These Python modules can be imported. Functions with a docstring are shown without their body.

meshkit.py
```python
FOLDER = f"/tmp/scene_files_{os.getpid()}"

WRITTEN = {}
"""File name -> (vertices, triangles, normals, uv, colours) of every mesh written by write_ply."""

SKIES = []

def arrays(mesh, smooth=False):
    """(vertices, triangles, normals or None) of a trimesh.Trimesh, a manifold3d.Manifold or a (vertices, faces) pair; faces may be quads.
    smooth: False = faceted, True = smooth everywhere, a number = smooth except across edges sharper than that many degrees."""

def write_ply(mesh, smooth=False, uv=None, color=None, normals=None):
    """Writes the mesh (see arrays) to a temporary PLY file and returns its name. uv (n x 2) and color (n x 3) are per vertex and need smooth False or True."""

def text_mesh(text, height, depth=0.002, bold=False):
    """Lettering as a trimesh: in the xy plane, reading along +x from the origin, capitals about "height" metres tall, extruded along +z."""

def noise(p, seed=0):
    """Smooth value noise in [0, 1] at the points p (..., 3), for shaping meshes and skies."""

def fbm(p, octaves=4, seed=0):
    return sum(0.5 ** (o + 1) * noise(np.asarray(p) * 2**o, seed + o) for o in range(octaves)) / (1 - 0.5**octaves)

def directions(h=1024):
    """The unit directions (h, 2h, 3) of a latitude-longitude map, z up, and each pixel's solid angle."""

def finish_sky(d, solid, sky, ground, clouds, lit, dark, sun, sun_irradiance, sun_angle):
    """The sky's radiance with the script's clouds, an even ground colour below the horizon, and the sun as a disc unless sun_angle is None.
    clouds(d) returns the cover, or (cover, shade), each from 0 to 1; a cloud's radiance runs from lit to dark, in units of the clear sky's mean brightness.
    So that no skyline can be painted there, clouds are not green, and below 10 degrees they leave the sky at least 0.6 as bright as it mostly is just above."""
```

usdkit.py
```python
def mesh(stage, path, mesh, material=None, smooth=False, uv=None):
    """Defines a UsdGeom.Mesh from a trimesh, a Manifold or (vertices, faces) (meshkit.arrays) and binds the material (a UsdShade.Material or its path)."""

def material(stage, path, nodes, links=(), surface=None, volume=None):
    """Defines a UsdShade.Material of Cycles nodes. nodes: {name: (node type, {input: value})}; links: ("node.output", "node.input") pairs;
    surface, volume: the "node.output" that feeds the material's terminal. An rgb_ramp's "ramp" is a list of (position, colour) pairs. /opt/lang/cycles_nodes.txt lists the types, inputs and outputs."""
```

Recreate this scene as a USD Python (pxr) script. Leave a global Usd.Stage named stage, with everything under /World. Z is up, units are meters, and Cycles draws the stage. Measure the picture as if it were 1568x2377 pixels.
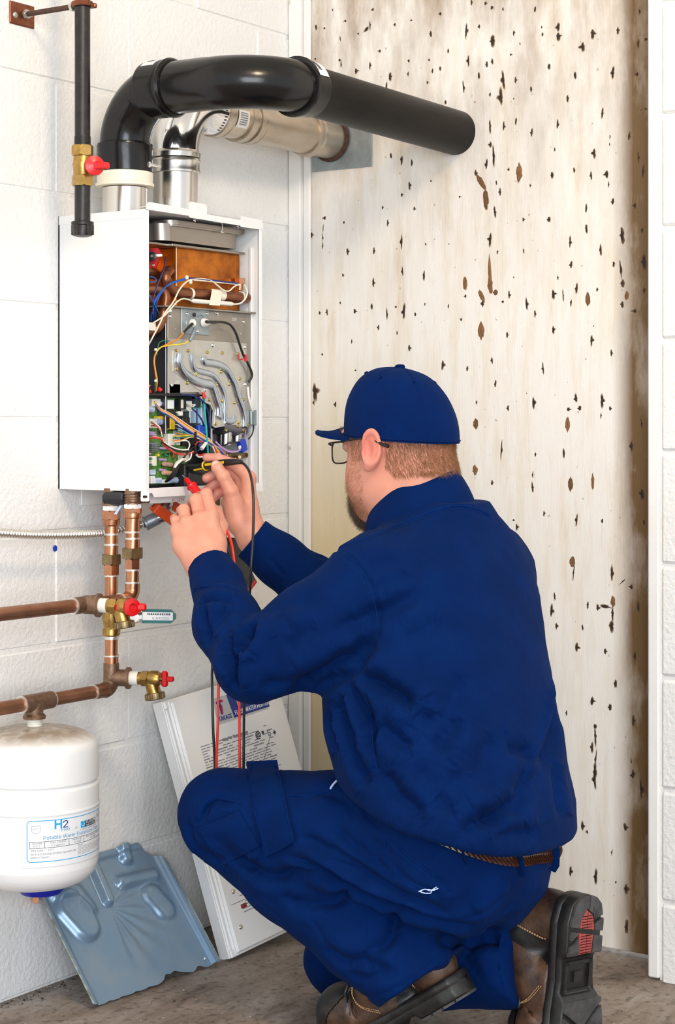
import math, random
import numpy as np, trimesh, manifold3d
import usdkit, meshkit
from scipy.spatial import ConvexHull, cKDTree
from shapely.geometry import Polygon, Point, LineString
from shapely import affinity, union_all
from pxr import Usd, UsdGeom, UsdLux, UsdShade, Gf, Sdf, Vt

stage = Usd.Stage.CreateInMemory()
UsdGeom.SetStageUpAxis(stage, 'Z'); UsdGeom.SetStageMetersPerUnit(stage, 1.0)
UsdGeom.Xform.Define(stage, '/World'); UsdGeom.Scope.Define(stage, '/World/Looks')
rng = np.random.default_rng(7); random.seed(7)
V = lambda *a: np.array(a, float)

# ------------------------------------------------------------------ camera, light, exposure
# World: left block wall is the plane y=0 (room at y<0), back panel wall the plane x=0 (room at x<0), floor z=0.
YAW = math.radians(34.4); SN, CS = math.sin(YAW), math.cos(YAW)
FPX, CX, HY = 4240.0, 784.0, 975.0            # focal length in pixels, centre column, horizon row
CAM = V(-3.1617, -2.2833, 1.017)
FWD, RGT = V(CS, SN, 0), V(SN, -CS, 0)
cam = UsdGeom.Camera.Define(stage, '/World/Camera')
cam.CreateHorizontalApertureAttr(36.0); cam.CreateVerticalApertureAttr(36.0 * 2377 / 1568)
cam.CreateFocalLengthAttr(36.0 * FPX / 1568)
cam.CreateVerticalApertureOffsetAttr(-(1188.5 - HY) * 36.0 / 1568)
cam.CreateClippingRangeAttr(Gf.Vec2f(0.05, 100))
M4 = np.eye(4); M4[:3, 0], M4[:3, 1], M4[:3, 2], M4[:3, 3] = RGT, [0, 0, 1], -FWD, CAM
cam.AddTransformOp().Set(Gf.Matrix4d(*M4.T.ravel().tolist()))
cam.CreateExposureAttr(0.52)
cam.CreateFStopAttr(0.0)

def aim(prim, pos, to):
    z = V(*pos) - V(*to); z /= np.linalg.norm(z); x = np.cross([0, 0, 1], z); x /= np.linalg.norm(x)
    m = np.eye(4); m[:3, 0], m[:3, 1], m[:3, 2], m[:3, 3] = x, np.cross(z, x), z, pos
    prim.AddTransformOp().Set(Gf.Matrix4d(*m.T.ravel().tolist()))
door_light = UsdLux.RectLight.Define(stage, '/World/DoorDaylight')     # the open garage door behind the camera
door_light.CreateWidthAttr(2.6); door_light.CreateHeightAttr(2.0)
door_light.CreateIntensityAttr(7.6); door_light.CreateColorAttr(Gf.Vec3f(0.86, 0.925, 1.0))
aim(door_light, (-4.9, -4.2, 1.45), (-0.4, -0.3, 0.9))
bulb = UsdLux.SphereLight.Define(stage, '/World/CeilingLamp')          # warm lamp under the ceiling
bulb.CreateRadiusAttr(0.16); bulb.CreateIntensityAttr(36.0); bulb.CreateColorAttr(Gf.Vec3f(1.0, 0.80, 0.56))
bulb.AddTranslateOp().Set(Gf.Vec3d(-1.75, -1.75, 2.42))
dome = UsdLux.DomeLight.Define(stage, '/World/Sky')
dome.CreateIntensityAttr(0.26); dome.CreateColorAttr(Gf.Vec3f(0.93, 0.96, 1.0))

# ------------------------------------------------------------------ picture <-> place
def ray(px, py):
    r, u = (px - CX) / FPX, (HY - py) / FPX
    return FWD + RGT * r + V(0, 0, u)
def atD(px, py, D): return CAM + ray(px, py) * D
def onY(px, py, y): d = ray(px, py); return CAM + d * ((y - CAM[1]) / d[1])
def onX(px, py, x): d = ray(px, py); return CAM + d * ((x - CAM[0]) / d[0])
def onZ(px, py, z): d = ray(px, py); return CAM + d * ((z - CAM[2]) / d[2])
def proj(p):
    q = np.asarray(p, float) - CAM; f = q @ FWD
    return np.stack([CX + FPX * (q @ RGT) / f, HY - FPX * q[..., 2] / f, f], -1)

# ------------------------------------------------------------------ scene tree
_n = {}
def numbered(parent, name):
    k = (parent, name); _n[k] = _n.get(k, -1) + 1
    return name if _n[k] == 0 else f'{name}_{_n[k]:03d}'
_base = {}
def _keys(p, label=None, cat=None, group=None, kind=None):
    for k, v in (('label', label), ('category', cat), ('group', group), ('kind', kind)):
        if v: p.SetCustomDataByKey(k, v)
def thing(name, label, cat, base=(0, 0, 0), group=None, kind=None):
    path = '/World/' + numbered('/World', name)
    x = UsdGeom.Xform.Define(stage, path); x.AddTranslateOp().Set(Gf.Vec3d(*map(float, base)))
    _base[path] = V(*base); _keys(x.GetPrim(), label, cat, group, kind)
    return path
def cat(*ms):
    ms = [m for m in ms if m is not None]
    return trimesh.util.concatenate([tm(m) for m in ms]) if len(ms) != 1 else tm(ms[0])
def tm(m):
    if isinstance(m, trimesh.Trimesh): return m
    v, f, _ = meshkit.arrays(m); return trimesh.Trimesh(v, f, process=False)
def part(parent, name, mesh, mat, smooth=35, label=None, kind=None, col=None, group=None):
    """A mesh in world coordinates as one prim under parent (a thing or a part)."""
    path = parent + '/' + numbered(parent, name)
    base = _base.get(parent, V(0, 0, 0)); _base[path] = base
    mesh = mesh if isinstance(mesh, list) is False else cat(*mesh)
    mesh = tm(mesh).copy(); mesh.vertices = mesh.vertices - base
    if col is not None: smooth = True
    g = usdkit.mesh(stage, path, mesh, MAT[mat], smooth=smooth)
    if col is not None:
        UsdGeom.PrimvarsAPI(g).CreatePrimvar('col', Sdf.ValueTypeNames.Color3fArray, 'vertex').Set(Vt.Vec3fArray.FromNumpy(np.asarray(col, np.float32)))
    _keys(g.GetPrim(), label=label, kind=kind, group=group)
    return path
def single(name, mesh, mat, label=None, cat_=None, kind=None, smooth=35, base=None, group=None):
    """A thing that is one mesh."""
    path = part('/World', name, mesh, mat, smooth)
    _keys(stage.GetPrimAtPath(path), label, cat_, group, kind)
    return path

# ------------------------------------------------------------------ shapes
def unit(v): v = np.asarray(v, float); return v / np.linalg.norm(v)
def frame(d):
    d = unit(d); a = V(0, 0, 1) if abs(d[2]) < 0.9 else V(1, 0, 0)
    u = unit(np.cross(a, d)); return u, np.cross(d, u), d
def lathe(prof, p, axis, seg=40, closed=True):
    """prof: (radius, height) pairs from one end to the other, turned about axis through p."""
    prof = list(prof)
    if closed:
        if prof[0][0] > 1e-9: prof = [(0, prof[0][1])] + prof
        if prof[-1][0] > 1e-9: prof = prof + [(0, prof[-1][1])]
    u, v, w = frame(axis); t = np.arange(seg) * 2 * np.pi / seg
    c, s = np.cos(t), np.sin(t); vs, idx = [], []
    for r, h in prof:
        if r <= 1e-9: idx.append([len(vs)] * seg); vs.append(np.asarray(p, float) + w * h)
        else:
            idx.append(list(range(len(vs), len(vs) + seg))); vs.extend(np.asarray(p, float) + w * h + r * (c[i] * u + s[i] * v) for i in range(seg))
    f = []
    for a, b in zip(idx, idx[1:]):
        for i in range(seg):
            j = (i + 1) % seg
            if a[i] != a[j]: f.append((a[i], a[j], b[j]))
            if b[i] != b[j]: f.append((a[i], b[j], b[i]))
    return trimesh.Trimesh(np.array(vs), np.array(f), process=False)
def rod(p0, p1, r0, r1=None, seg=24, ch=0.0):
    r1 = r0 if r1 is None else r1; p0, p1 = np.asarray(p0, float), np.asarray(p1, float); L = np.linalg.norm(p1 - p0)
    pr = [(r0 - ch, 0), (r0, ch), (r1, L - ch), (r1 - ch, L)] if ch else [(r0, 0), (r1, L)]
    return lathe(pr, p0, p1 - p0, seg)
def spline(pts, n=8):
    P = np.asarray(pts, float); Q = np.vstack([2 * P[0] - P[1], P, 2 * P[-1] - P[-2]]); out = []
    for i in range(1, len(Q) - 2):
        t = np.linspace(0, 1, n, endpoint=False)[:, None]; a, b, c, d = Q[i - 1:i + 3]
        out.append(0.5 * (2 * b + (c - a) * t + (2 * a - 5 * b + 4 * c - d) * t**2 + (3 * b - a - 3 * c + d) * t**3))
    return np.vstack(out + [P[-1:]])
def tube(path, r, seg=12, caps=True, flat=1.0, up=None):
    """A tube along path; r a number or one per point; flat squeezes the second axis."""
    P = np.asarray(path, float); n = len(P); R = np.broadcast_to(np.asarray(r, float), n)
    T = np.gradient(P, axis=0); T /= np.linalg.norm(T, axis=1, keepdims=True)
    u = frame(T[0])[0] if up is None else unit(np.cross(up, T[0]))
    th = np.arange(seg) * 2 * np.pi / seg; vs = []
    for i in range(n):
        u = unit(u - T[i] * (u @ T[i])); w = np.cross(T[i], u)
        vs.append(P[i] + R[i] * (np.cos(th)[:, None] * u + flat * np.sin(th)[:, None] * w))
    v = np.vstack(vs); f = []
    for i in range(n - 1):
        a = i * seg
        for j in range(seg):
            k = (j + 1) % seg; f += [(a + j, a + k, a + seg + k), (a + j, a + seg + k, a + seg + j)]
    if caps:
        v = np.vstack([v, P[0], P[-1]]); b = (n - 1) * seg
        for j in range(seg):
            k = (j + 1) % seg; f += [(len(v) - 2, k, j), (len(v) - 1, b + j, b + k)]
    return trimesh.Trimesh(v, np.array(f), process=False)
def hull(pts):
    h = trimesh.convex.convex_hull(np.asarray(pts, float)); return h
def box(lo, hi, ch=0.001):
    lo, hi = np.minimum(lo, hi).astype(float), np.maximum(lo, hi).astype(float); ch = min(ch, 0.45 * float((hi - lo).min()))
    pts = []
    for sx in (0, 1):
        for sy in (0, 1):
            for sz in (0, 1):
                c = V(*[(lo, hi)[s][i] for i, s in enumerate((sx, sy, sz))]); d = V(1 - 2 * sx, 1 - 2 * sy, 1 - 2 * sz) * ch
                for k in range(3): q = c + d; q[k] = c[k]; pts.append(q)
    return hull(pts)
def obox(c, size, ax, ch=0.001):
    """A chamfered box at c with half-extent axes ax (3 unit rows)."""
    b = box(-np.asarray(size, float) / 2, np.asarray(size, float) / 2, ch); b.vertices = np.asarray(c) + b.vertices @ np.asarray(ax, float); return b
def axes(x, up=(0, 0, 1)):
    x = unit(x); y = unit(np.cross(up, x)); return np.array([x, y, np.cross(x, y)])
def extr(poly, depth, o, u, v, ch=0):
    """A shapely polygon (metres in u,v) extruded by depth along u x v from o."""
    polys = list(getattr(poly, 'geoms', [poly])); out = []
    u, v = np.asarray(u, float), np.asarray(v, float); w = np.cross(u, v)
    for g in polys:
        if g.area < 1e-10: continue
        m = trimesh.creation.extrude_polygon(g, depth, engine='earcut')
        q = m.vertices; m.vertices = np.asarray(o, float) + q[:, :1] * u + q[:, 1:2] * v + q[:, 2:] * w; out.append(m)
    return cat(*out)
def rrect(x0, y0, x1, y1, r): return Polygon([(x0 + r, y0 + r), (x1 - r, y0 + r), (x1 - r, y1 - r), (x0 + r, y1 - r)]).buffer(r, 6)
def hexnut(p, axis, r, h, ch=0.12, rot=0.0):
    """Hexagon of across-corner radius r with turned-off corners."""
    m = lathe([(r, 0), (r, h)], p, axis, 6)
    if rot: m.apply_transform(trimesh.transformations.rotation_matrix(rot, axis, p))
    a = manifold3d.Manifold(manifold3d.Mesh(np.asarray(m.vertices, np.float32), np.asarray(m.faces, np.uint32)))
    c = lathe([(r * .9, -1e-4), (r * 1.01, h * ch), (r * 1.01, h * (1 - ch)), (r * .9, h + 1e-4)], p, axis, 36)
    b = manifold3d.Manifold(manifold3d.Mesh(np.asarray(c.vertices, np.float32), np.asarray(c.faces, np.uint32)))
    r_ = a ^ b
    return tm(r_) if r_.num_tri() > 8 else m
def torus(c, axis, R, r, seg=40, ring=10, a0=0.0, a1=2 * np.pi):
    u, v, w = frame(axis); full = abs(a1 - a0 - 2 * np.pi) < 1e-6
    t = np.linspace(a0, a1, seg + 1); P = np.asarray(c, float) + R * (np.cos(t)[:, None] * u + np.sin(t)[:, None] * v)
    return tube(P, r, ring, caps=not full)
def arc(c, a, b, R, n=14, t1=np.pi / 2):
    """Points of the arc c + R(a cos t + b sin t), t from 0 to t1."""
    t = np.linspace(0, t1, n)[:, None]; return np.asarray(c) + R * (np.asarray(a) * np.cos(t) + np.asarray(b) * np.sin(t))
def text(s, h, o, u, v, depth=0.0004, bold=False, width=None, center=False):
    """Lettering h tall from o, along u, upright along v; width squeezes or stretches it to a length."""
    m = meshkit.text_mesh(s, h, depth, bold); q = np.array(m.vertices); x0, x1 = q[:, 0].min(), q[:, 0].max()
    if width: q[:, 0] = (q[:, 0] - x0) * width / (x1 - x0)
    if center: q[:, 0] -= (q[:, 0].min() + q[:, 0].max()) / 2
    u, v = unit(u), unit(v); m.vertices = np.asarray(o, float) + q[:, :1] * u + q[:, 1:2] * v + q[:, 2:] * np.cross(u, v)
    return m
def screw(p, n, r, h=0.0015, seg=12):
    return lathe([(r, 0), (r, h * .4), (r * .7, h * .9), (r * .25, h), (r * .2, h * .75)], p, n, seg)
def noise(p, s, seed=0, oct=3): return meshkit.fbm(np.asarray(p) * s, oct, seed) - 0.5
# ------------------------------------------------------------------ materials
MAT = {}
def mat(name, base, rough=0.5, metal=0.0, noise_amt=0.0, noise_scale=20, dark=None, bump=0.0, bump_scale=200, bump_dist=0.001, stretch=None, **kw):
    """Principled material; base mixed towards dark by noise; bump from finer noise."""
    n = {'p': ('principled_bsdf', {'base_color': base, 'roughness': rough, 'metallic': metal, **kw}), 'g': ('geometry', {})}; l = []
    src = 'g.position'
    if stretch:
        n['m'] = ('mapping', {'scale': stretch}); l.append(('g.position', 'm.vector')); src = 'm.vector'
    if dark is not None:
        n['n'] = ('noise_texture', {'scale': noise_scale, 'detail': 5, 'roughness': .6})
        n['r'] = ('rgb_ramp', {'ramp': [(0.5 - noise_amt, base), (0.5 + noise_amt, dark)]})
        l += [(src, 'n.vector'), ('n.fac', 'r.fac'), ('r.color', 'p.base_color')]
    if bump:
        n['bn'] = ('noise_texture', {'scale': bump_scale, 'detail': 3}); n['b'] = ('bump', {'strength': bump, 'distance': bump_dist})
        l += [(src, 'bn.vector'), ('bn.fac', 'b.height'), ('b.normal', 'p.normal')]
    MAT[name] = usdkit.material(stage, '/World/Looks/' + name, n, l, surface='p.BSDF'); return name

mat('white_enamel', (.80, .80, .79), .35)
mat('white_plastic', (.82, .81, .77), .35)
mat('cream_plastic', (.80, .74, .60), .4)
mat('ivory', (.78, .76, .68), .5)
mat('black_abs', (.0035, .0035, .004), .20, dark=(.010, .009, .008), noise_amt=.25, noise_scale=9, bump=.12, bump_scale=60, bump_dist=.002, specular_ior_level=.35)
mat('black_abs_dusty', (.003, .0028, .0026), .40, dark=(.013, .010, .007), noise_amt=.2, noise_scale=26, bump=.1, bump_scale=60, stretch=(.35, 1, 1), specular_ior_level=.14)
mat('black_plastic', (.012, .012, .014), .38)
mat('black_rubber', (.02, .02, .021), .6)
mat('black_iron', (.010, .008, .007), .38, .3, dark=(.026, .021, .018), noise_amt=.2, noise_scale=60, bump=.25, bump_scale=300)
mat('rust', (.10, .045, .025), .8, dark=(.04, .022, .015), noise_amt=.2, noise_scale=90, bump=.4, bump_scale=400)
mat('copper_plate', (.30, .10, .045), .45, .7, dark=(.16, .05, .025), noise_amt=.25, noise_scale=80)
mat('brass', (.52, .33, .10), .33, .95, dark=(.33, .20, .06), noise_amt=.2, noise_scale=90, bump=.3, bump_scale=260)
mat('old_brass', (.30, .22, .11), .38, .9, dark=(.20, .14, .07), noise_amt=.2, noise_scale=90)
mat('bronze', (.30, .19, .12), .45, .8, dark=(.20, .12, .08), noise_amt=.2, noise_scale=120, bump=.3, bump_scale=500)
mat('copper', (.62, .30, .17), .28, .95, dark=(.42, .19, .10), noise_amt=.22, noise_scale=60, stretch=(1, 1, .5))
mat('copper_dull', (.42, .21, .125), .42, .85, dark=(.27, .125, .07), noise_amt=.22, noise_scale=30, bump=.1)
mat('copper_brown', (.33, .125, .06), .34, .75, dark=(.20, .07, .032), noise_amt=.2, noise_scale=40)
mat('solder', (.75, .72, .68), .35, .8)
mat('steel', (.66, .63, .58), .22, 1.0, bump=.06, bump_scale=900)
mat('steel_chrome', (.80, .80, .80), .10, 1.0)
mat('steel_aged', (.60, .53, .44), .35, .85, dark=(.42, .34, .26), noise_amt=.2, noise_scale=22, stretch=(.3, 1, 1))
mat('steel_brown', (.36, .32, .28), .33, .9)
mat('steel_dark', (.18, .17, .19), .3, .9)
mat('zinc', (.62, .61, .56), .36, .75, dark=(.52, .51, .47), noise_amt=.2, noise_scale=40)
mat('zinc_blue', (.50, .56, .62), .20, .95)
mat('galvanised', (.36, .42, .44), .42, .6, dark=(.26, .30, .32), noise_amt=.15, noise_scale=25)
mat('burner_box', (.36, .32, .27), .45, .5, dark=(.30, .27, .22), noise_amt=.2, noise_scale=30)
mat('exchanger', (.66, .205, .018), .36, .75, dark=(.28, .075, .01), noise_amt=.16, noise_scale=22, bump=.08)
mat('gold_screw', (.70, .55, .20), .25, 1.0)
mat('tank_blue', (.004, .01, .32), .35)
mat('red_plastic', (.60, .006, .008), .3)
mat('red_dark', (.45, .01, .015), .35)
mat('orange', (.75, .09, .012), .5, dark=(.6, .06, .01), noise_amt=.15, noise_scale=60)
mat('orange_cap', (.62, .25, .10), .5)
mat('yellow', (.80, .52, .01), .35)
mat('teal', (.003, .13, .12), .35)
mat('label_white', (.78, .79, .80), .4)
mat('label_grey', (.50, .50, .50), .4)
mat('ink', (.02, .02, .03), .5)
mat('ink_grey', (.22, .22, .25), .5)
mat('ink_blue', (.05, .28, .50), .5)
mat('ink_cyan', (.005, .35, .72), .5)
mat('ink_navy', (.01, .03, .22), .5)
mat('ink_red', (.55, .01, .02), .5)
mat('ink_darkred', (.25, .01, .015), .5)
mat('ink_pink', (.60, .22, .2), .5)
mat('sticker_blue', (.005, .04, .45), .4)
mat('pcb', (.02, .16, .02), .4, dark=(.14, .30, .04), noise_amt=.12, noise_scale=170)
mat('board_black', (.012, .012, .013), .5)
mat('heat_sink', (.30, .37, .44), .32, .85)
mat('relay_blue', (.01, .08, .55), .35)
mat('cap_blue', (.45, .55, .75), .3)
mat('coil', (.50, .18, .06), .35, .6)
mat('resistor', (.70, .42, .28), .4)
mat('chip_white', (.75, .78, .76), .45)
for w_, c_ in dict(white=(.80, .77, .70), cream=(.76, .70, .55), blue=(.005, .09, .42), navy=(.01, .02, .16), yellow=(.80, .62, .05), orange=(.75, .22, .02), red=(.55, .02, .02), black=(.012, .012, .012), green=(.01, .20, .12), turquoise=(.01, .38, .36), violet=(.50, .32, .62), salmon=(.75, .28, .20), sky=(.15, .40, .60)).items(): mat('wire_' + w_, c_, .4)
mat('probe_red', (.70, .005, .008), .35)
mat('lead_red', (.75, .03, .015), .35)
mat('lead_black', (.014, .014, .016), .32)
mat('meter_grey', (.03, .03, .032), .45)
mat('frame_black', (.012, .012, .012), .25, .3)
mat('sole_grey', (.075, .072, .075), .6, dark=(.025, .025, .025), noise_amt=.2, noise_scale=50, bump=.3, bump_scale=300)
mat('sole_black', (.004, .004, .004), .45, dark=(.016, .015, .014), noise_amt=.2, noise_scale=50, bump=.3, bump_scale=300)
mat('sole_red', (.40, .06, .05), .5, dark=(.25, .05, .045), noise_amt=.2, noise_scale=90)
mat('leather', (.098, .048, .026), .42, dark=(.020, .010, .006), noise_amt=.16, noise_scale=26, bump=.3, bump_scale=140, bump_dist=.002)
mat('leather_black', (.003, .003, .004), .42, dark=(.014, .013, .012), noise_amt=.2, noise_scale=60, bump=.3, bump_scale=500)
mat('thread', (.48, .28, .13), .6)
mat('belt_leather', (.085, .024, .011), .28, dark=(.03, .009, .005), noise_amt=.2, noise_scale=200)
mat('frayed', (.45, .55, .85), .8)
mat('debris', (.35, .33, .31), .8)
mat('debris_dark', (.02, .015, .012), .8)

def cloth(name, base, dark, sheen=.03):
    n = {'p': ('principled_bsdf', {'base_color': base, 'roughness': .85, 'specular_ior_level': .05, 'sheen_weight': sheen, 'sheen_roughness': .5, 'sheen_tint': (.25, .4, .9)}), 'g': ('geometry', {}),
         'n1': ('noise_texture', {'scale': 14, 'detail': 5}), 'r': ('rgb_ramp', {'ramp': [(.3, base), (.7, dark)]}),
         'w1': ('wave_texture', {'bands_direction': 'diagonal', 'scale': 420, 'distortion': 3, 'detail': 1}), 'n2': ('noise_texture', {'scale': 900, 'detail': 2}),
         'ad': ('math', {'math_type': 'multiply_add', 'value2': .5}), 'b': ('bump', {'strength': .16, 'distance': .0006})}
    l = [('g.position', 'n1.vector'), ('n1.fac', 'r.fac'), ('r.color', 'p.base_color'), ('g.position', 'w1.vector'), ('g.position', 'n2.vector'),
         ('w1.fac', 'ad.value1'), ('n2.fac', 'ad.value3'), ('ad.value', 'b.height'), ('b.normal', 'p.normal')]
    MAT[name] = usdkit.material(stage, '/World/Looks/' + name, n, l, surface='p.BSDF')
cloth('shirt_navy', (.0008, .0135, .082), (.0006, .010, .060))
cloth('trouser_navy', (.0009, .0155, .094), (.0006, .011, .066))
cloth('cap_navy', (.0008, .0135, .085), (.0006, .0105, .066), .05)

def painted(name, base, stain=None, stain2=None, bump=.5, scale=120, dist=.004):
    n = {'p': ('principled_bsdf', {'base_color': base, 'roughness': .55}), 'g': ('geometry', {}),
         'n1': ('noise_texture', {'scale': 2.2, 'detail': 6, 'roughness': .6}), 'r1': ('rgb_ramp', {'ramp': [(.50, base), (.78, stain or base)]}),
         'n3': ('noise_texture', {'scale': 38, 'detail': 2}), 'r3': ('rgb_ramp', {'ramp': [(.73, (0, 0, 0)), (.79, (1, 1, 1))]}),
         'mx': ('mix', {'color2': stain2 or base}),
         'n2': ('noise_texture', {'scale': scale, 'detail': 4, 'roughness': .55}), 'b': ('bump', {'strength': bump, 'distance': dist})}
    l = [('g.position', 'n1.vector'), ('n1.fac', 'r1.fac'), ('r1.color', 'mx.color1'), ('g.position', 'n3.vector'), ('n3.fac', 'r3.fac'), ('r3.color', 'mx.fac'), ('mx.color', 'p.base_color'),
         ('g.position', 'n2.vector'), ('n2.fac', 'b.height'), ('b.normal', 'p.normal')]
    MAT[name] = usdkit.material(stage, '/World/Looks/' + name, n, l, surface='p.BSDF')
painted('block_paint', (.82, .815, .80), (.77, .75, .70), (.66, .63, .58), .55, 110, .005)
painted('mortar_paint', (.78, .77, .75), (.68, .66, .60), (.5, .47, .42), .6, 120)
painted('trim_paint', (.82, .81, .79), (.76, .73, .66), (.55, .48, .38), .15, 60)

def attr_mat(name, rough, **kw):
    n = {'a': ('attribute', {'attribute': 'col'}), 'p': ('principled_bsdf', {'roughness': rough, **kw}), 'g': ('geometry', {}), 'n': ('noise_texture', {'scale': 260, 'detail': 3}), 'b': ('bump', {'strength': .25, 'distance': .0007})}
    MAT[name] = usdkit.material(stage, '/World/Looks/' + name, n, [('a.color', 'p.base_color'), ('g.position', 'n.vector'), ('n.fac', 'b.height'), ('b.normal', 'p.normal')], surface='p.BSDF')
attr_mat('skin', .48, subsurface_weight=.12, subsurface_scale=.006, subsurface_radius=(1, .3, .15), specular_ior_level=.4)
attr_mat('torn_wood', .8)
# ------------------------------------------------------------------ the setting
BH, BL, MJ = .2035, .4065, .008                      # block course, block length, joint
def pillow(lo, hi, axis_, amp=.0015, seed=0):
    """A concrete block: a chamfered box with a slightly uneven face."""
    b = box(lo, hi, .005); return b
wl = thing('wall_left', None, None, kind='structure')
part(wl, 'mortar_bed', box((-2.7, .0018, 0), (.0, .12, 2.55), .001), 'block_paint')
r_ = np.random.default_rng(3)
for c in range(13):
    off = -.732 if c % 2 == 1 else -.5324            # courses at z 1.42-1.623 (c=7) share a joint at x=-.732
    k0 = math.floor((-2.7 - off) / BL)
    for k in range(k0, 12):
        x0, x1 = off + k * BL + MJ / 2, off + (k + 1) * BL - MJ / 2
        if x1 < -2.7 or x0 > -.01: continue
        x0, x1 = max(x0, -2.7), min(x1, -.001); d = r_.uniform(-.001, .001)
        if x1 - x0 < .03: continue
        part(wl, 'block', box((x0, d, c * BH + MJ / 2), (x1, .1, (c + 1) * BH - MJ / 2), .0026), 'block_paint')
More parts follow.
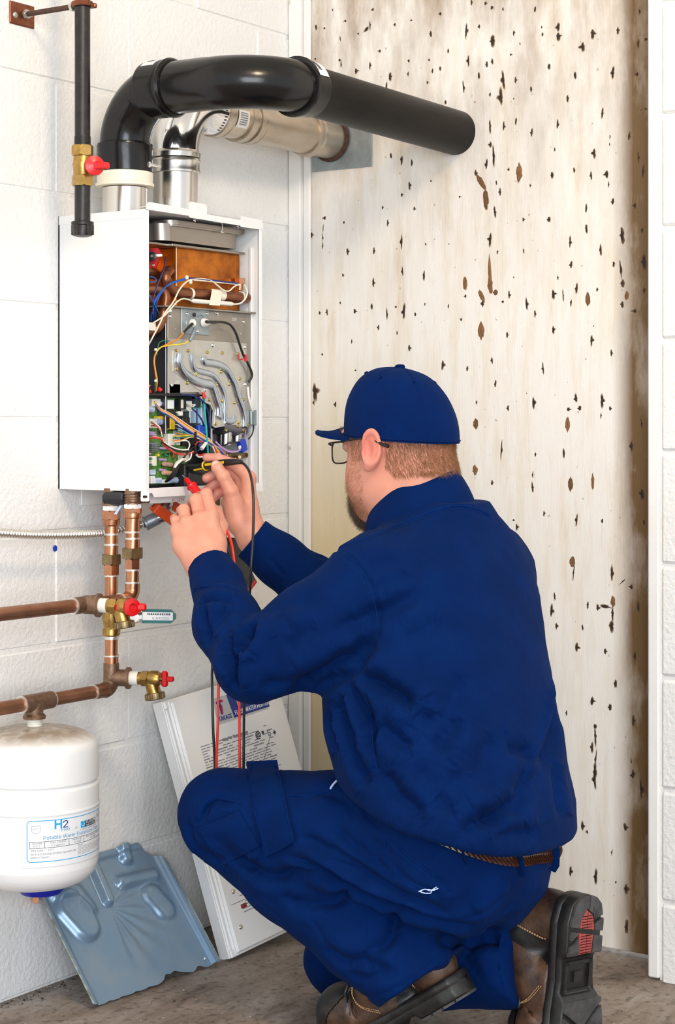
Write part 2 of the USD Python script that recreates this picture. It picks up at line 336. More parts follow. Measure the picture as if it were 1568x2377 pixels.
# back wall: one sheet of stained painted plywood set back between the trim boards
def panel_mat():
    nm = 'panel_paint'
    n = {'p': ('principled_bsdf', {'roughness': .5}), 'g': ('geometry', {}), 'sx': ('separate_xyz', {}),
         'm1': ('mapping', {'scale': (1, 11, 1.6)}), 'n1': ('noise_texture', {'scale': 2.2, 'detail': 6, 'roughness': .65}),
         'r1': ('rgb_ramp', {'ramp': [(.46, (.84, .805, .75)), (.62, (.78, .715, .62)), (.80, (.60, .48, .35))]}),
         # brown grime along the right edge and in patches near the top
         'em': ('map_range', {'from_min': -.752, 'from_max': -.795, 'to_min': 0, 'to_max': 1, 'clamp': True}),
         'n2': ('noise_texture', {'scale': 4.5, 'detail': 6, 'roughness': .65}), 'm2': ('mapping', {'scale': (1, 2.5, .8)}),
         'r2': ('rgb_ramp', {'ramp': [(.30, (.55, .55, .55)), (.52, (1, 1, 1))]}), 'e2': ('math', {'math_type': 'multiply'}),
         'mxe': ('mix', {'color2': (.15, .085, .03)}),
         'tm': ('map_range', {'from_min': 1.25, 'from_max': 1.95, 'to_min': 0, 'to_max': 1.0, 'clamp': True}),
         'r4': ('rgb_ramp', {'ramp': [(.40, (.04, .04, .04)), (.68, (1, 1, 1))]}), 't2': ('math', {'math_type': 'multiply'}),
         'mxt': ('mix', {'color2': (.30, .20, .125)}),
         # yellow tint, stronger low down and towards the corner
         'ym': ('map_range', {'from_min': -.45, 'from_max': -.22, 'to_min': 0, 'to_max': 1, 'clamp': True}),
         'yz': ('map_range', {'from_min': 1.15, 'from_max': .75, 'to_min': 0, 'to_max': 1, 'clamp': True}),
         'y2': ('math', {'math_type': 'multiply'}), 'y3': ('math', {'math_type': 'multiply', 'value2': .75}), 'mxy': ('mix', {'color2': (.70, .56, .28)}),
         # fine specks
         'n5': ('noise_texture', {'scale': 85, 'detail': 2}), 'r5': ('rgb_ramp', {'ramp': [(.72, (0, 0, 0)), (.76, (1, 1, 1))]}), 'f5': ('math', {'math_type': 'multiply', 'value2': .55}), 'mxs': ('mix', {'color2': (.20, .13, .08)}),
         'n6': ('noise_texture', {'scale': 30, 'detail': 4}), 'm6': ('mapping', {'scale': (1, 12, .8)}), 'b': ('bump', {'strength': .25, 'distance': .002})}
    l = [('g.position', 'm1.vector'), ('m1.vector', 'n1.vector'), ('n1.fac', 'r1.fac'), ('g.position', 'sx.vector'), ('sx.y', 'em.value'), ('g.position', 'm2.vector'), ('m2.vector', 'n2.vector'), ('n2.fac', 'r2.fac'),
         ('em.result', 'e2.value1'), ('r2.color', 'e2.value2'), ('r1.color', 'mxt.color1'),
         ('sx.z', 'tm.value'), ('n2.fac', 'r4.fac'), ('tm.result', 't2.value1'), ('r4.color', 't2.value2'), ('t2.value', 'mxt.fac'),
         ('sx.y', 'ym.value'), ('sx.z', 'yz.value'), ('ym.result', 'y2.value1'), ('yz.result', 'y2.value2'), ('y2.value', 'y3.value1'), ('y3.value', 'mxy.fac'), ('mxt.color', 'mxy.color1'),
         ('mxy.color', 'mxe.color1'), ('e2.value', 'mxe.fac'),
         ('g.position', 'n5.vector'), ('n5.fac', 'r5.fac'), ('r5.color', 'f5.value1'), ('f5.value', 'mxs.fac'), ('mxe.color', 'mxs.color1'), ('mxs.color', 'p.base_color'),
         ('g.position', 'm6.vector'), ('m6.vector', 'n6.vector'), ('n6.fac', 'b.height'), ('b.normal', 'p.normal')]
    MAT[nm] = usdkit.material(stage, '/World/Looks/' + nm, n, l, surface='p.BSDF')
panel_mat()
wb = thing('wall_back', None, None, kind='structure')
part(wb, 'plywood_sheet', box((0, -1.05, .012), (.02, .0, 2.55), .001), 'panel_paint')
MARKS = {
 (690, 0, 3.714): [(115,8,14,8),(308,85,8,14),(418,180,18,9),(655,85,16,12),(630,215,9,38),(600,250,45,16,-.6),(530,290,14,8),(165,235,16,26),(238,243,14,8),(373,335,9,20),(845,210,16,12),(985,175,18,8),(1238,118,22,14),(1155,290,18,20),(1305,437,14,15),(715,440,18,10),(160,507,15,8),(367,518,17,9),(380,560,10,25),(630,565,14,30),(965,522,16,11),(1140,517,14,10),(1170,610,12,16),(1235,590,14,18),(510,612,22,22),(805,660,24,28),(960,635,10,16),(770,770,16,48),(1125,712,12,12),(250,650,16,12),(1460,265,18,65),(1480,520,14,45),(1437,760,12,45),(1282,880,16,16),(1535,880,6,6),(810,1345,15,18),(905,1375,16,36),(990,1405,15,24),(1155,1560,10,9),(970,1600,16,32),(905,1678,15,13),(1403,1698,14,9),(738,1790,13,12),(1012,1802,14,14)],
 (1090, 0, 3.714): [(20,20,14,20),(140,30,18,16),(195,68,20,14),(293,78,9,12),(568,85,16,22),(87,228,14,18),(385,280,14,20),(203,350,34,42),(438,378,7,14),(358,472,12,12),(625,235,8,8),(632,297,15,14),(770,235,24,38),(770,312,32,30),(1065,290,30,40),(980,400,28,40),(1283,262,20,32),(1470,100,12,18),(1460,370,16,30),(1525,338,22,12),(152,555,16,18),(200,530,16,24),(690,575,20,22),(85,655,18,26),(295,690,20,70),(275,840,28,65),(400,690,14,22),(915,650,20,26),(1240,630,22,40),(1450,640,16,18),(535,770,15,20),(180,818,14,12),(385,850,10,8),(848,848,18,30),(45,880,6,6),(1148,980,15,36),(1520,942,10,10),(1480,947,5,5),(180,1090,14,42),(297,1090,14,34),(403,1048,14,28),(762,1075,14,32),(1380,1175,18,30),(540,1145,18,32),(1215,1180,8,14),(1212,1245,7,14),(185,1245,20,26),(210,1350,16,85),(738,1292,10,14),(1080,1318,22,36),(1460,1355,12,45),(150,1420,16,34),(342,1462,14,14),(432,1490,20,80,0,1),(905,1468,14,20),(1053,1515,14,30),(1188,1500,26,36),(1500,1480,14,45),(716,1508,24,22),(55,1495,18,24),(102,1570,16,95,-.55,1),(143,1720,18,95,-.06,1),(235,1575,11,14),(526,1598,10,16),(1202,1590,8,18),(267,1655,14,26),(1240,1740,20,24),(1010,1800,16,34),(1432,1770,22,28),(222,1830,16,36),(467,1892,14,14),(690,1890,26,20),(1012,1965,18,32),(1322,2030,26,50),(1493,1988,18,22),(182,2060,22,44),(870,2090,16,44),(1135,2155,16,40),(243,2170,10,18),(470,2165,10,20),(880,2285,18,26),(1247,2275,16,20),(1510,2255,34,50)],
 (660, 380, 3.714): [(352,468,18,16),(337,560,6,28),(332,640,6,30),(332,705,9,26),(237,615,20,18),(517,507,14,12),(548,758,18,26),(775,750,16,26),(1015,670,14,58),(893,510,12,28),(1222,694,10,10),(1423,692,7,8),(1022,930,12,34),(1208,960,15,36),(508,962,14,12),(770,1030,16,34),(485,1200,11,10),(757,1232,18,24),(307,1286,14,12),(371,1280,12,20),(610,1273,20,18),(965,1234,15,8),(1035,1280,20,50),(888,1300,12,45),(1132,1298,15,13),(1215,1210,9,12),(1418,1230,10,14),(815,1410,13,16),(975,1460,10,14),(583,1532,9,16),(1080,1590,18,24),(330,1643,13,10),(615,1782,13,6),(265,1960,34,62),(443,2075,16,22),(1368,1735,20,40),(258,2060,10,22)],
 (1060, 560, 3.4844): [(1330,230,10,70),(272,260,10,150,-.03,1),(275,360,16,70,-.1,1),(72,340,14,60,0,1),(465,292,8,8),(822,295,9,18),(975,385,18,36),(1140,390,12,16),(785,425,22,28),(865,440,8,36),(1380,440,12,32,0,1),(1348,340,24,30),(1522,395,18,22),(75,445,13,14),(205,445,14,55,-.45,1),(215,505,18,30),(318,415,16,24,0,1),(428,435,12,24),(378,488,16,10),(570,510,14,40),(930,495,11,26),(1065,470,15,58,0,1),(1345,508,17,22),(637,588,12,28),(1445,565,24,10),(40,633,16,10),(200,725,20,70,0,1),(785,712,16,26),(412,758,14,16),(1095,800,16,40),(1255,905,13,26),(290,965,13,24),(90,1030,14,16),(703,1030,12,38),(1113,687,5,6),(317,1155,14,24),(1050,953,5,6),(570,1230,4,5),(165,1305,10,12),(625,1305,18,42),(970,1275,20,30),(908,1360,26,14),(1000,1350,22,14),(985,1383,5,6),(1180,1290,20,45),(1245,1355,14,18),(1170,1410,6,22),(420,1352,14,18),(158,1475,16,42,0,1),(900,1480,14,60,0,1),(1500,1475,10,40),(365,1690,9,70),(1420,1655,20,38),(640,1725,12,18),(870,1718,16,32),(153,1850,16,40,0,1),(290,1952,16,16),(620,1890,8,30),(617,1990,14,32),(925,1965,14,58,0,1),(1105,1945,10,65,0,1),(1505,2035,28,40)],
 (1060, 1180, 3.4844): [(465,95,16,8),(490,150,15,28),(710,40,12,22),(975,95,12,45),(1182,100,15,14),(1520,115,14,24),(940,430,18,45,0,1),(950,520,8,50),(1260,525,18,48),(1350,590,40,4,-.7),(1420,635,18,18),(795,705,14,28),(1065,782,14,24),(770,830,18,40),(1268,755,14,50,0,1),(1200,795,70,12),(1145,805,20,22),(1265,850,16,50),(1258,950,30,40),(1475,795,18,36),(810,950,14,26),(1022,965,12,20),(975,1125,22,28),(1205,1158,18,16),(1448,1195,18,36),(1290,1415,20,28),(1100,1555,22,30),(1245,1610,22,22),(893,1655,12,20),(1435,1715,18,34),(1125,1760,26,16),(1125,1840,14,60),(1100,1930,20,40),(1122,2130,24,70),(1415,2045,7,18),(1430,2160,18,26),(1130,2030,8,60)],
 (1200, 1500, 2.709): [(415,1130,16,26),(370,1162,7,8),(445,1168,10,8),(683,1140,16,22),(492,840,14,50),(600,1298,5,20),(340,1415,14,24),(500,1450,16,36),(625,1485,8,8),(690,1525,22,30),(693,1765,18,28),(785,900,14,60),(735,800,14,24),(720,730,8,18)]}
r_ = np.random.default_rng(11); seen = []; nm_ = 0
for (ox, oy, sc), L in MARKS.items():
    for mk in L:
        x, y, hw, hh = mk[:4]; tilt = mk[4] if len(mk) > 4 else r_.uniform(-.12, .12); brown = len(mk) > 5
        px, py = ox + x / sc, oy + y / sc
        if any(abs(px - a) + abs(py - b) < 4 for a, b in seen): continue
        seen.append((px, py)); c = onX(px, py, 0.0)
        if c[1] > -.02: continue
        D = proj(c)[2]; a = hw / sc / FPX * D / .825 * 1.2; b = hh / sc / FPX * D * 1.12; n = 14
        n = 20; t = np.arange(n) * 2 * np.pi / n
        ud = np.abs(np.sin(t)) ** 5; side = r_.choice([0, np.pi]); lb_ = np.exp(-((np.abs((t - side + np.pi) % (2 * np.pi) - np.pi)) / .38)**2)   # splinters run along the grain, one tear to the side
        rr = .34 + r_.uniform(-.08, .14, n) + ud * np.where(np.sin(t) > 0, r_.uniform(.3, .75), r_.uniform(.3, .75)) + lb_ * r_.uniform(.1, .7)
        if brown: rr = r_.uniform(.72, 1.0, n)
        yy, zz = a * .92 * rr * np.cos(t), b * 1.0 * rr * np.sin(t)
        if brown: yy *= np.clip(1.25 - np.abs(np.sin(t)) ** 2 * .5, .3, 1.2)
        yy, zz = yy * math.cos(tilt) - zz * math.sin(tilt), yy * math.sin(tilt) + zz * math.cos(tilt)
        vs, cols = [[-.0010, 0, 0]], [(.018, .011, .007) if not brown else (.15, .066, .024)]
        k1 = r_.uniform(.6, 1.2); ring = [(.62, -.0009, (.028, .017, .009) if not brown else (.22, .105, .04)), (.95, -.0006, (.085, .05, .025) if not brown else (.13, .065, .03)), (1.35 if not brown else 1.12, -.0001, (.62, .52, .40) if c[1] > -.765 else (.17, .10, .04))]
        for fr_, x_, c_ in ring:
            for k in range(n): vs.append([x_, yy[k] * fr_, zz[k] * fr_]); cols.append(np.array(c_) * (r_.uniform(.7, 1.35) * k1 if fr_ < 1 else 1))
        f = []
        for k in range(n):
            q = (k + 1) % n; f.append((0, 1 + q, 1 + k))
            for w_ in (0, 1): o_ = 1 + w_ * n; f += [(o_ + k, o_ + q, o_ + n + q), (o_ + k, o_ + n + q, o_ + n + k)]
        part(wb, 'torn_spot', trimesh.Trimesh(np.array(vs) + c, np.array(f), process=False), 'torn_wood', col=cols); nm_ += 1
# corner board, its bead and the strip beside it
xa = onX(681, 900, 0)[1]; xb = onX(707, 900, 0)[1]; xc = onX(724, 900, 0)[1]
tr = thing('trim_1', None, None, kind='structure')
part(tr, 'corner_board', box((-.016, xb, .002), (.0, -.002, 2.55), .002), 'trim_paint')
part(tr, 'edge_bead', box((-.007, xc, .002), (.0, xb - .0005, 2.55), .003), 'trim_paint')
# right: the end of a block wall that stands forward of the panel
JX = -.1015; jy = onX(1504.5, 2255, JX)[1]; jy2 = onX(1531, 1400, JX)[1]
wr = thing('wall_right', None, None, kind='structure')
part(wr, 'mortar_bed', box((JX + .006, -2.6, 0), (.06, jy2 + .002, 2.55), .001), 'mortar_paint')
for c in range(13):
    off = jy2 if c % 2 else jy2
    k = 0; y1 = off
    while y1 > -2.6:
        y0 = max(y1 - (BL if (c % 2 or k) else BL / 2), -2.6)
        part(wr, 'block', box((JX, y0 + MJ / 2, c * BH - .06 + MJ / 2), (.05, y1 - MJ / 2, (c + 1) * BH - .06 - MJ / 2), .0045), 'block_paint'); y1 = y0; k += 1
t2 = thing('trim_2', None, None, kind='structure')
part(t2, 'jamb_strip', box((JX - .001, jy2, .004), (.02, jy, 2.55), .003), 'trim_paint')
# floor
def floor_mat():
    n = {'p': ('principled_bsdf', {'roughness': .7}), 'g': ('geometry', {}),
         'm': ('mapping', {'rotation': (0, 0, .5), 'scale': (1, 2.6, 1)}),
         'n1': ('noise_texture', {'scale': 5, 'detail': 8, 'roughness': .65, 'distortion': .6}), 'r1': ('rgb_ramp', {'ramp': [(.28, (.065, .045, .034)), (.43, (.20, .155, .122)), (.58, (.29, .24, .20)), (.76, (.42, .385, .36))]}),
         'n2': ('noise_texture', {'scale': 70, 'detail': 4}), 'r2': ('rgb_ramp', {'ramp': [(.30, (.35, .33, .30)), (.48, (1, 1, 1))]}), 'mu': ('mix', {'mix_type': 'multiply', 'fac': .8}),
         'n3': ('noise_texture', {'scale': 130, 'detail': 1}), 'r3': ('rgb_ramp', {'ramp': [(.74, (0, 0, 0)), (.78, (1, 1, 1))]}), 'mw': ('mix', {'color2': (.6, .6, .6)}),
         'b': ('bump', {'strength': .5, 'distance': .003})}
    l = [('g.position', 'm.vector'), ('m.vector', 'n1.vector'), ('n1.fac', 'r1.fac'), ('r1.color', 'mu.color1'), ('g.position', 'n2.vector'), ('n2.fac', 'r2.fac'), ('r2.color', 'mu.color2'),
         ('g.position', 'n3.vector'), ('n3.fac', 'r3.fac'), ('r3.color', 'mw.fac'), ('mu.color', 'mw.color1'), ('mw.color', 'p.base_color'), ('n2.fac', 'b.height'), ('b.normal', 'p.normal')]
    MAT['floor_concrete'] = usdkit.material(stage, '/World/Looks/floor_concrete', n, l, surface='p.BSDF')
floor_mat()
single('floor', box((-5.5, -4.5, -.05), (.3, .3, 0), .001), 'floor_concrete', kind='structure')
single('ceiling', box((-2.7, -2.6, 2.56), (.05, .12, 2.62), .001), 'trim_paint', kind='structure')
# ------------------------------------------------------------------ heater position (the cabinet hangs on the left wall)
HX0, HX1, HYF, HZ0, HZ1 = -.7219, -.3826, -.2059, .892, 1.3856
def cpipe(p0, p1, r=.0114, seg=28): return rod(p0, p1, r, seg=seg)
def ringlet(p, axis, r, w=.003, mat_='solder'): return lathe([(r - .001, -w / 2), (r + .0009, -w / 2), (r + .0011, 0), (r + .0009, w / 2), (r - .001, w / 2)], p, axis, 28)
def elbow(c, a, b, R, r, n=16): return arc(c, a, b, R, n)

# ------------------------------------------------------------------ black intake pipe: out of the heater, round two elbows and into the back wall
PX, PY0, PY1, PZ = -.658, -.1034, -.4075, 1.5925
R1 = .0944; r_e, r_c, r_p = .0455, .050, .0445
vp = thing('intake_pipe', 'thick glossy black plastic pipe bending twice from heater top into stained wall', 'pipe', (PX, PY0, 1.455))
zc = onY(290, 400, PY0)[2]; zt = onY(290, 340, PY0)[2]
e1 = np.vstack([[PX, PY0, zt + .001], arc(V(PX, PY0 - R1, zt), (0, 1, 0), (0, 0, 1), R1, 20)])
e1[1:, 2] *= 1; PZ1 = zt + R1
part(vp, 'elbow', tube(e1, r_e, 40), 'black_abs', smooth=50)
part(vp, 'collar', lathe([(r_e, .052), (r_c, .050), (r_c + .001, .046), (r_c + .0005, 0), (r_e - .004, 0)], (PX, PY0, zc), (0, 0, 1), 48), 'black_abs')
ye = PY0 - R1
part(vp, 'collar', lathe([(r_e - .003, -.002), (r_c, -.001), (r_c + .0012, .004), (r_c + .0012, .042), (r_c - .001, .046), (r_c - .001, .049), (r_c + .0025, .0495), (r_c + .003, .0535), (r_c, .058), (r_e, .059)], (PX, ye + .035, PZ1), (0, -1, 0), 48), 'black_abs')
yb = PY1 + .105; xb_ = PX + .105
e2 = np.vstack([[PX, ye - .015, PZ1], [PX, yb + .01, PZ1 - .001], arc(V(xb_, yb, PZ1 - .002), (-1, 0, 0), (0, -1, 0), .105, 22)])
part(vp, 'elbow', tube(e2, r_e + .001, 40), 'black_abs', smooth=50)
part(vp, 'collar', lathe([(r_e, -.004), (r_c + .0035, -.003), (r_c + .004, .002), (r_c + .001, .004), (r_c, .007), (r_c - .001, .042), (r_c - .003, .044), (r_p, .0445)], (xb_, PY1, PZ1 - .002), (1, 0, 0), 48), 'black_abs')
part(vp, 'straight_pipe', rod((xb_ + .02, PY1, PZ1 - .002), (.03, PY1, PZ1 - .012), r_p, seg=48), 'black_abs_dusty')
# moulded pads and paper labels on the fittings
def on_tube(c, axis, ref, R, a0, a1, h0, h1, th=.0006, n=10, m=2):
    u = unit(np.asarray(ref, float) - unit(axis) * (np.asarray(ref, float) @ unit(axis))); w = unit(axis); v = np.cross(w, u)
    A = np.linspace(a0, a1, n); H = np.linspace(h0, h1, m); vs = []
    for rr in (R, R + th):
        for a in A:
            for h in H: vs.append(np.asarray(c) + w * h + rr * (math.cos(a) * u + math.sin(a) * v))
    N = n * m; f = []
    ix = lambda k, i, j: k * N + i * m + j
    for i in range(n - 1):
        for j in range(m - 1):
            f += [(ix(1, i, j), ix(1, i + 1, j), ix(1, i + 1, j + 1)), (ix(1, i, j), ix(1, i + 1, j + 1), ix(1, i, j + 1)), (ix(0, i, j), ix(0, i + 1, j + 1), ix(0, i + 1, j)), (ix(0, i, j), ix(0, i, j + 1), ix(0, i + 1, j + 1))]
    for i in range(n - 1):
        for j in (0, m - 1): f += [(ix(0, i, j), ix(0, i + 1, j), ix(1, i + 1, j)), (ix(0, i, j), ix(1, i + 1, j), ix(1, i, j))]
    for j in range(m - 1):
        for i in (0, n - 1): f += [(ix(0, i, j), ix(1, i, j), ix(1, i, j + 1)), (ix(0, i, j), ix(1, i, j + 1), ix(0, i, j + 1))]
    t = trimesh.Trimesh(np.array(vs), np.array(f), process=False); trimesh.repair.fix_normals(t); return t
toc = V(-1, -.35, 1.25)
lb = part(vp, 'paper_label', on_tube((PX, ye + .035, PZ1), (0, -1, 0), (-.35, 0, 1), r_c + .0013, -.42, .42, .008, .036), 'label_white', label='white paper label')
part(lb, 'print', cat(*[on_tube((PX, ye + .035, PZ1), (0, -1, 0), (-.35, 0, 1), r_c + .0020, -.30 + k * .075, -.25 + k * .075, .012, .026, .0002, 2) for k in range(6)]), 'ink')
lb = part(vp, 'paper_label', on_tube((xb_, PY1, PZ1 - .002), (1, 0, 0), (0, -.62, .78), r_c + .0002, -.42, .55, .009, .036), 'label_white', label='white paper label')
part(lb, 'print', cat(*[on_tube((xb_, PY1, PZ1 - .002), (1, 0, 0), (0, -.62, .78), r_c + .0009, -.30 + k * .07, -.25 + k * .07, .013, .022, .0002, 2) for k in range(9)]), 'ink')
pc = V(PX, PY0 - R1, zt) + (R1) * V(0, math.cos(.75), math.sin(.75))
ta = unit(V(0, -math.sin(.75), math.cos(.75)))
pn_ = V(-1, -.62, .1); pn_ = unit(pn_ - ta * (pn_ @ ta)); part(vp, 'moulded_pad', tube([pc + pn_ * (r_e + .0004) - ta * .020, pc + pn_ * (r_e + .0010), pc + pn_ * (r_e + .0004) + ta * .020], [.0075, .0085, .0075], 18, flat=.25, up=pn_), 'black_abs', smooth=60)
# white adaptor ring and the steel spigot it sits on
zw = onY(290, 430, PY0)[2]
part(vp, 'adaptor_ring', cat(lathe([(.047, 0), (.0525, .001), (.0530, .006), (.050, .008), (.0505, .026), (.047, .028)], (PX, PY0, zc - .0275), (0, 0, 1), 44), rod((PX, PY0, zw - .004), (PX, PY0, zc - .02), .0425, seg=44)), 'cream_plastic', label='cream plastic adaptor ring')

# ------------------------------------------------------------------ steel exhaust pipe
EX, EY = -.5147, -.1034
ez0 = HZ1 - .004; EZ = 1.607; RB = .085; er = .0425
ep = thing('exhaust_pipe', 'shiny stainless steel flue pipe behind the black pipe, with clamp bands', 'pipe', (EX, EY, HZ1))
z1 = onY(408, 402, EY)[2]; z2 = onY(408, 345, EY)[2]
part(ep, 'flue_spigot', lathe([(er + .0005, 0), (er + .0015, .003), (er + .0015, .02), (er - .0005, .022), (er - .0005, z1 - ez0), (er - .003, z1 - ez0)], (EX, EY, ez0), (0, 0, 1), 56), 'steel')
part(ep, 'clamp_band', lathe([(er, 0), (er + .004, .001), (er + .0046, .005), (er + .0032, .008), (er + .0030, .020), (er + .0046, .023), (er + .004, .027), (er + .001, .029)], (EX, EY, z1 - .002), (0, 0, 1), 56), 'steel')
part(ep, 'clamp_band', lathe([(er + .001, 0), (er + .0045, .001), (er + .0048, .010), (er + .002, .012), (er, .020)], (EX, EY, z1 + .026), (0, 0, 1), 56), 'steel')
cs = onY(355, 384, EY - .047)
part(ep, 'clamp_screw', cat(rod(cs + V(-.012, 0, 0), cs + V(.018, 0, 0), .0035, seg=14), hexnut(cs + V(-.016, 0, 0), (1, 0, 0), .006, .006)), 'steel_chrome')
eb = np.vstack([[EX, EY, z1 + .035], arc(V(EX + RB, EY, EZ - RB + .0), (-1, 0, 0), (0, 0, 1), RB, 22), [EX + RB + .03, EY, EZ]])
part(ep, 'elbow', tube(eb, er + .0012, 48), 'steel_chrome', smooth=50)
part(ep, 'straight_pipe', rod((EX + RB + .01, EY, EZ), (.02, EY, EZ), er - .001, seg=56), 'steel_aged')
for x_ in (EX + RB + .025, EX + RB + .10, EX + RB + .128, -.10):
    part(ep, 'clamp_band', lathe([(er, 0), (er + .0035, .001), (er + .004, .006), (er + .0025, .009), (er + .0025, .017), (er + .004, .020), (er, .024)], (x_, EY, EZ), (1, 0, 0), 56), 'steel_aged')
part(ep, 'vent_slots', cat(*[on_tube((EX + RB + .012, EY, EZ), (1, 0, 0), (0, -1, -.2), er + .0006, a, a + .06, 0, .008, .0006, 2) for a in np.arange(-.9, .9, .14)]), 'ink')
lb = part(ep, 'paper_label', on_tube((EX + RB + .055, EY, EZ), (1, 0, 0), (0, -1, -.15), er + .0005, -.3, .5, 0, .034, .0005), 'label_white', label='paper label')
part(lb, 'print', cat(*[on_tube((EX + RB + .055, EY, EZ), (1, 0, 0), (0, -1, -.15), er + .0011, -.2 + k * .1, -.15 + k * .1, .005, .028, .0002, 2) for k in range(6)]), 'ink_grey')
part(ep, 'sealant_ring', torus((-.006, EY, EZ), (1, 0, 0), er + .001, .0045, 48, 8), 'rust', label='rust coloured ring of sealant')
# "MADE IN JAPAN" band on the spigot
def curved_text(s, h, c, axis, R, a_mid, z, per, mat_, parent, name='lettering', bold=True, ref=(0, -1, 0)):
    m = text(s, h, (0, 0, 0), (1, 0, 0), (0, 1, 0), .0003, bold, width=per, center=True); q = np.array(m.vertices)
    u = unit(ref); w = unit(axis); v = np.cross(w, u); a = a_mid + q[:, 0] / R
    m.vertices = np.asarray(c) + (R + q[:, 2:]) * (np.cos(a)[:, None] * u + np.sin(a)[:, None] * v) + (q[:, 1:2] + z) * w
    return part(parent, name, m, mat_, smooth=False)
part(ep, 'paper_label', on_tube((EX, EY, ez0), (0, 0, 1), (0, -1, 0), er + .0016, -.35, .60, .006, .018, .0003), 'label_white')
curved_text('MADE IN JAPAN', .0085, (EX, EY, ez0), (0, 0, 1), er + .002, .12, .0080, .036, 'ink', ep)
single('wall_flashing', box((-.0025, onX(866, 388, 0)[1], onX(725, 400, 0)[2]), (0, onX(726, 400, 0)[1], 1.68), .0008), 'galvanised', 'grey galvanised sheet metal plate on the wall where the steel flue goes in', 'plate')

# ------------------------------------------------------------------ black iron gas pipe with brass valve, hung from a wall bracket
GX, GY = -.8157, -.1446
gz = lambda y: onY(192, y, GY)[2]
gp = thing('gas_pipe', 'black iron gas pipe with brass valve and red handle, capped before heater side', 'pipe', (GX, GY, gz(550)))
part(gp, 'riser', rod((GX, GY, gz(338)), (GX, GY, 2.35), .01335, seg=28), 'black_iron')
part(gp, 'threads', cat(*[ringlet((GX, GY, gz(336) + k * .0019), (0, 0, 1), .0131, .0016) for k in range(8)]), 'black_iron')
part(gp, 'nipple', rod((GX, GY, gz(520)), (GX, GY, gz(432)), .0136, seg=28), 'black_iron')
zc0, zc1 = gz(550), gz(515)
part(gp, 'cap', cat(lathe([(.010, 0), (.0165, .002), (.0172, .008), (.0178, .019), (.0192, .0205), (.0195, .025), (.0185, zc1 - zc0), (.0135, zc1 - zc0 + .001)], (GX, GY, zc0), (0, 0, 1), 32), *[obox((GX + .0180 * math.cos(a), GY + .0180 * math.sin(a), zc0 + .012), (.003, .0045, .018), [(math.cos(a), math.sin(a), 0), (-math.sin(a), math.cos(a), 0), (0, 0, 1)]) for a in (-2.9, -1.9, -.9, .1, 1.1, 2.1)]), 'black_iron')
vz = gz(385)
vb = part(gp, 'valve_body', cat(hexnut((GX, GY, gz(362)), (0, 0, 1), .0195, gz(338) - gz(362)), hexnut((GX, GY, gz(432)), (0, 0, 1), .0195, gz(408) - gz(432), rot=.4),
     lathe([(.0135, 0), (.0155, .004), (.0165, .016), (.0172, .020), (.0165, .024), (.0150, .036), (.0135, .04)], (GX, GY, gz(410)), (0, 0, 1), 32), rod((GX, GY, vz), V(GX, GY, vz) + RGT * .020, .0075, seg=20)), 'brass', label='brass valve body')
hd = unit(V(.30, -.92, 0)); hc = onY(218, 386, GY - .022)
part(gp, 'valve_handle', cat(lathe([(.0115, 0), (.0165, .001), (.0175, .006), (.0165, .011), (.006, .014)], hc - FWD * .002, -FWD * .9 + RGT * .3, 36), hull(np.vstack([tm(obox(hc - FWD * .012 + RGT * .002, (.01, .008, .014), axes(RGT), .002)).vertices, tm(obox(hc - FWD * .016 + RGT * .027 + V(0, 0, -.001), (.004, .008, .011), axes(RGT), .002)).vertices]))), 'red_plastic', label='red plastic valve handle')
# wall bracket
bx, bz = -.8157, onY(50, 35, 0)[2]
ph = thing('pipe_hanger', 'rusty copper coloured wall plate with rod and ring holding the black pipe', 'bracket', (bx, 0, bz))
part(ph, 'wall_plate', box((bx - .032, -.004, bz - .020), (bx + .030, 0, bz + .020), .003), 'copper_plate')
for s in (-.020, .018): part(ph, 'screw', screw((bx + s, -.004, bz + s * .2), (0, -1, 0), .0055, .003, 14), 'zinc')
part(ph, 'rod', rod((bx, -.002, bz), (GX, GY + .018, gz(12)), .0047, seg=16), 'rust')
part(ph, 'nut', hexnut((bx, -.010, bz), (0, -1, 0), .0085, .006), 'zinc'); part(ph, 'nut', hexnut((GX, GY + .026, gz(12)), (0, -1, 0), .0085, .006), 'zinc')
part(ph, 'ring', cat(torus((GX, GY, gz(8)), (0, 0, 1), .0165, .0028, 36, 8), torus((GX, GY, gz(13)), (0, 0, 1), .0165, .0028, 36, 8), obox((GX + .020, GY - .006, gz(10)), (.008, .016, .008), np.eye(3), .002)), 'copper_plate')

# ------------------------------------------------------------------ copper water pipes
R34 = .0114
def vx(px, Y): return onY(px, 1300, Y)[0]
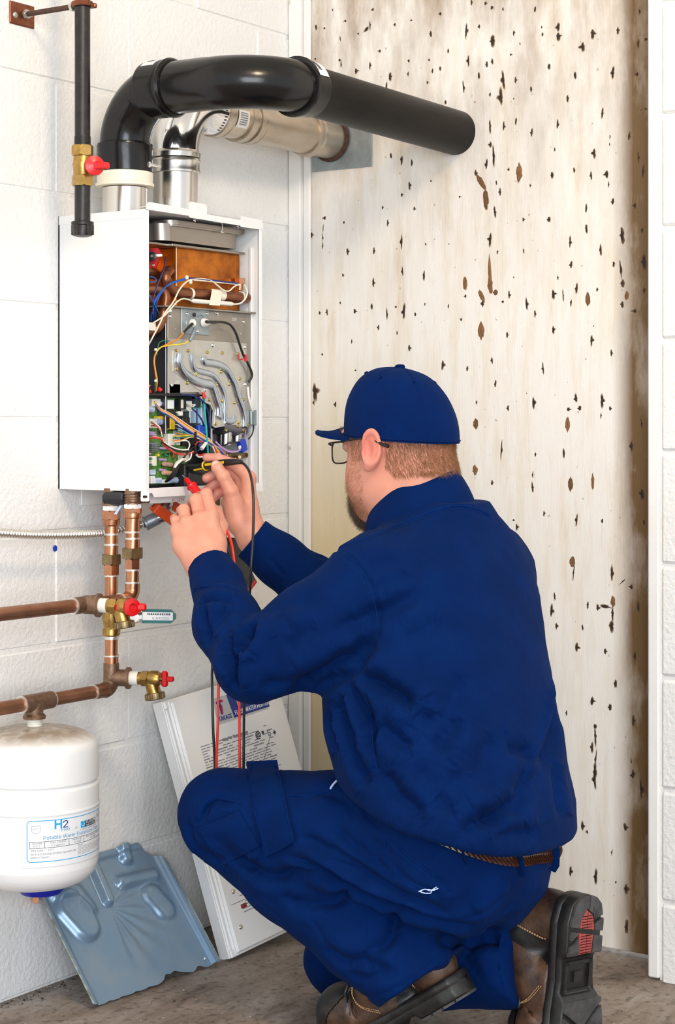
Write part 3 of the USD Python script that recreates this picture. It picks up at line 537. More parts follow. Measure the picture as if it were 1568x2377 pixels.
# cold line: the left vertical, down through the lever valve to the lower run and the tank tee
YL = -.1175; XL = vx(258.5, YL); zl = lambda y: onY(258.5, y, YL)[2]
cp = thing('cold_water_pipe', 'copper pipe dropping from heater, with lever valve, running left above white tank', 'pipe', (XL, YL, zl(1600)))
def piece(o, x, y, zf, y0, y1, r, m, name='pipe_length', seg=28): part(o, name, rod((x, y, zf(y1)), (x, y, zf(y0)), r, seg=seg), m)
part(cp, 'inlet_fitting', cat(rod((XL, YL, zl(1175)), (XL, YL, HZ0 + .004), .0135, seg=24), hull(np.vstack([tm(rod(V(XL, YL, zl(1172)), V(XL, YL, zl(1150)), .0165, seg=16)).vertices]))), 'bronze')
part(cp, 'plastic_nut', hexnut((XL, YL, zl(1185)), (0, 0, 1), .0155, zl(1174) - zl(1185)), 'white_plastic', label='white plastic nut')
part(cp, 'adaptor', cat(hexnut((XL, YL, zl(1206)), (0, 0, 1), .0172, zl(1185.5) - zl(1206)), lathe([(R34, 0), (.0150, .003), (.0155, .008), (.0158, .012)], (XL, YL, zl(1222)), (0, 0, 1), 28)), 'copper')
piece(cp, XL, YL, zl, 1207, 1265, .0120, 'copper'); piece(cp, XL, YL, zl, 1265, 1290, .0126, 'copper')
for y in (1240, 1264, 1336): part(cp, 'solder_joint', ringlet((XL, YL, zl(y)), (0, 0, 1), .0122, .0035), 'solder')
part(cp, 'union_nut', hexnut((XL, YL, zl(1310)), (0, 0, 1), .0188, zl(1287) - zl(1310), rot=.25), 'old_brass')
part(cp, 'union_tail', hexnut((XL, YL, zl(1335)), (0, 0, 1), .0150, zl(1310) - zl(1335), rot=.25), 'copper')
piece(cp, XL, YL, zl, 1334, 1405, R34, 'copper')
part(cp, 'valve_body', cat(lathe([(.0135, 0), (.0160, .002), (.0160, .012), (.0135, .016), (.0150, .024), (.0165, .034), (.0150, .044), (.0135, .052), (.0158, .056), (.0158, .066), (.0135, .068)], (XL, YL, zl(1476)), (0, 0, 1), 32), rod(V(XL, YL, zl(1428)), V(XL, YL, zl(1428)) + unit(RGT - .35 * FWD) * .034, .0075, seg=18), hexnut(V(XL, YL, zl(1428)) + unit(RGT - .35 * FWD) * .028, RGT - .35 * FWD, .009, .006)), 'brass', label='brass ball valve body')
l0 = V(XL, YL, zl(1428)) + unit(RGT - .35 * FWD) * .030; lD = proj(l0)[2]
l1, l2 = atD(330, 1430, lD - .012), atD(409, 1431, lD - .014)
ax_ = axes(l2 - l1, up=(0, 0, 1)); yd = ax_[1]
lv = part(cp, 'lever', cat(tube([l0, .5 * (l0 + l1) + V(0, 0, -.003), l1, l1 + (l2 - l1) * .3], .0105, 14, flat=.16, up=ax_[1])), 'steel_chrome', label='steel valve lever')
hp_ = hull(np.vstack([l1 + ax_[2] * s * .0125 + ax_[1] * t for s in (-1, 1) for t in (-.0022, .0022)] + [l2 - ax_[0] * .009 + ax_[2] * s * .0120 + ax_[1] * t for s in (-1, 1) for t in (-.0022, .0022)] + [l2 + ax_[2] * s * .004 + ax_[1] * t for s in (-1, 1) for t in (-.002, .002)]))
part(lv, 'lever_sleeve', hp_, 'teal', label='dark teal plastic sleeve')
nv = -ax_[1] if (-ax_[1]) @ FWD < 0 else ax_[1]; lu = ax_[0]; lvv = np.cross(nv, lu)
if lvv[2] < 0: lvv = -lvv
lab0 = l1 + lu * .001 - lvv * .009 + nv * .0024
part(lv, 'lever_label', extr(rrect(0, .002, .054, .0165, .001), .0005, lab0, lu, np.cross(nv, lu)), 'label_white', label='white paper label on the lever')
part(lv, 'print', cat(*[extr(Polygon([(.009 + k * .0032, .011), (.0108 + k * .0032 + (k % 3) * .0003, .011), (.0108 + k * .0032, .0145), (.009 + k * .0032, .0145)]), .0002, lab0 + nv * .0005, lu, np.cross(nv, lu)) for k in range(13)]), 'ink')
part(lv, 'print', text('N.AFR30SS', .0040, lab0 + nv * .0005 + lu * .017 + np.cross(nv, lu) * .0035, lu, np.cross(nv, lu), .0002), 'ink_grey', smooth=False)
piece(cp, XL, YL, zl, 1476, 1560, R34, 'copper')
part(cp, 'solder_joint', ringlet((XL, YL, zl(1480)), (0, 0, 1), R34 + .0005, .006), 'solder')
part(cp, 'solder_joint', ringlet((XL, YL, zl(1522)), (0, 0, 1), R34 + .0016, .003), 'solder')
piece(cp, XL, YL, zl, 1522, 1558, R34 + .0013, 'copper')
zt_ = zl(1573); zr = zl(1592); dv = unit(V(.42, -.91, 0))
zb = .5 * (zt_ + zr)
part(cp, 'tee', cat(tube(np.array([[XL, YL, zt_ + .026], [XL, YL, zt_ - .002]]), .0140, 28), tube(arc(V(XL - .018, YL, zt_ - .002), (1, 0, 0), (0, 0, -1), .018, 10), .0142, 28), rod(V(XL, YL, zt_), V(XL, YL, zt_) + dv * .030, .0150, seg=28), lathe([(.016, 0), (.0195, .001), (.0195, .006), (.016, .007)], V(XL, YL, zt_) + dv * .028, dv, 32)), 'bronze', label='cast bronze tee')
def runp(zpx0, zpx1): pass
XT = onY(80, 1600, YL)[0]; zrun = zt_ - .020; zrl = onY(0, 1645, YL)[2]
part(cp, 'run_pipe', rod((XL - .018, YL, zrun), (XT - .3, YL, zrun + (zrl - zrun) * (XL - XT + .3) / (XL - onY(0, 1645, YL)[0])), R34, seg=28), 'copper_dull')
part(cp, 'run_sleeve', rod((XL - .048, YL, zrun), (XL - .016, YL, zrun), .0130, seg=28), 'copper_dull')
zT = zrun + (zrl - zrun) * (XL - XT) / (XL - onY(0, 1645, YL)[0])
part(cp, 'solder_joint', ringlet((XL - .048, YL, zrun), (1, 0, 0), .0128, .003), 'solder')
tz0 = onY(82, 1668, YL)[2]
part(cp, 'tank_tee', cat(rod((XT - .030, YL, zT), (XT + .040, YL, zT), .0150, seg=30), tube(np.array([[XT, YL, zT], [XT, YL, zT - .02], [XT, YL, tz0 + .004]]), np.array([.0165, .0145, .0150]), 30), lathe([(.014, 0), (.0190, .0005), (.0195, .005), (.0165, .008)], (XT, YL, tz0), (0, 0, 1), 32)), 'bronze', label='cast bronze tee over the tank')
for s in (-.031, .041): part(cp, 'solder_joint', ringlet((XT + s, YL, zT), (1, 0, 0), .0140, .003), 'solder')
def drain_valve(o, p, d, s=1.0):
    """Boiler drain: threaded stub, brass body, hose outlet bent down with its cap, red wing handle."""
    d = unit(d); b = part(o, 'drain_valve', cat(rod(p + d * .014, p + d * .046, .0115, seg=24), hexnut(p + d * .022, d, .0145, .012), lathe([(.012, 0), (.0145, .006), (.0145, .016), (.011, .022)], p + d * .034, d, 24),
        tube(spline([p + d * .038, p + d * .041 + V(0, 0, -.012), p + d * .045 + V(0, 0, -.026)], 6), np.linspace(.012, .0125, 13), 22)), 'brass', label='brass drain valve')
    part(b, 'thread_tape', rod(p, p + d * .016, .0125, seg=24), 'ivory', label='white thread tape')
    q = p + d * .0455 + V(0, 0, -.026); dd = unit(d * .16 + V(0, 0, -1))
    kn = [(.013, 0)] + [(.0168, .001), (.0175, .003), (.0175, .011), (.0165, .0125)]
    part(b, 'hose_cap', cat(lathe(kn, q - dd * .002, dd, 40), *[obox(q + dd * .005 + .0175 * (math.cos(a) * frame(dd)[0] + math.sin(a) * frame(dd)[1]), (.0014, .0012, .009), [math.cos(a) * frame(dd)[0] + math.sin(a) * frame(dd)[1], np.cross(dd, math.cos(a) * frame(dd)[0] + math.sin(a) * frame(dd)[1]), dd], .0003) for a in np.linspace(0, 2 * np.pi, 28, endpoint=False)]), 'old_brass')
    h = p + d * .056
    part(b, 'stem', rod(p + d * .05, h + d * .004, .0042, seg=14), 'old_brass')
    return b, h
b_, h_ = drain_valve(cp, V(XL, YL, zt_) + dv * .034, dv)
part(b_, 'handle', cat(obox(h_ + dv * .008, (.012, .009, .028), [dv, np.cross((0, 0, 1), dv), (0, 0, 1)], .003), obox(h_ + dv * .018, (.014, .008, .009), [dv, np.cross((0, 0, 1), dv), (0, 0, 1)], .002)), 'red_plastic', label='red wing handle')
# hot line: the right vertical down to the elbow and the upper run
YR = -.1645; XR = vx(308, YR); zh = lambda y: onY(308, y, YR)[2]
hw = thing('hot_water_pipe', 'nearer copper pipe below heater turning left into a horizontal run with drain valve', 'pipe', (XR, YR, zh(1400)))
part(hw, 'outlet_fitting', cat(rod((XR, YR, zh(1172)), (XR, YR, HZ0 + .004), .0150, seg=26), *[torus((XR, YR, zh(y)), (0, 0, 1), .0152, .0015, 28, 8) for y in (1146, 1152, 1158, 1164)], rod((XR, YR, zh(1158)), V(XR, YR, zh(1158)) + RGT * .030, .0080, seg=18)), 'bronze')
part(hw, 'drain_plug', rod(V(XR, YR, zh(1156)) - RGT * .012, V(XR, YR, zh(1158)) - RGT * .050 + FWD * .02, .0125, seg=24, ch=.002), 'black_plastic', label='black plastic plug')
part(hw, 'mounting_tab', extr(rrect(0, 0, .015, .018, .003).difference(rrect(.0035, .0055, .0115, .0105, .002)), .002, V(HX0 - .004, HYF + .004, HZ0 - .017) + RGT * -.002, RGT, (0, 0, 1)), 'white_enamel')
part(hw, 'plastic_nut', hexnut((XR, YR, zh(1180)), (0, 0, 1), .0172, zh(1170) - zh(1180), rot=.2), 'white_plastic', label='white plastic nut')
part(hw, 'adaptor', cat(hexnut((XR, YR, zh(1191)), (0, 0, 1), .0172, zh(1180) - zh(1191)), lathe([(R34, 0), (.0150, .002), (.0155, .006), (.0150, .011), (.0155, .013)], (XR, YR, zh(1205)), (0, 0, 1), 28)), 'copper')
piece(hw, XR, YR, zh, 1204, 1234, .0128, 'copper'); piece(hw, XR, YR, zh, 1234, 1250, .0118, 'copper'); piece(hw, XR, YR, zh, 1250, 1275, .0129, 'copper')
for y in (1235, 1250, 1323, 1352): part(hw, 'solder_joint', ringlet((XR, YR, zh(y)), (0, 0, 1), .0124, .0035), 'solder')
part(hw, 'union_nut', hexnut((XR, YR, zh(1296)), (0, 0, 1), .0200, zh(1272) - zh(1296), rot=.1), 'old_brass')
part(hw, 'union_tail', hexnut((XR, YR, zh(1322)), (0, 0, 1), .0140, zh(1297) - zh(1322), rot=.1), 'copper')
piece(hw, XR, YR, zh, 1322, 1358, .0116, 'copper')
zU = onY(290, 1393, YR)[2]; zUl = onY(0, 1426, YR)[2]; XU = onY(0, 1426, YR)[0]
Re = .019
part(hw, 'elbow', tube(np.vstack([[XR, YR, zh(1352)], arc(V(XR - Re, YR, zU + Re), (1, 0, 0), (0, 0, -1), Re, 12), [XR - Re - .014, YR, zU]]), .0129, 28), 'copper', smooth=50)
zrunU = lambda x: zU + (zUl - zU) * (XR - x) / (XR - XU)
part(hw, 'run_pipe', rod((XR - Re - .01, YR, zU), (XU - .3, YR, zrunU(XU - .3)), R34, seg=28), 'copper_dull')
XV = onY(198, 1408, YR)[0]; pV = V(XV, YR, zrunU(XV))
dV = unit(V(.30, -.95, -.02))
part(hw, 'tee', cat(rod((XV - .030, YR, zrunU(XV)), (XV + .034, YR, zrunU(XV)), .0145, seg=28), rod(pV, pV + dV * .024, .0160, seg=28), lathe([(.016, 0), (.0205, .001), (.0205, .005), (.016, .006)], pV + dV * .022, dV, 32)), 'bronze', label='cast bronze tee')
for s in (-.031, .035, ): part(hw, 'solder_joint', ringlet((XV + s, YR, zrunU(XV)), (1, 0, 0), .0135, .003), 'solder')
part(hw, 'solder_joint', ringlet((XR - Re - .014, YR, zU), (1, 0, 0), .0128, .003), 'solder')
b_, h_ = drain_valve(hw, pV + dV * .026, dV)
sd = np.cross((0, 0, 1), dV)
part(b_, 'handle', cat(lathe([(.006, 0), (.0145, .0005), (.0155, .005), (.0145, .010), (.007, .011), (.005, .008)], h_ + dV * .002, -FWD + RGT * .5, 32), obox(h_ - FWD * .004 - RGT * .014, (.020, .009, .014), axes(RGT), .003), obox(h_ - FWD * .002 + RGT * .018, (.022, .008, .013), axes(RGT), .003)), 'red_plastic', label='red wing handle')
# blue wire tag between the two vertical pipes
single('wire_tag', tube(spline([V(*onY(268, 1194, -.146)), V(*onY(274, 1183, -.146)), V(*onY(283, 1171, -.146))], 4), .0035, 8, flat=.4), 'cap_blue', 'small pale blue plastic tie poking out between the copper pipe nuts', 'cable tie')
# ------------------------------------------------------------------ the open water heater
HW = thing('water_heater', 'white wall-hung tankless water heater with its front cover off and wiring exposed', 'water heater', (HX0, 0, HZ0))
def Z1(x, y, Y): return onY(330 + x / 5.807, 460 + y / 5.807, Y)     # picture crops the parts were measured in
def Z2(x, y, Y): return onY(330 + x / 5.6, 700 + y / 5.6, Y)
def Z3(x, y, Y): return onY(330 + x / 5.6, 910 + y / 5.6, Y)
cas = part(HW, 'side_panel', cat(box((HX0, HYF, HZ0), (HX0 + .0016, 0, HZ1), .0006), box((HX0, HYF - .0012, HZ0), (HX0 + .009, HYF, HZ1 - .002), .0005), box((HX0 - .0006, HYF + .004, HZ1 - .016), (HX0 + .0002, -.002, HZ1 - .001), .0003)), 'white_enamel')
for py in (637, 768, 898):                                            # three faint pressed squares
    c = onX(238, py, HX0); w_, h_ = .052, .050
    q = rrect(-w_ / 2, -h_ / 2, w_ / 2, h_ / 2, .009)
    part(cas, 'pressed_square', extr(q.difference(q.buffer(-.0012)), .0005, c + V(.0002, 0, 0), (0, -1, 0), (0, 0, 1)), 'white_enamel')
part(HW, 'side_panel', cat(box((HX1 - .0016, HYF, HZ0), (HX1, 0, HZ1), .0006), box((HX1 - .009, HYF - .0012, HZ0), (HX1, HYF, HZ1), .0005), box((HX1 - .006, HYF + .02, HZ0 + .02), (HX1 - .0012, HYF + .026, HZ1 - .04), .001)), 'white_enamel')
part(HW, 'back_plate', box((HX0, -.004, HZ0), (HX1, 0, HZ1), .0006), 'white_enamel')
for zs in (HZ1 + .011, HZ0 - .016): part(HW, 'wall_bracket', box((HX0 + .06, -.003, zs - .016), (HX1 - .06, 0, zs + .016), .0008), 'white_enamel')
part(HW, 'top_panel', box((HX0 + .001, HYF, HZ1 - .0016), (HX1 - .001, -.002, HZ1), .0005), 'white_enamel')
part(HW, 'bottom_panel', box((HX0 + .001, HYF, HZ0), (HX1 - .001, -.002, HZ0 + .0016), .0005), 'white_enamel')
xr = lambda px, py: onY(px, py, HYF)[0]; zr_ = lambda px, py: onY(px, py, HYF)[2]
r0, r1_, r2_, r3_ = xr(338, 480), xr(437, 490), xr(478, 495), xr(557, 510)
rail = Polygon([(HX0, HZ1 - .001), (HX0, HZ1 + .006), (HX0 + .007, HZ1 + .0125), (r1_, HZ1 + .0105), (r1_, HZ1 + .0215), (r1_ + .004, HZ1 + .0245), (r2_ - .004, HZ1 + .0235), (r2_, HZ1 + .020), (r2_, HZ1 + .0060), (r3_, HZ1 + .0040), (r3_, HZ1 + .0125), (HX1 - .004, HZ1 + .0105), (HX1, HZ1 + .004), (HX1, HZ1 - .008), (r3_, HZ1 - .008), (r3_, HZ1 - .006), (r1_ + .002, HZ1 - .0045), (r1_ - .003, HZ1 - .0015)])
slot = Point((r1_ + r2_) / 2, HZ1 + .0165).buffer(.0012).union(Polygon([((r1_ + r2_) / 2 - .0009, HZ1 + .0105), ((r1_ + r2_) / 2 + .0009, HZ1 + .0105), ((r1_ + r2_) / 2 + .0009, HZ1 + .017), ((r1_ + r2_) / 2 - .0009, HZ1 + .017)])).union(Point(r0 + .072, HZ1 + .007).buffer(.0009)).union(Point(r3_ + .012, HZ1 + .0035).buffer(.0010))
part(HW, 'top_rail', extr(rail.difference(slot), .0014, (0, HYF - .0014, 0), (1, 0, 0), (0, 0, 1)), 'white_enamel')
part(HW, 'top_rail_lip', box((HX0 + .004, HYF - .001, HZ1 + .0035), (HX1 - .004, HYF + .016, HZ1 + .0048), .0004), 'white_enamel')
brail = Polygon([(HX0, HZ0 + .006), (HX0, HZ0 - .003), (HX0 + .016, HZ0 - .003), (HX0 + .021, HZ0 - .0095), (HX0 + .022, HZ0 - .0105), (xr(432, 1150), HZ0 - .0105), (xr(445, 1150), HZ0 - .0095), (HX1, HZ0 - .0095), (HX1, HZ0 + .006)])
part(HW, 'bottom_rail', extr(brail.difference(Point(xr(389, 1146), HZ0 - .002).buffer(.0009)), .0014, (0, HYF - .0014, 0), (1, 0, 0), (0, 0, 1)), 'white_enamel')
part(HW, 'intake_spigot', rod((PX, PY0, HZ1 - .002), (PX, PY0, zw - .006), .0405, seg=48), 'steel', label='steel intake spigot')
# flue hood
def prism_round(x0, x1, y0, y1, z0, z1, r, n=8):
    """A box whose vertical front-left edge is rounded (radius r)."""
    a = np.linspace(0, np.pi / 2, n); P = [(x0 + r - r * math.sin(t), y0 + r - r * math.cos(t)) for t in a]
    return trimesh.creation.extrude_polygon(Polygon(P + [(x0, y1), (x1, y1), (x1, y0)]), z1 - z0, engine='earcut').apply_translation((0, 0, z0))
Yh = -.184
xh0, xh1 = onY(398, 515, Yh)[0], onY(568, 530, Yh)[0]; zh0, zh1 = onY(437, 524, Yh)[2], HZ1 - .008
part(HW, 'flue_hood_cap', cat(prism_round(xh0, xh1, Yh, -.02, zh0, zh1, .022, 10), prism_round(xh0 + .0015, xh1 - .0015, Yh + .0015, -.02, zh0 - .003, zh0 + .002, .020, 10)), 'steel_brown', smooth=50)
Yb = -.176; xb0, xb1 = onY(378, 560, Yb)[0], onY(547, 555, Yb)[0]; zb0 = onY(420, 562, Yb)[2]
dome_ = prism_round(xb0, xb1, Yb, -.03, zb0, zh0 + .001, .024, 12)
part(HW, 'flue_hood', dome_, 'steel_brown', smooth=50)
part(HW, 'flue_throat', hull(np.vstack([dome_.vertices[dome_.vertices[:, 2] > zh0] , prism_round(xh0 + .004, xh1 - .004, Yh + .004, -.02, zh0 - .002, zh0, .02).vertices])), 'steel_brown', smooth=40)
Yf = -.182; zf = onY(408, 566, Yf)[2]
part(HW, 'hood_flange', cat(box((HX0 + .01, Yf + .010, zf - .004), (onY(408, 566, Yf)[0] + .004, -.03, zf), .0006), box((onY(400, 566, Yf)[0], Yf, zf - .0045), (onY(570, 577, Yf)[0], -.03, zf), .0006)), 'steel_brown')
for x, y in ((705, 300), (1290, 380)): part(HW, 'screw', screw(Z1(x, y, Yh), (0, -1, 0), .0036, .0025), 'steel_chrome')
part(HW, 'wire_clip', tube(spline([Z1(960, 320, Yh - .001), Z1(1030, 325, Yh - .003), Z1(1080, 345, Yh - .002), Z1(1082, 420, Yh - .002), Z1(1070, 462, Yh - .003), Z1(1105, 460, Yh - .003)], 4), .0008, 6), 'cream_plastic')
part(HW, 'hood_side', box((HX0 + .006, Yh + .05, zf), (xb0 + .004, Yh + .054, zh1), .0006), 'steel_dark')
# copper heat exchanger
Yx = -.166; xx0, xx1 = onY(409, 600, Yx)[0], onY(557, 600, Yx)[0]; zx0 = onY(500, 718, Yx)[2]
hx = part(HW, 'heat_exchanger', cat(box((xx0, Yx, zx0), (xx1, -.03, zf - .004), .0012), box((HX0 + .006, Yx + .035, zx0), (xx0 + .002, Yx + .04, zf - .004), .0006)), 'exchanger', label='orange brown copper heat exchanger')
part(hx, 'corner_seam', rod((xx0, Yx - .0004, zx0 + .02), (xx0, Yx - .0004, zf - .004), .0016, seg=10), 'copper')
th = onY(357, 596, Yx + .01); thn = unit(V(-.9, -.44, 0)); ta_ = np.cross((0, 0, 1), thn)
ts = part(HW, 'thermostat', cat(extr(Polygon([(-.013, .006), (-.008, .013), (.008, .013), (.013, .006), (.004, -.018), (-.004, -.018)]).buffer(.002, 4), .005, th, ta_, (0, 0, 1)), lathe([(.010, 0), (.010, .009)], th, thn, 24)), 'red_dark', label='red disc thermostat')
part(ts, 'thermostat_disc', cat(lathe([(.0085, .008), (.0085, .0115), (.004, .0125)], th, thn, 24)), 'black_plastic')
part(ts, 'terminal', cat(rod(th + thn * .0125, th + thn * .015, .0025, seg=12), obox(th + thn * .012 + RGT * .012 + V(0, 0, .0015), (.013, .003, .006), axes(RGT), .001), obox(th + thn * .012 - RGT * .012, (.012, .002, .005), axes(RGT), .001)), 'steel_chrome')
part(ts, 'screw', screw(th + thn * .005 + V(0, 0, -.0155), thn, .003, .002), 'steel_chrome')
# copper tubes in front of the exchanger
def pts(Z, L, Y): return spline([Z(x, y, Y if len(q) == 0 else q[0]) for x, y, *q in L], 7)
Yt = -.180
part(HW, 'copper_tube', tube(pts(Z1, [(400, 985, -.150), (350, 985, -.165), (315, 1060), (360, 1180), (450, 1260), (600, 1282), (900, 1300), (1415, 1345)], Yt), .0098, 20), 'copper_brown', smooth=60)
part(HW, 'copper_tube', tube(pts(Z1, [(-160, 1000, -.15), (40, 1000, -.152), (140, 1005, -.148), (190, 1030, -.13), (230, 1050, -.10)], -.15), .0088, 18), 'copper_brown', smooth=60)
part(HW, 'copper_tube', tube(pts(Z1, [(-120, 1230, -.152), (60, 1232, -.160), (200, 1232, -.168), (300, 1270, -.174), (318, 1380, -.178), (290, 1520, -.178), (262, 1640, -.178), (210, 1740, -.176), (130, 1795, -.170), (20, 1815, -.160), (-60, 1820, -.14)], -.17), .0092, 20), 'copper_brown', smooth=60)
for x in (645, 1335): part(HW, 'tube_clip', tube([Z1(x - 14, 1285 + (x - 645) * .066, Yt), Z1(x + 14, 1286 + (x - 645) * .066, Yt)], .0104, 22), 'cream_plastic')
part(HW, 'heater_cartridge', tube([Z1(665, 1385, -.192), Z1(690, 1386, -.192), Z1(1200, 1425, -.192), Z1(1230, 1428, -.192)], [.0022, .0042, .0042, .0024], 16), 'wire_white', label='white ceramic heater cartridge')
part(HW, 'tape_band', cat(tube([Z1(940, 1300, Yt - .001), Z1(1085, 1312, Yt - .001)], .0106, 22), hull(np.vstack([Z1(945, 1225, -.1925), Z1(1085, 1245, -.1925), Z1(1050, 1450, -.197), Z1(905, 1440, -.197), Z1(945, 1225, -.191), Z1(1085, 1245, -.191), Z1(1050, 1450, -.1955), Z1(905, 1440, -.1955)]))), 'cream_plastic', label='beige tape holding the cartridge')
part(HW, 'tube_union', cat(hexnut(Z1(1320, 1080, -.176) , (0, 0, -1), .0105, .011), rod(Z1(1320, 1140, -.176), Z1(1320, 1240, -.176), .0065, seg=16)), 'copper')
part(HW, 'bracket_bar', obox((Z1(690, 1100, -.178) + Z1(1310, 1160, -.178)) / 2, (np.linalg.norm(Z1(690, 1100, -.178) - Z1(1310, 1160, -.178)), .003, .0035), axes(Z1(1310, 1160, -.178) - Z1(690, 1100, -.178)), .0006), 'cream_plastic')
# burner box
Yn = -.185; xn0, xn1 = onY(390, 750, Yn)[0], HX1 - .006; zn1 = onY(420, 716, Yn)[2]; zn0 = onY(400, 918, -.185)[2]
bb = part(HW, 'burner_box', box((xn0, Yn, zn0), (xn1, -.04, zn1), .0008), 'burner_box', label='grey brown burner box')
part(bb, 'box_lip', box((onY(385, 712, Yn - .01)[0], Yn - .010, zn1), (HX1 - .003, -.05, zn1 + .003), .0006), 'burner_box')
part(HW, 'insulation_board', box((HX0 + .004, Yn + .030, HZ0 + .10), (xn0 + .002, Yn + .034, zn1 + .01), .0006), 'board_black')
part(HW, 'insulation_board', box((xn0 - .004, Yn + .002, HZ0 + .10), (xn0, Yn + .033, zn1), .0006), 'steel_dark')
ig0, ig1 = Z2(515, 85, Yn - .002), Z2(872, 440, Yn - .002)
ig = part(HW, 'ignition_plate', cat(box((ig0[0], Yn - .002, ig1[2]), (ig1[0], Yn, ig0[2]), .0007), *[tube(spline([Z2(x0, y0, Yn - .002) for x0, y0 in L], 4), rr, 10, flat=.35) for L, rr in (([(560, 250), (560, 300)], .003), ([(720, 200), (760, 175), (800, 200)], .002))], extr(rrect(Z2(550, 350, 0)[0], Z2(640, 350, Yn)[2], Z2(640, 230, Yn)[0], Z2(640, 230, Yn)[2], .002), .0015, (0, Yn - .0035, 0), (1, 0, 0), (0, 0, 1)) if False else None), 'galvanised', label='pale zinc ignition plate')
part(ig, 'porcelain_cap', lathe([(.0080, 0), (.0085, .004), (.0060, .010), (.0030, .016)], Z2(790, 275, Yn - .002), unit(V(.15, -1, 0)), 24), 'wire_white')
part(ig, 'porcelain_cap', lathe([(.0075, 0), (.0070, .004), (.0040, .007)], Z2(650, 280, Yn - .002), (0, -1, 0), 24), 'wire_white')
part(ig, 'sight_glass', cat(lathe([(.0036, 0), (.0040, .002), (.0030, .0025)], Z2(675, 172, Yn - .002), (0, -1, 0), 20)), 'black_plastic')
for x, y in ((585, 160), (845, 160), (720, 390)): part(ig, 'screw', screw(Z2(x, y, Yn - .002), (0, -1, 0), .0030, .002), 'steel_chrome')
# manifold plate with pressed gas channels
Ym = -.190
mp = [Z2(335, 478, Ym), Z2(1360, 545, Ym), Z2(1362, 1080, Ym), Z3(1400, 100, Ym), Z3(1440, 260, Ym), Z3(1440, 420, Ym), Z3(1370, 470, Ym), Z3(1340, 545, Ym), Z3(1290, 545, Ym), Z3(1220, 460, Ym), Z3(1080, 445, Ym), Z3(950, 465, Ym), Z3(920, 440, Ym), Z3(930, 260, Ym), Z3(890, 170, Ym), Z3(770, 110, Ym), Z3(740, 0, Ym), Z2(330, 1190, Ym)]
pl = Polygon([(min(p[0], HX1 - .0025), p[2]) for p in mp]).buffer(.002).buffer(-.002)
mf = part(HW, 'manifold_plate', cat(extr(pl, .003, (0, Ym + .003, 0), (1, 0, 0), (0, 0, 1)), extr(pl.buffer(-.004).intersection(Polygon([(p[0], p[2]) for p in (Z2(400, 640, Ym), Z2(1250, 680, Ym), Z2(1290, 1450, Ym), Z3(1330, 500, Ym), Z3(940, 440, Ym), Z3(900, 100, Ym), Z2(400, 900, Ym))])), .0008, (0, Ym, 0), (1, 0, 0), (0, 0, 1))), 'zinc', label='pressed zinc gas manifold')
for L, w0 in (([(480, 690), (470, 790), (530, 920), (650, 1010), (780, 1060), (890, 1085), (930, 1170), (960, 1270), (990, 1370), (992, 1480), (985, 1510)], .0080), ([(635, 680), (650, 800), (685, 885), (780, 915), (900, 950), (970, 1020), (1020, 1100), (1060, 1200), (1075, 1320), (1072, 1430), (1078, 1545)], .0052), ([(790, 720), (805, 785), (900, 800), (1000, 825), (1090, 885), (1150, 985), (1200, 1085), (1240, 1230), (1300, 1390), (1325, 1510), (1330, 1620)], .0068), ([(1078, 1545), (1140, 1560), (1190, 1540), (1190, 1480)], .0052)):
    part(mf, 'gas_channel', tube(spline([Z2(x, y, Ym - .0005) for x, y in L], 5), w0 * 1.12, 16, flat=.85, up=(0, 1, 0)), 'zinc_blue', smooth=60)
for x, y in ((445, 635), (600, 640), (850, 660), (1045, 670), (1240, 680), (450, 880), (700, 945), (590, 1060), (1025, 915), (965, 1085), (1130, 1075), (1270, 1005), (880, 1280), (1040, 1295), (1200, 1315), (1315, 1275), (955, 1592), (1085, 1675), (1255, 1572), (1250, 1622), (1380, 1597), (1310, 1672)):
    part(mf, 'brass_screw', screw(Z2(x, y, Ym - .0008), (0, -1, 0), .0030, .0032), 'gold_screw')
for x, y in ((360, 190), (970, 150), (1320, 265), (920, 570), (1340, 595), (820, 1150), (1345, 1080), (425, 360), (1268, 420)):
    part(HW, 'screw', screw(Z2(x, y, (Yn if y < 500 else Ym)), (0, -1, 0), .0036 if x not in (425, 1268) else .0016, .0025), 'steel_chrome')
for s, x, y, h, m in (('11V', 1170, 245, .0052, 'label_white'), ('A', 975, 182, .005, 'label_white'), ('A', 995, 780, .0052, 'ink'), ('117', 1105, 812, .0062, 'ink'), ('117', 430, 1060, .0052, 'label_white')):
    part(HW, 'lettering', text(s, h, Z2(x, y, (Yn if y < 500 else Ym) - .0002), (1, 0, 0), (0, 0, 1), .0003), m, smooth=False)
# gas valve and motor below the manifold
part(HW, 'gas_valve', cat(box(Z3(905, 300, -.165), Z3(1035, 700, -.15), .002), box(Z3(880, 200, -.172), Z3(930, 470, -.155), .002), tube([Z3(1000, 450, -.178), Z3(1300, 500, -.178)], .014, 20)), 'steel_dark')
part(HW, 'valve_solenoid', cat(rod(Z3(1090, 520, -.178), Z3(1090, 690, -.178), .0115, seg=24), rod(Z3(1240, 540, -.180), Z3(1240, 640, -.180), .009, seg=20)), 'steel', label='steel solenoid valve')
part(HW, 'brass_flange', cat(box(Z3(1110, 795, -.175), Z3(1290, 850, -.15), .002), rod(Z3(1270, 845, -.178), Z3(1270, 845, -.186), .003)), 'old_brass')
part(HW, 'gas_inlet', rod(Z3(1200, 850, -.165), Z3(1200, 1330, -.165), .0115, seg=24), 'copper')
part(HW, 'gas_inlet_nut', hexnut(onY(497, 1146, -.165), (0, 0, -1), .014, .022), 'old_brass')
for x, y in ((1210, 800), (1345, 1590 - 1170)): pass
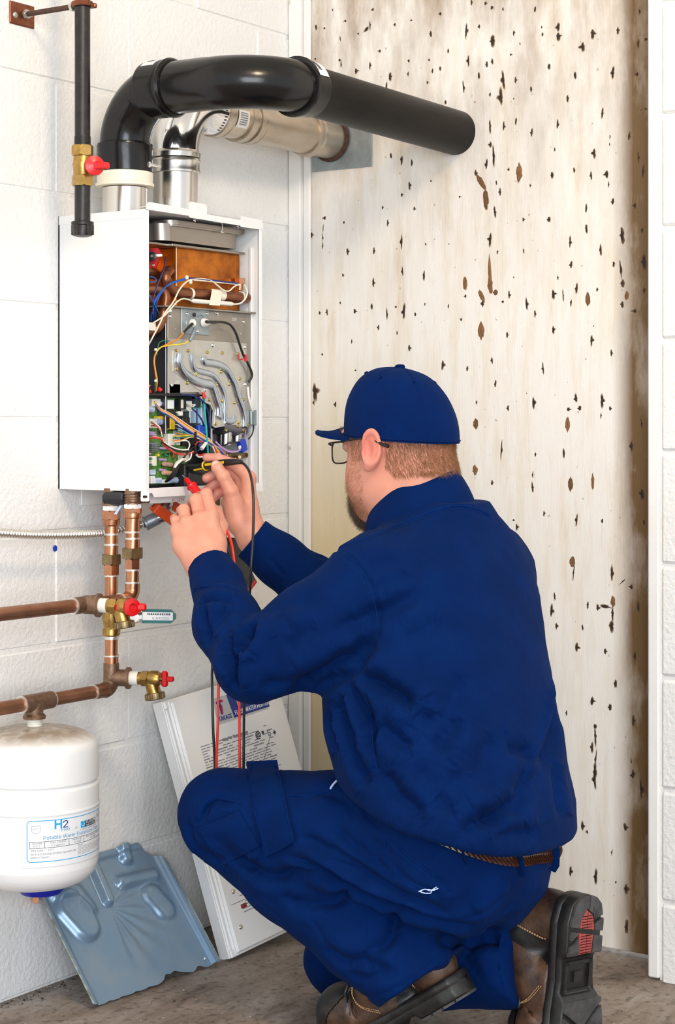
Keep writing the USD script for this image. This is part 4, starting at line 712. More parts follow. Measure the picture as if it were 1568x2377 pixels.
# control board
Yp = -.160; X0i = HX0 + .012
xt1 = Z3(760, 20, Yp)[0]; ztp = Z3(400, 55, Yp)[2]; zbt = Z3(400, 1245, Yp)[2]
tray = part(HW, 'board_tray', cat(box((X0i, Yp, zbt), (xt1, Yp + .004, ztp + .004), .0008), box((X0i, Yp - .030, ztp), (xt1, Yp + .004, ztp + .004), .0008), box((X0i, Yp - .032, zbt - .003), (xt1 + .02, Yp + .004, zbt), .0008), box((xt1 - .003, Yp - .026, zbt), (xt1, Yp, ztp), .0008)), 'black_plastic', label='black plastic tray of the control board')
part(tray, 'tray_clip', box(Z3(355, -110, -.19), Z3(445, 40, -.18), .001), 'black_plastic'); part(tray, 'screw', screw(Z2(387, 1085, -.1925), (0, -1, 0), .0035, .002), 'steel_chrome')
pcb = part(HW, 'circuit_board', box((X0i + .003, Yp - .003, Z3(100, 1205, Yp)[2]), (Z3(560, 300, Yp)[0], Yp - .001, Z3(100, 75, Yp)[2]), .0003), 'pcb', label='green printed circuit board')
part(pcb, 'board_half', box((Z3(430, 300, Yp)[0], Yp - .0036, Z3(100, 640, Yp)[2]), (Z3(700, 300, Yp)[0], Yp - .0028, Z3(100, 80, Yp)[2]), .0003), 'board_black')
def comp(name, x0, y0, x1, y1, m, d=.008, Y=Yp - .003, ch=.0008, label=None):
    a, b = Z3(x0, y0, Y), Z3(x1, y1, Y); return part(pcb, name, box((a[0], Y - d, a[2]), (b[0], Y, b[2]), ch), m, label=label)
for q in ((60, 90, 172, 190), (500, 115, 580, 250), (405, 250, 462, 310), (40, 345, 130, 470), (400, 415, 458, 560), (275, 540, 430, 690), (60, 830, 120, 960), (460, 800, 545, 890)):
    cn = comp('connector', *q, 'ivory', .013, label='cream plastic connector')
    n_ = max(2, int((q[3] - q[1]) / 26))
    for k in range(n_):
        yk = q[1] + (k + .5) * (q[3] - q[1]) / n_; a = Z3(q[2] - 8, yk - 7, Yp - .016); b = Z3(q[2] + 14, yk + 7, Yp - .016)
        part(cn, 'pin_slot', box((a[0], Yp - .0165, a[2]), (b[0], Yp - .010, b[2]), .0003), ['ivory', 'wire_green', 'ivory'][k % 3])
comp('heat_sink', 590, 200, 676, 410, 'heat_sink', .006); comp('heat_sink', 682, 50, 742, 480, 'heat_sink', .016); comp('heat_sink', 690, 560, 740, 700, 'heat_sink', .012)
fn = comp('finned_heat_sink', 60, 655, 182, 775, 'galvanised', .004)
for k in range(5): a, b = Z3(70, 672 + k * 22, Yp - .007), Z3(172, 682 + k * 22, Yp - .007); part(fn, 'fin', box((a[0], Yp - .018, a[2]), (b[0], Yp - .006, b[2]), .0004), 'galvanised')
comp('transformer', 280, 300, 342, 486, 'yellow', .016, label='yellow transformer'); comp('transformer', 240, 320, 282, 470, 'board_black', .014); comp('transformer', 150, 315, 252, 402, 'yellow', .013, label='yellow transformer')
comp('relay', 340, 430, 392, 500, 'black_plastic', .014); comp('relay', 250, 100, 330, 220, 'chip_white', .016); comp('relay', 318, 100, 352, 190, 'relay_blue', .013); comp('relay', 420, 90, 500, 225, 'board_black', .014); comp('relay', 428, 95, 462, 215, 'cream_plastic', .0145)
comp('relay', 230, 230, 400, 310, 'board_black', .010); comp('relay', 460, 330, 560, 420, 'board_black', .012); comp('relay', 560, 430, 680, 690, 'board_black', .010); comp('relay', 490, 640, 570, 700, 'board_black', .008)
def cyl(name, x0, y0, x1, y1, r, m, lab=None):
    Y = Yp - .004 - r; return part(pcb, name, rod(Z3(x0, y0, Y), Z3(x1, y1, Y), r, seg=16, ch=min(.0006, r * .2)), m, label=lab)
cyl('capacitor', 66, 222, 140, 228, .0060, 'cap_blue'); cyl('capacitor', 185, 378, 262, 388, .0065, 'cap_blue'); cyl('capacitor', 360, 1140, 480, 1148, .0060, 'cap_blue'); cyl('capacitor', 170, 130, 235, 150, .0055, 'cap_blue')
for q in ((372, 150, 398, 150), (372, 172, 398, 172), (372, 128, 398, 128)): cyl('coil', *q, .0020, 'coil')
for k in range(3): cyl('coil', 396, 800 + k * 22, 420, 800 + k * 22, .0020, 'coil'); cyl('coil', 400, 1000 + k * 22, 424, 1000 + k * 22, .0020, 'coil')
for q in ((275, 932, 385, 945), (270, 1046, 382, 1056)): cyl('resistor', *q, .0042, 'resistor', 'tan resistor')
for q in ((225, 728, 305, 736), (222, 876, 310, 882), (226, 1012, 310, 1018), (66, 800, 112, 802), (70, 520, 160, 530), (95, 550, 180, 560)): cyl('resistor', *q, .0024, 'wire_violet')
for q in ((215, 685, 245, 690), (285, 745, 330, 750), (300, 820, 335, 830)): cyl('resistor', *q, .0022, 'wire_green')
part(pcb, 'indicator', lathe([(.003, 0), (.003, .005), (.0015, .007)], Z3(185, 820, Yp - .003), (0, -1, 0), 14), 'wire_yellow')
comp('switch_block', 130, 1115, 216, 1186, 'sky_block' if 'sky_block' in MAT else 'cap_blue', .008); comp('switch_block', 70, 1008, 136, 1076, 'cap_blue', .008); comp('switch_block', 216, 1138, 352, 1186, 'label_white', .005); comp('switch_block', 72, 1090, 130, 1190, 'chip_white', .008)
for k in range(4): comp('switch_key', 140 + k * 18, 1122, 152 + k * 18, 1140, 'label_white', .0095); comp('switch_key', 78 + k * 14, 1052, 88 + k * 14, 1066, 'label_white', .0095)
for k in range(9): comp('chip', 250 + (k % 3) * 60 + r_.integers(-9, 9), 640 + (k // 3) * 150 + r_.integers(-15, 15), 250 + (k % 3) * 60 + 26, 640 + (k // 3) * 150 + 30, 'board_black', .004)
comp('terminal_strip', 470, 960, 545, 1120, 'zinc', .007)
for k in range(4): cyl('terminal_screw', 508, 985 + k * 36, 508, 990 + k * 36, .0035, 'steel_chrome')
cov = part(HW, 'transformer_box', cat(box(Z3(555, 940, -.190), Z3(800, 1225, -.165), .0015), tube([Z3(600, 1000, -.192), Z3(760, 1040, -.192)], .006, 12), box(Z3(610, 1040, -.193), Z3(780, 1200, -.19), .001)), 'board_black', label='black transformer housing')
part(HW, 'blue_plug', box(Z3(742, 430, -.180), Z3(835, 545, -.170), .001), 'relay_blue', label='blue plastic plug')
bp = part(HW, 'blue_plug', obox(Z3(1300, 700, -.196), (.017, .012, .022), axes(V(1, 0, .35)), .0015), 'sticker_blue', label='blue plastic plug hanging on wires')
part(bp, 'plug_latch', obox(Z3(1270, 720, -.203), (.007, .003, .006), axes(V(1, 0, .35)), .0006), 'wire_white')
# wires
def wire(Z, L, col, r=.0011, Y=-.199, name='wire', j=0.0):
    P = np.array([Z(p[0], p[1], p[2] if len(p) > 2 else Y) for p in L])
    return part(HW, name, tube(spline(P, 6), r, 7), 'wire_' + col, smooth=60)
base_ = [(165, 130), (230, 220), (350, 285), (480, 375), (640, 485), (780, 570), (900, 650), (990, 745), (1060, 845)]
for k, (c_, o) in enumerate((('white', -16), ('red', -8), ('orange', -4), ('yellow', 6), ('salmon', 10), ('navy', 22), ('blue', 30), ('violet', 16), ('orange', 24))):
    o *= 1.5; L = [(x + o * .25 * (1 + .2 * math.sin(i + k)) * (1.6 if 2 < i < 6 else 1), y + o * (1.25 if i in (3, 4, 5) else .7), -.193 - .002 * (k % 4)) for i, (x, y) in enumerate(base_)]
    L[-2:] = [(L[-2][0] + (k - 4) * 14, L[-2][1], -.196), (L[-1][0] + (k - 5) * 16, L[-1][1] + 12 - 3 * k, -.192)]; wire(Z3, L, c_, .0014)
for c_, y0, yb in (('sky', 465, 556), ('navy', 440, 548), ('green', 505, 566), ('orange', 540, 560), ('yellow', 572, 572), ('green', 600, 580), ('orange', 640, 586), ('cream', 655, 592)):
    wire(Z3, [(440 if y0 < 560 else 400, y0, -.18), (520, y0 + (yb - y0) * .35, -.194), (620, yb - 6 + (y0 > 580) * 4, -.197), (700, yb, -.197), (830, yb + 60, -.196), (930, yb + 140, -.192)], c_, .0011)
wire(Z3, [(960, 640), (1030, 710), (1130, 765), (1220, 770), (1275, 748, -.203)], 'violet', .0011); wire(Z3, [(960, 655), (1040, 730), (1140, 780), (1230, 776), (1285, 752, -.203)], 'violet', .0011)
wire(Z3, [(700, 62, -.18), (780, 105, -.197), (815, 150), (870, 300), (868, 420), (840, 500, -.18)], 'navy', .0015); wire(Z3, [(650, 215, -.18), (720, 280), (780, 370), (805, 440, -.18)], 'navy', .0015); wire(Z3, [(430, 20, -.18), (560, 35, -.195), (660, 48), (720, 75)], 'navy', .0013)
wire(Z3, [(808, 90, -.196), (815, 250, -.200), (830, 420, -.201), (845, 620, -.201), (858, 810, -.198)], 'turquoise', .0020)
wire(Z3, [(810, 70), (800, 150), (740, 210), (670, 205), (580, 180, -.178)], 'green', .0009); wire(Z3, [(580, 165, -.178), (640, 170), (690, 165), (660, 190), (580, 190, -.178)], 'white', .0010)
part(HW, 'crimp_terminal', cat(tube([Z2(795, 1180, -.1945), Z2(812, 1262, -.197)], [.003, .0036], 10)), 'red_plastic', label='red crimp terminal')
for c_, o in (('red', 0), ('red', 12), ('salmon', -6)):
    wire(Z3, [(55, 622 + o, -.178), (140, 588 + o, -.190), (230, 600 + o), (285, 650 + o), (350, 730 + o), (440, 795 + o * .5), (560, 812 + o * .4), (690, 770 + o)], c_, .0010)
wire(Z3, [(275, 645), (340, 690), (430, 735), (520, 752), (605, 748)], 'white', .0016); wire(Z3, [(272, 658), (345, 712), (430, 752), (520, 768), (600, 765)], 'black', .0018); wire(Z3, [(262, 668), (340, 740), (420, 790), (540, 800)], 'red', .0012)
for c_, o in (('red', 0), ('white', -9), ('salmon', 9)): wire(Z3, [(120, 390 + o, -.178), (180, 425 + o, -.192), (232, 470 + o), (255, 545), (275, 635)], c_, .0012)
for c_, o in (('red', 0), ('white', 10)): wire(Z3, [(120, 440 + o, -.178), (200, 445 + o, -.192), (245, 500 + o), (262, 580), (270, 640)], c_, .0012)
for k in range(5): wire(Z3, [(300 + k * 6, 1168, -.176), (380 + k * 12, 1070 + k * 4, -.190), (450 + k * 9, 960, -.197), (540 + k * 5, 850 - k * 4, -.199), (620, 770 - k * 4), (700, 730 - k * 8, -.195)], 'black', .0014)
part(HW, 'cable_joiner', tube([Z3(420, 985, -.201), Z3(450, 930, -.203), Z3(510, 880, -.203), Z3(560, 880, -.202)], [.0035, .0055, .0055, .004], 10, flat=.6), 'ivory', label='translucent white cable joiner')
part(HW, 'cable_joiner', tube([Z3(770, 740, -.200), Z3(830, 660, -.200)], [.0055, .004], 10, flat=.6), 'ivory', label='translucent white cable joiner')
wire(Z3, [(455, 660, -.182), (530, 632), (595, 640), (618, 690), (600, 740)], 'white', .0013); wire(Z3, [(560, 905), (620, 870), (640, 820), (640, 790)], 'white', .0016); wire(Z3, [(705, 815), (740, 845), (800, 835), (840, 810)], 'white', .0018); wire(Z3, [(705, 800), (750, 822), (820, 800)], 'red', .0015)
wire(Z3, [(690, 690), (720, 650), (760, 640), (800, 650)], 'red', .0012); wire(Z3, [(720, 770), (750, 740), (740, 700), (770, 650)], 'navy', .0012)
for x, y in ((692, 560), (690, 760)): part(HW, 'cable_tie', tube([Z3(x, y - 45, -.2015), Z3(x + 4, y + 45, -.2015)], .0030, 10, flat=.5), 'black_plastic')
wire(Z3, [(1072, 692, -.192), (1130, 668), (1210, 655), (1300, 648, -.199)], 'black', .0012); wire(Z3, [(1385, 612), (1425, 560), (1448, 490), (1450, 430, -.195)], 'black', .0013); wire(Z3, [(1350, 620), (1340, 570), (1350, 500, -.192)], 'violet', .0009)
part(HW, 'wire_clamp', box(Z3(1425, 235, -.1955), Z3(1470, 430, -.191), .0008), 'galvanised')
part(HW, 'wire', tube(spline([Z2(1375, 1110, -.197), Z2(1390, 1250, -.199), Z2(1425, 1380, -.199), Z3(1440, 250, -.197)], 5), .0022, 8), 'wire_white', smooth=60)
# upper wiring
for L, c_, r in (([(315, 795, -.175), (295, 950), (225, 1130), (160, 1330), (145, 1560)], 'navy', .0013), ([(175, 1640, -.17), (200, 1400), (300, 1220), (400, 1140), (500, 1105), (600, 1080)], 'blue', .0013), ([(150, 1640, -.17), (180, 1390), (280, 1235), (380, 1160), (480, 1120), (600, 1088)], 'blue', .0013), ([(110, 1690, -.17), (160, 1420), (260, 1250), (400, 1150), (600, 1092)], 'blue', .0013),
                  ([(640, 1078), (800, 1090), (950, 1108), (1290, 1148)], 'navy', .0016), ([(20, 1090, -.17), (110, 1062), (180, 1080), (180, 1125), (110, 1130), (20, 1100, -.17)], 'blue', .0013), ([(30, 1180, -.17), (90, 1290), (190, 1480), (230, 1570, -.18)], 'blue', .0013), ([(90, 1650, -.17), (150, 1500), (240, 1560, -.17)], 'navy', .0013),
                  ([(10, 2120, -.175), (140, 1880), (240, 1690), (300, 1560), (420, 1400), (500, 1240), (590, 1135), (690, 1090), (820, 1090), (930, 1110), (1010, 1170), (1090, 1235), (1170, 1252), (1245, 1190), (1310, 1165)], 'cream', .0016),
                  ([(1375, 1165), (1415, 1250), (1400, 1340), (1330, 1415), (1225, 1432)], 'white', .0017), ([(670, 1382), (560, 1355), (470, 1400), (380, 1500), (280, 1600), (60, 1735, -.175)], 'cream', .0016)):
    wire(Z1, L, c_, r, -.197)
for x, y in ((602, 1068), (655, 1130)): part(HW, 'cable_tie', obox(Z1(x, y, -.1985), (.006, .005, .007), np.eye(3), .001), 'cream_plastic')
part(HW, 'connector', box(Z2(45, 265, -.185), Z2(110, 385, -.172), .001), 'ivory', label='cream plastic connector')
for L, c_, r in (([(655, 285, -.196), (600, 340), (545, 400), (470, 485), (350, 545), (240, 600), (175, 680), (155, 780), (170, 900), (188, 1030), (178, 1160, -.185)], 'orange', .0014), ([(620, 508, -.196), (540, 548), (350, 570), (250, 592), (185, 660), (160, 760), (172, 890), (195, 1030), (182, 1160, -.185)], 'yellow', .0014), ([(360, 512), (280, 508), (225, 535), (205, 600), (190, 700)], 'green', .0009), ([(180, 1000), (170, 1090), (160, 1180, -.185)], 'green', .0011)):
    wire(Z2, L, c_, r, -.198)
part(HW, 'insulating_sleeve', tube([Z2(655, 290, -.1975), Z2(600, 340, -.199), Z2(545, 400, -.199)], [.0030, .0024, .0020], 10), 'wire_black')
part(HW, 'insulating_sleeve', tube([Z2(690, 350, -.1975), Z2(655, 440, -.1985), Z2(620, 510, -.199)], [.0032, .0038, .0026], 10), 'heat_sink')
part(HW, 'ignition_lead', tube(spline([Z2(835, 262, -.205), Z2(920, 268, -.202), Z2(1050, 268, -.201), Z2(1150, 305, -.201), Z2(1220, 410, -.200), Z2(1270, 560, -.199), Z2(1320, 700, -.198), Z2(1390, 830, -.198), Z2(1430, 960, -.197), Z2(1385, 1050, -.193)], 7), np.concatenate([np.full(10, .0029), np.full(54, .0023)]), 10), 'wire_black', label='thick black ignition lead', smooth=60)
part(HW, 'tape_flag', cat(tube([Z2(1345, 690, -.201), Z2(1350, 780, -.201)], .0034, 10, flat=.6), tube(spline([Z2(1260, 680, -.196), Z2(1265, 750, -.199), Z2(1320, 745, -.201)], 4), .0012, 7)), 'wire_red')
for x, y in ((178, 625), (178, 1030), (365, 122)): part(HW, 'cable_tie', obox(Z2(x, y, -.2), (.006, .004, .0045), np.eye(3), .001), 'ivory')
for x, y, a in ((80, 1100, .3), (95, 1170, -.5), (228, 1145, .7)): part(HW, 'crimp_terminal', tube([Z2(x - 20, y - 20 * a, -.186), Z2(x + 22, y + 22 * a, -.190)], .0040, 10), 'red_plastic', label='red crimp terminal')
# underside: connection box for the mains with its lettering
jb0, jb1 = onY(347, 1157, -.186), onY(431, 1163, -.186)
jb = part(HW, 'junction_box', box((onY(343, 1160, -.186)[0], -.186, onY(390, 1167, -.186)[2]), (onY(431, 1160, -.186)[0], -.10, HZ0 + .001), .001), 'white_enamel', label='small white junction box under the heater')
part(jb, 'lettering', text('AC120V', .0058, onY(399, 1164.5, -.1862), (1, 0, 0), (0, 0, 1), .0002, width=onY(428.5, 1162, -.1862)[0] - onY(399, 1162, -.1862)[0]), 'ink_pink', smooth=False)
# ------------------------------------------------------------------ expansion tank under the lower run
TX, TY = XT, YL; TR = .1085
tzf = lambda y: onY(80, y, TY)[2]
zt0, ztb = tzf(1700), tzf(2052)
tk = thing('expansion_tank', 'round white potable water tank hanging under copper pipe at left edge', 'tank', (TX, TY, ztb))
refd = unit(CAM - V(TX, TY, CAM[2])); lp_ = V(TX, TY, 0) + refd * TR; zs, zg = [float(CAM[2] + (HY - y_) / FPX * ((lp_ - CAM) @ FWD)) for y_ in (1897, 1841)]
prof = [(.0, ztb), (.055, ztb + .001), (.082, ztb + .008), (.098, ztb + .020), (.106, ztb + .036), (TR - .0008, ztb + .055), (TR - .0004, zs - .001), (TR + .0012, zs), (TR + .0012, zs + .0025), (TR, zs + .004), (TR - .0002, zg - .007), (TR - .001, zg - .003), (TR - .004, zg), (TR - .004, zg + .003), (TR - .001, zg + .007), (TR - .0005, zg + .010), (TR - .0006, zt0 - .030), (TR - .003, zt0 - .016), (.096, zt0 - .006), (.078, zt0 + .002), (.050, zt0 + .008), (.020, zt0 + .0105), (0, zt0 + .011)]
pr = spline([(r, z, 0) for r, z in prof], 4)[:, :2]; pr[:, 0] = np.maximum(pr[:, 0], 0); pr[0, 0] = pr[-1, 0] = 0
n_ = {'p': ('principled_bsdf', {'roughness': .3}), 'g': ('geometry', {}), 'sx': ('separate_xyz', {}), 'n': ('noise_texture', {'scale': 60, 'detail': 5}), 'mr': ('map_range', {'from_min': float(zt0 - .012), 'from_max': float(zt0 + .004), 'to_min': 0, 'to_max': 1, 'clamp': True}),
      'r': ('rgb_ramp', {'ramp': [(.25, (.6, .6, .6)), (.55, (1, 1, 1))]}), 'mu': ('math', {'math_type': 'multiply'}), 'mx': ('mix', {'color1': (.82, .82, .81), 'color2': (.34, .27, .20)})}
MAT['tank_enamel'] = usdkit.material(stage, '/World/Looks/tank_enamel', n_, [('g.position', 'sx.vector'), ('sx.z', 'mr.value'), ('g.position', 'n.vector'), ('n.fac', 'r.fac'), ('mr.result', 'mu.value1'), ('r.color', 'mu.value2'), ('mu.value', 'mx.fac'), ('mx.color', 'p.base_color')], surface='p.BSDF')   # dust lies on the dome
tb_ = part(tk, 'tank_body', lathe(pr, (TX, TY, 0), (0, 0, 1), 96), 'tank_enamel', smooth=60)
part(tk, 'threaded_nipple', cat(rod((TX, TY, zt0 + .008), (TX, TY, tz0 + .002), .0122, seg=28), *[torus((TX, TY, zt0 + .012 + k * .0032), (0, 0, 1), .0122, .0011, 28, 6) for k in range(6)]), 'ivory', label='nipple wrapped in white thread tape')
part(tk, 'bottom_cap', lathe([(.028, -.017), (.034, -.0165), (.039, -.010), (.041, .004)], (TX + .012, TY - .004, ztb + .0005), (0, 0, 1), 44), 'tank_blue', label='blue plastic bottom cap')
part(tk, 'bottom_rim', torus((TX, TY, ztb + .004), (0, 0, 1), .062, .002, 60, 8), 'white_enamel')
# printed label wrapped round the tank; s runs along the skin to the right, measured from the left edge of the label
a_of = lambda px: math.asin(np.clip((px - 80) / FPX * proj((TX, TY, 0))[2] / TR, -1, 1))
aL, aR = a_of(60), a_of(227.5) * 1.0
aL = -.12; aR = 1.42; lp_ = V(TX, TY, 0) + refd * TR; zl0, zl1 = [float(CAM[2] + (HY - y_) / FPX * ((lp_ - CAM) @ FWD)) for y_ in (2003, 1905)]; LW = (aR - aL) * TR; LH = zl1 - zl0
part(tk, 'label_plate', on_tube((TX, TY, 0), (0, 0, 1), refd, TR + .0002, aL - .06, aR + .12, zl0 - .008, zs - .002, .0003, 40), 'label_white', label='white printed label')
TL_ = [0]
def wrap(m, col, name='lettering'):
    q = np.array(m.vertices); u = refd; w = V(0, 0, 1); v = np.cross(w, u); a = aL + q[:, 0] / TR
    m.vertices = V(TX, TY, zl0) + (TR + .0006 + q[:, 2:] * .3) * (np.cos(a)[:, None] * u + np.sin(a)[:, None] * v) + q[:, 1:2] * w
    return part(tk, name, m, col, smooth=False)
def flat(poly, d=.0003):
    g = list(getattr(poly, 'geoms', [poly])); ms = []
    for p in g:
        b = p.bounds; n = max(1, int((b[2] - b[0]) / .006))
        for k in range(n):
            s = p.intersection(Polygon([(b[0] + k * (b[2] - b[0]) / n, b[1] - 1), (b[0] + (k + 1) * (b[2] - b[0]) / n, b[1] - 1), (b[0] + (k + 1) * (b[2] - b[0]) / n, b[3] + 1), (b[0] + k * (b[2] - b[0]) / n, b[3] + 1)]))
            for e in getattr(s, 'geoms', [s]):
                if e.geom_type == 'Polygon' and e.area > 1e-9: ms.append(trimesh.creation.extrude_polygon(e, d, engine='earcut'))
    return cat(*ms)
def T(s, h, x, y, width=None, bold=False): 
    m = text(s, h, (0, 0, 0), (1, 0, 0), (0, 1, 0), .0003, bold, width=width); q = np.array(m.vertices); q[:, 0] += x; q[:, 1] += y; m.vertices = q; return m
W_, H_ = LW, LH
fr = rrect(.0005, .0005, W_ - .004, H_ - .0005, .006)
wrap(flat(fr.difference(fr.buffer(-.0011))), 'ink_cyan', 'label_border')
k_ = W_ / 1.0
wrap(T('H', H_ * .215, W_ * .275, H_ * .77, .013, True), 'ink_cyan'); wrap(T('2', H_ * .17, W_ * .362, H_ * .775, .0095), 'ink_navy'); wrap(T('PRO', H_ * .058, W_ * .345, H_ * .70, .0155), 'ink_blue')
wrap(T('BY', H_ * .045, W_ * .505, H_ * .70, .0045), 'ink_grey')
lx0, lx1, ly0, ly1 = W_ * .575, W_ * .84, H_ * .69, H_ * .84
wrap(flat(Polygon([(lx0, ly0), (lx0 + .011, ly0), (lx0 + .011, ly1), (lx0, ly1)])), 'ink_cyan', 'logo_block'); wrap(flat(Polygon([(lx0 + .0112, ly0), (lx1, ly0), (lx1, ly1), (lx0 + .0112, ly1)])), 'ink', 'logo_block')
def up_(m): q = np.array(m.vertices); q[:, 2] += .0008; m.vertices = q; return m
wrap(up_(T('FLEXCON', H_ * .062, lx0 + .013, ly0 + H_ * .078, lx1 - lx0 - .0145, True)), 'label_white'); wrap(up_(T('INDUSTRIES', H_ * .036, lx0 + .013, ly0 + H_ * .018, lx1 - lx0 - .0145)), 'label_white')
ut = LineString([(lx0 + .0025, ly1 - .003), (lx0 + .0025, ly0 + .005), (lx0 + .004, ly0 + .0028), (lx0 + .007, ly0 + .0028), (lx0 + .0085, ly0 + .005), (lx0 + .0085, ly1 - .003)]).buffer(.0006)
wrap(up_(flat(ut)), 'label_white', 'logo_mark'); wrap(T('PLUMBING & HEATING DIVISION', H_ * .028, lx0 - .001, ly0 - H_ * .05, lx1 - lx0 + .002), 'ink_grey')
wrap(T('Potable Water Expansion Tank', H_ * .085, W_ * .165, H_ * .535, W_ * .74), 'ink_blue')
sh = Polygon([(W_ * .05, H_ * .87), (W_ * .135, H_ * .87), (W_ * .135, H_ * .74), (W_ * .115, H_ * .70), (W_ * .092, H_ * .685), (W_ * .07, H_ * .70), (W_ * .05, H_ * .745)])
wrap(flat(sh.difference(sh.buffer(-.0004))), 'ink_grey', 'shield_mark'); wrap(T('U P C', H_ * .04, W_ * .06, H_ * .775, .008), 'ink_grey')
el = affinity.scale(Point(W_ * .915, H_ * .84).buffer(1), .0065, .0085); wrap(flat(el.difference(el.buffer(-.0006))), 'ink_grey', 'seal_mark'); wrap(T('IC', H_ * .07, W_ * .893, H_ * .805, .005, True), 'ink'); wrap(T('MEMBER', H_ * .025, W_ * .875, H_ * .70, .010), 'ink_grey')
tb0, tb1 = H_ * .34, H_ * .49
tbx = [W_ * .03, W_ * .175, W_ * .43, W_ * .62, W_ * .965]
ln = [LineString([(tbx[0], y), (tbx[-1], y)]).buffer(.0003) for y in (tb0, tb1)] + [LineString([(x, tb0), (x, tb1)]).buffer(.0003) for x in tbx[:4]]
wrap(flat(union_all(ln)), 'ink', 'table_rule')
for s, x, y, w in (('Model', .06, .435, .09), ('PH 5', .07, .37, .065), ('Tank Volume', .225, .435, .17), ('2.1 gallons', .24, .37, .14), ('Precharge', .47, .435, .115), ('40 PSIG', .485, .37, .095), ('Max. Working Pressure', .655, .435, .28), ('150 PSIG', .73, .37, .11), ('Mfg. Date :', .045, .265, .13), ('1997', .21, .265, .055), ('By: FLEXCON INDUSTRIES, Randolph, MA', .045, .175, .47), ('Made in Taiwan', .045, .10, .17)):
    wrap(T(s, H_ * .042, W_ * x, H_ * y, W_ * w), 'ink_grey')
wrap(T('Warning:', H_ * .032, W_ * .54, H_ * .285, W_ * .06), 'ink_grey')
for k in range(6): wrap(flat(union_all([LineString([(W_ * (.54 + .045 * j), H_ * (.25 - .034 * k)), (W_ * (.54 + .045 * j + .036), H_ * (.25 - .034 * k))]).buffer(.00028) for j in range(9 if k < 5 else 4)])), 'ink_grey', 'small_print')

# small copper stub poking out behind the blue plate
single('pipe_stub', rod(onY(83, 2089, -.03), onY(83, 2089, -.001), .0062, seg=20, ch=.0008), 'orange_cap', 'tiny tan round stub on the wall just under the blue tank cap', 'pipe end')
single('blue_dot', lathe([(.0055, 0), (.0055, .0008), (.003, .0012)], onY(128, 1273, 0), (0, -1, 0), 28), 'sticker_blue', 'small round blue sticker on the white block wall under the conduit', 'sticker')

# ------------------------------------------------------------------ blue-grey metal plate leaning on the wall
bl, br = onZ(212, 2341, .002), onZ(501, 2239, .002)
pu = unit(br - bl); tl_ = onY(375, 1975, -.022); up0 = tl_ - br; up0 -= pu * (up0 @ pu); PH = np.linalg.norm(up0); pv = unit(up0); pn = np.cross(pu, pv)
if pn @ (CAM - bl) < 0: pn = -pn
PWd = np.linalg.norm(br - bl); PHt = PH * 1.10
def bp_(a, b, h=0): return bl + pu * a * PWd + pv * b * PHt + pn * h
nx, ny = 150, 130
A, B = np.meshgrid(np.linspace(0, 1, nx), np.linspace(0, 1, ny), indexing='ij')
Hh = np.zeros_like(A)
def sd_box(x, y, cx, cy, hx, hy, r): qx, qy = np.abs(x - cx) - hx + r, np.abs(y - cy) - hy + r; return np.hypot(np.maximum(qx, 0), np.maximum(qy, 0)) + np.minimum(np.maximum(qx, qy), 0) - r
sm = lambda d, w: 1 / (1 + np.exp(d / w))
xm, ym = A * PWd, B * PHt
def onp(px, py):
    d = ray(px, py); t = ((bl - CAM) @ pn) / (d @ pn); q = CAM + d * t - bl; return q @ pu, q @ pv
def cap_(P, r):                                                                            # distance to a rounded stroke through picture points
    P = [onp(*p) for p in P]; d = 9
    for (ax1, ay1), (bx1, by1) in zip(P, P[1:]):
        L2 = (bx1 - ax1)**2 + (by1 - ay1)**2; t = np.clip(((xm - ax1) * (bx1 - ax1) + (ym - ay1) * (by1 - ay1)) / L2, 0, 1); d = np.minimum(d, np.hypot(xm - ax1 - t * (bx1 - ax1), ym - ay1 - t * (by1 - ay1)))
    return d - r
Hh += .013 * sm(cap_([(158, 2112), (192, 2150)], .030), .0022)                              # pressed bosses
Hh += .010 * sm(cap_([(352, 2082), (378, 2112)], .022), .0028)
Hh += .012 * sm(cap_([(278, 2052), (352, 2034)], .011), .0022)
Hh += .011 * sm(cap_([(120, 2080), (175, 2072), (205, 2110)], .012), .003)
Hh += .014 * sm(cap_([(212, 2015), (246, 2094)], .0100), .0010)                             # the bright rib
Hh += .014 * sm(cap_([(262, 1945), (288, 1995)], .012), .0022)
cx_, cy_ = onp(252, 2108)
ang = np.arctan2(ym - cy_, xm - cx_); rad = np.hypot(ym - cy_, xm - cx_)
Hh += .0010 * np.sin(ang * 17) * np.exp(-((rad - .06) / .06)**2) * ((ang < .6) & (ang > -1.75))
Hh += .011 * (sm(xm - .010, .0016) + sm(PWd - .012 - xm, .0016)) + .008 * sm(PHt - .012 - ym, .002)
Hh += .001 * noise(np.stack([xm, ym, 0 * xm], -1), 14, 5)
cut = np.zeros_like(A) == 1
e_ = .5 + .5 * np.sin(A * 9); low = .004 * np.exp(-((A - .68) / .06)**2) * 3.2 + .012 * np.exp(-((A - .60) / .03)**2) + .006 * np.exp(-((A - .86) / .05)**2) + .0015 * np.sin(A * 60)
yy_ = ym + np.clip(low, 0, 1) * np.clip(1 - ym / .10, 0, 1)                               # ragged lower edge
Vt_ = bl + xm[..., None] * pu + yy_[..., None] * pv + (Hh + .003)[..., None] * pn
chm = (1 - A) * PWd + (1 - B) * PHt < .045
Vt2 = Vt_ - pn * .0015
vs = np.concatenate([Vt_.reshape(-1, 3), Vt2.reshape(-1, 3)]); f = []; Nn = nx * ny; ok = ~(chm[:-1, :-1] | chm[1:, 1:] | (((A * PWd + (1 - B) * PHt) < .03)[:-1, 1:]))
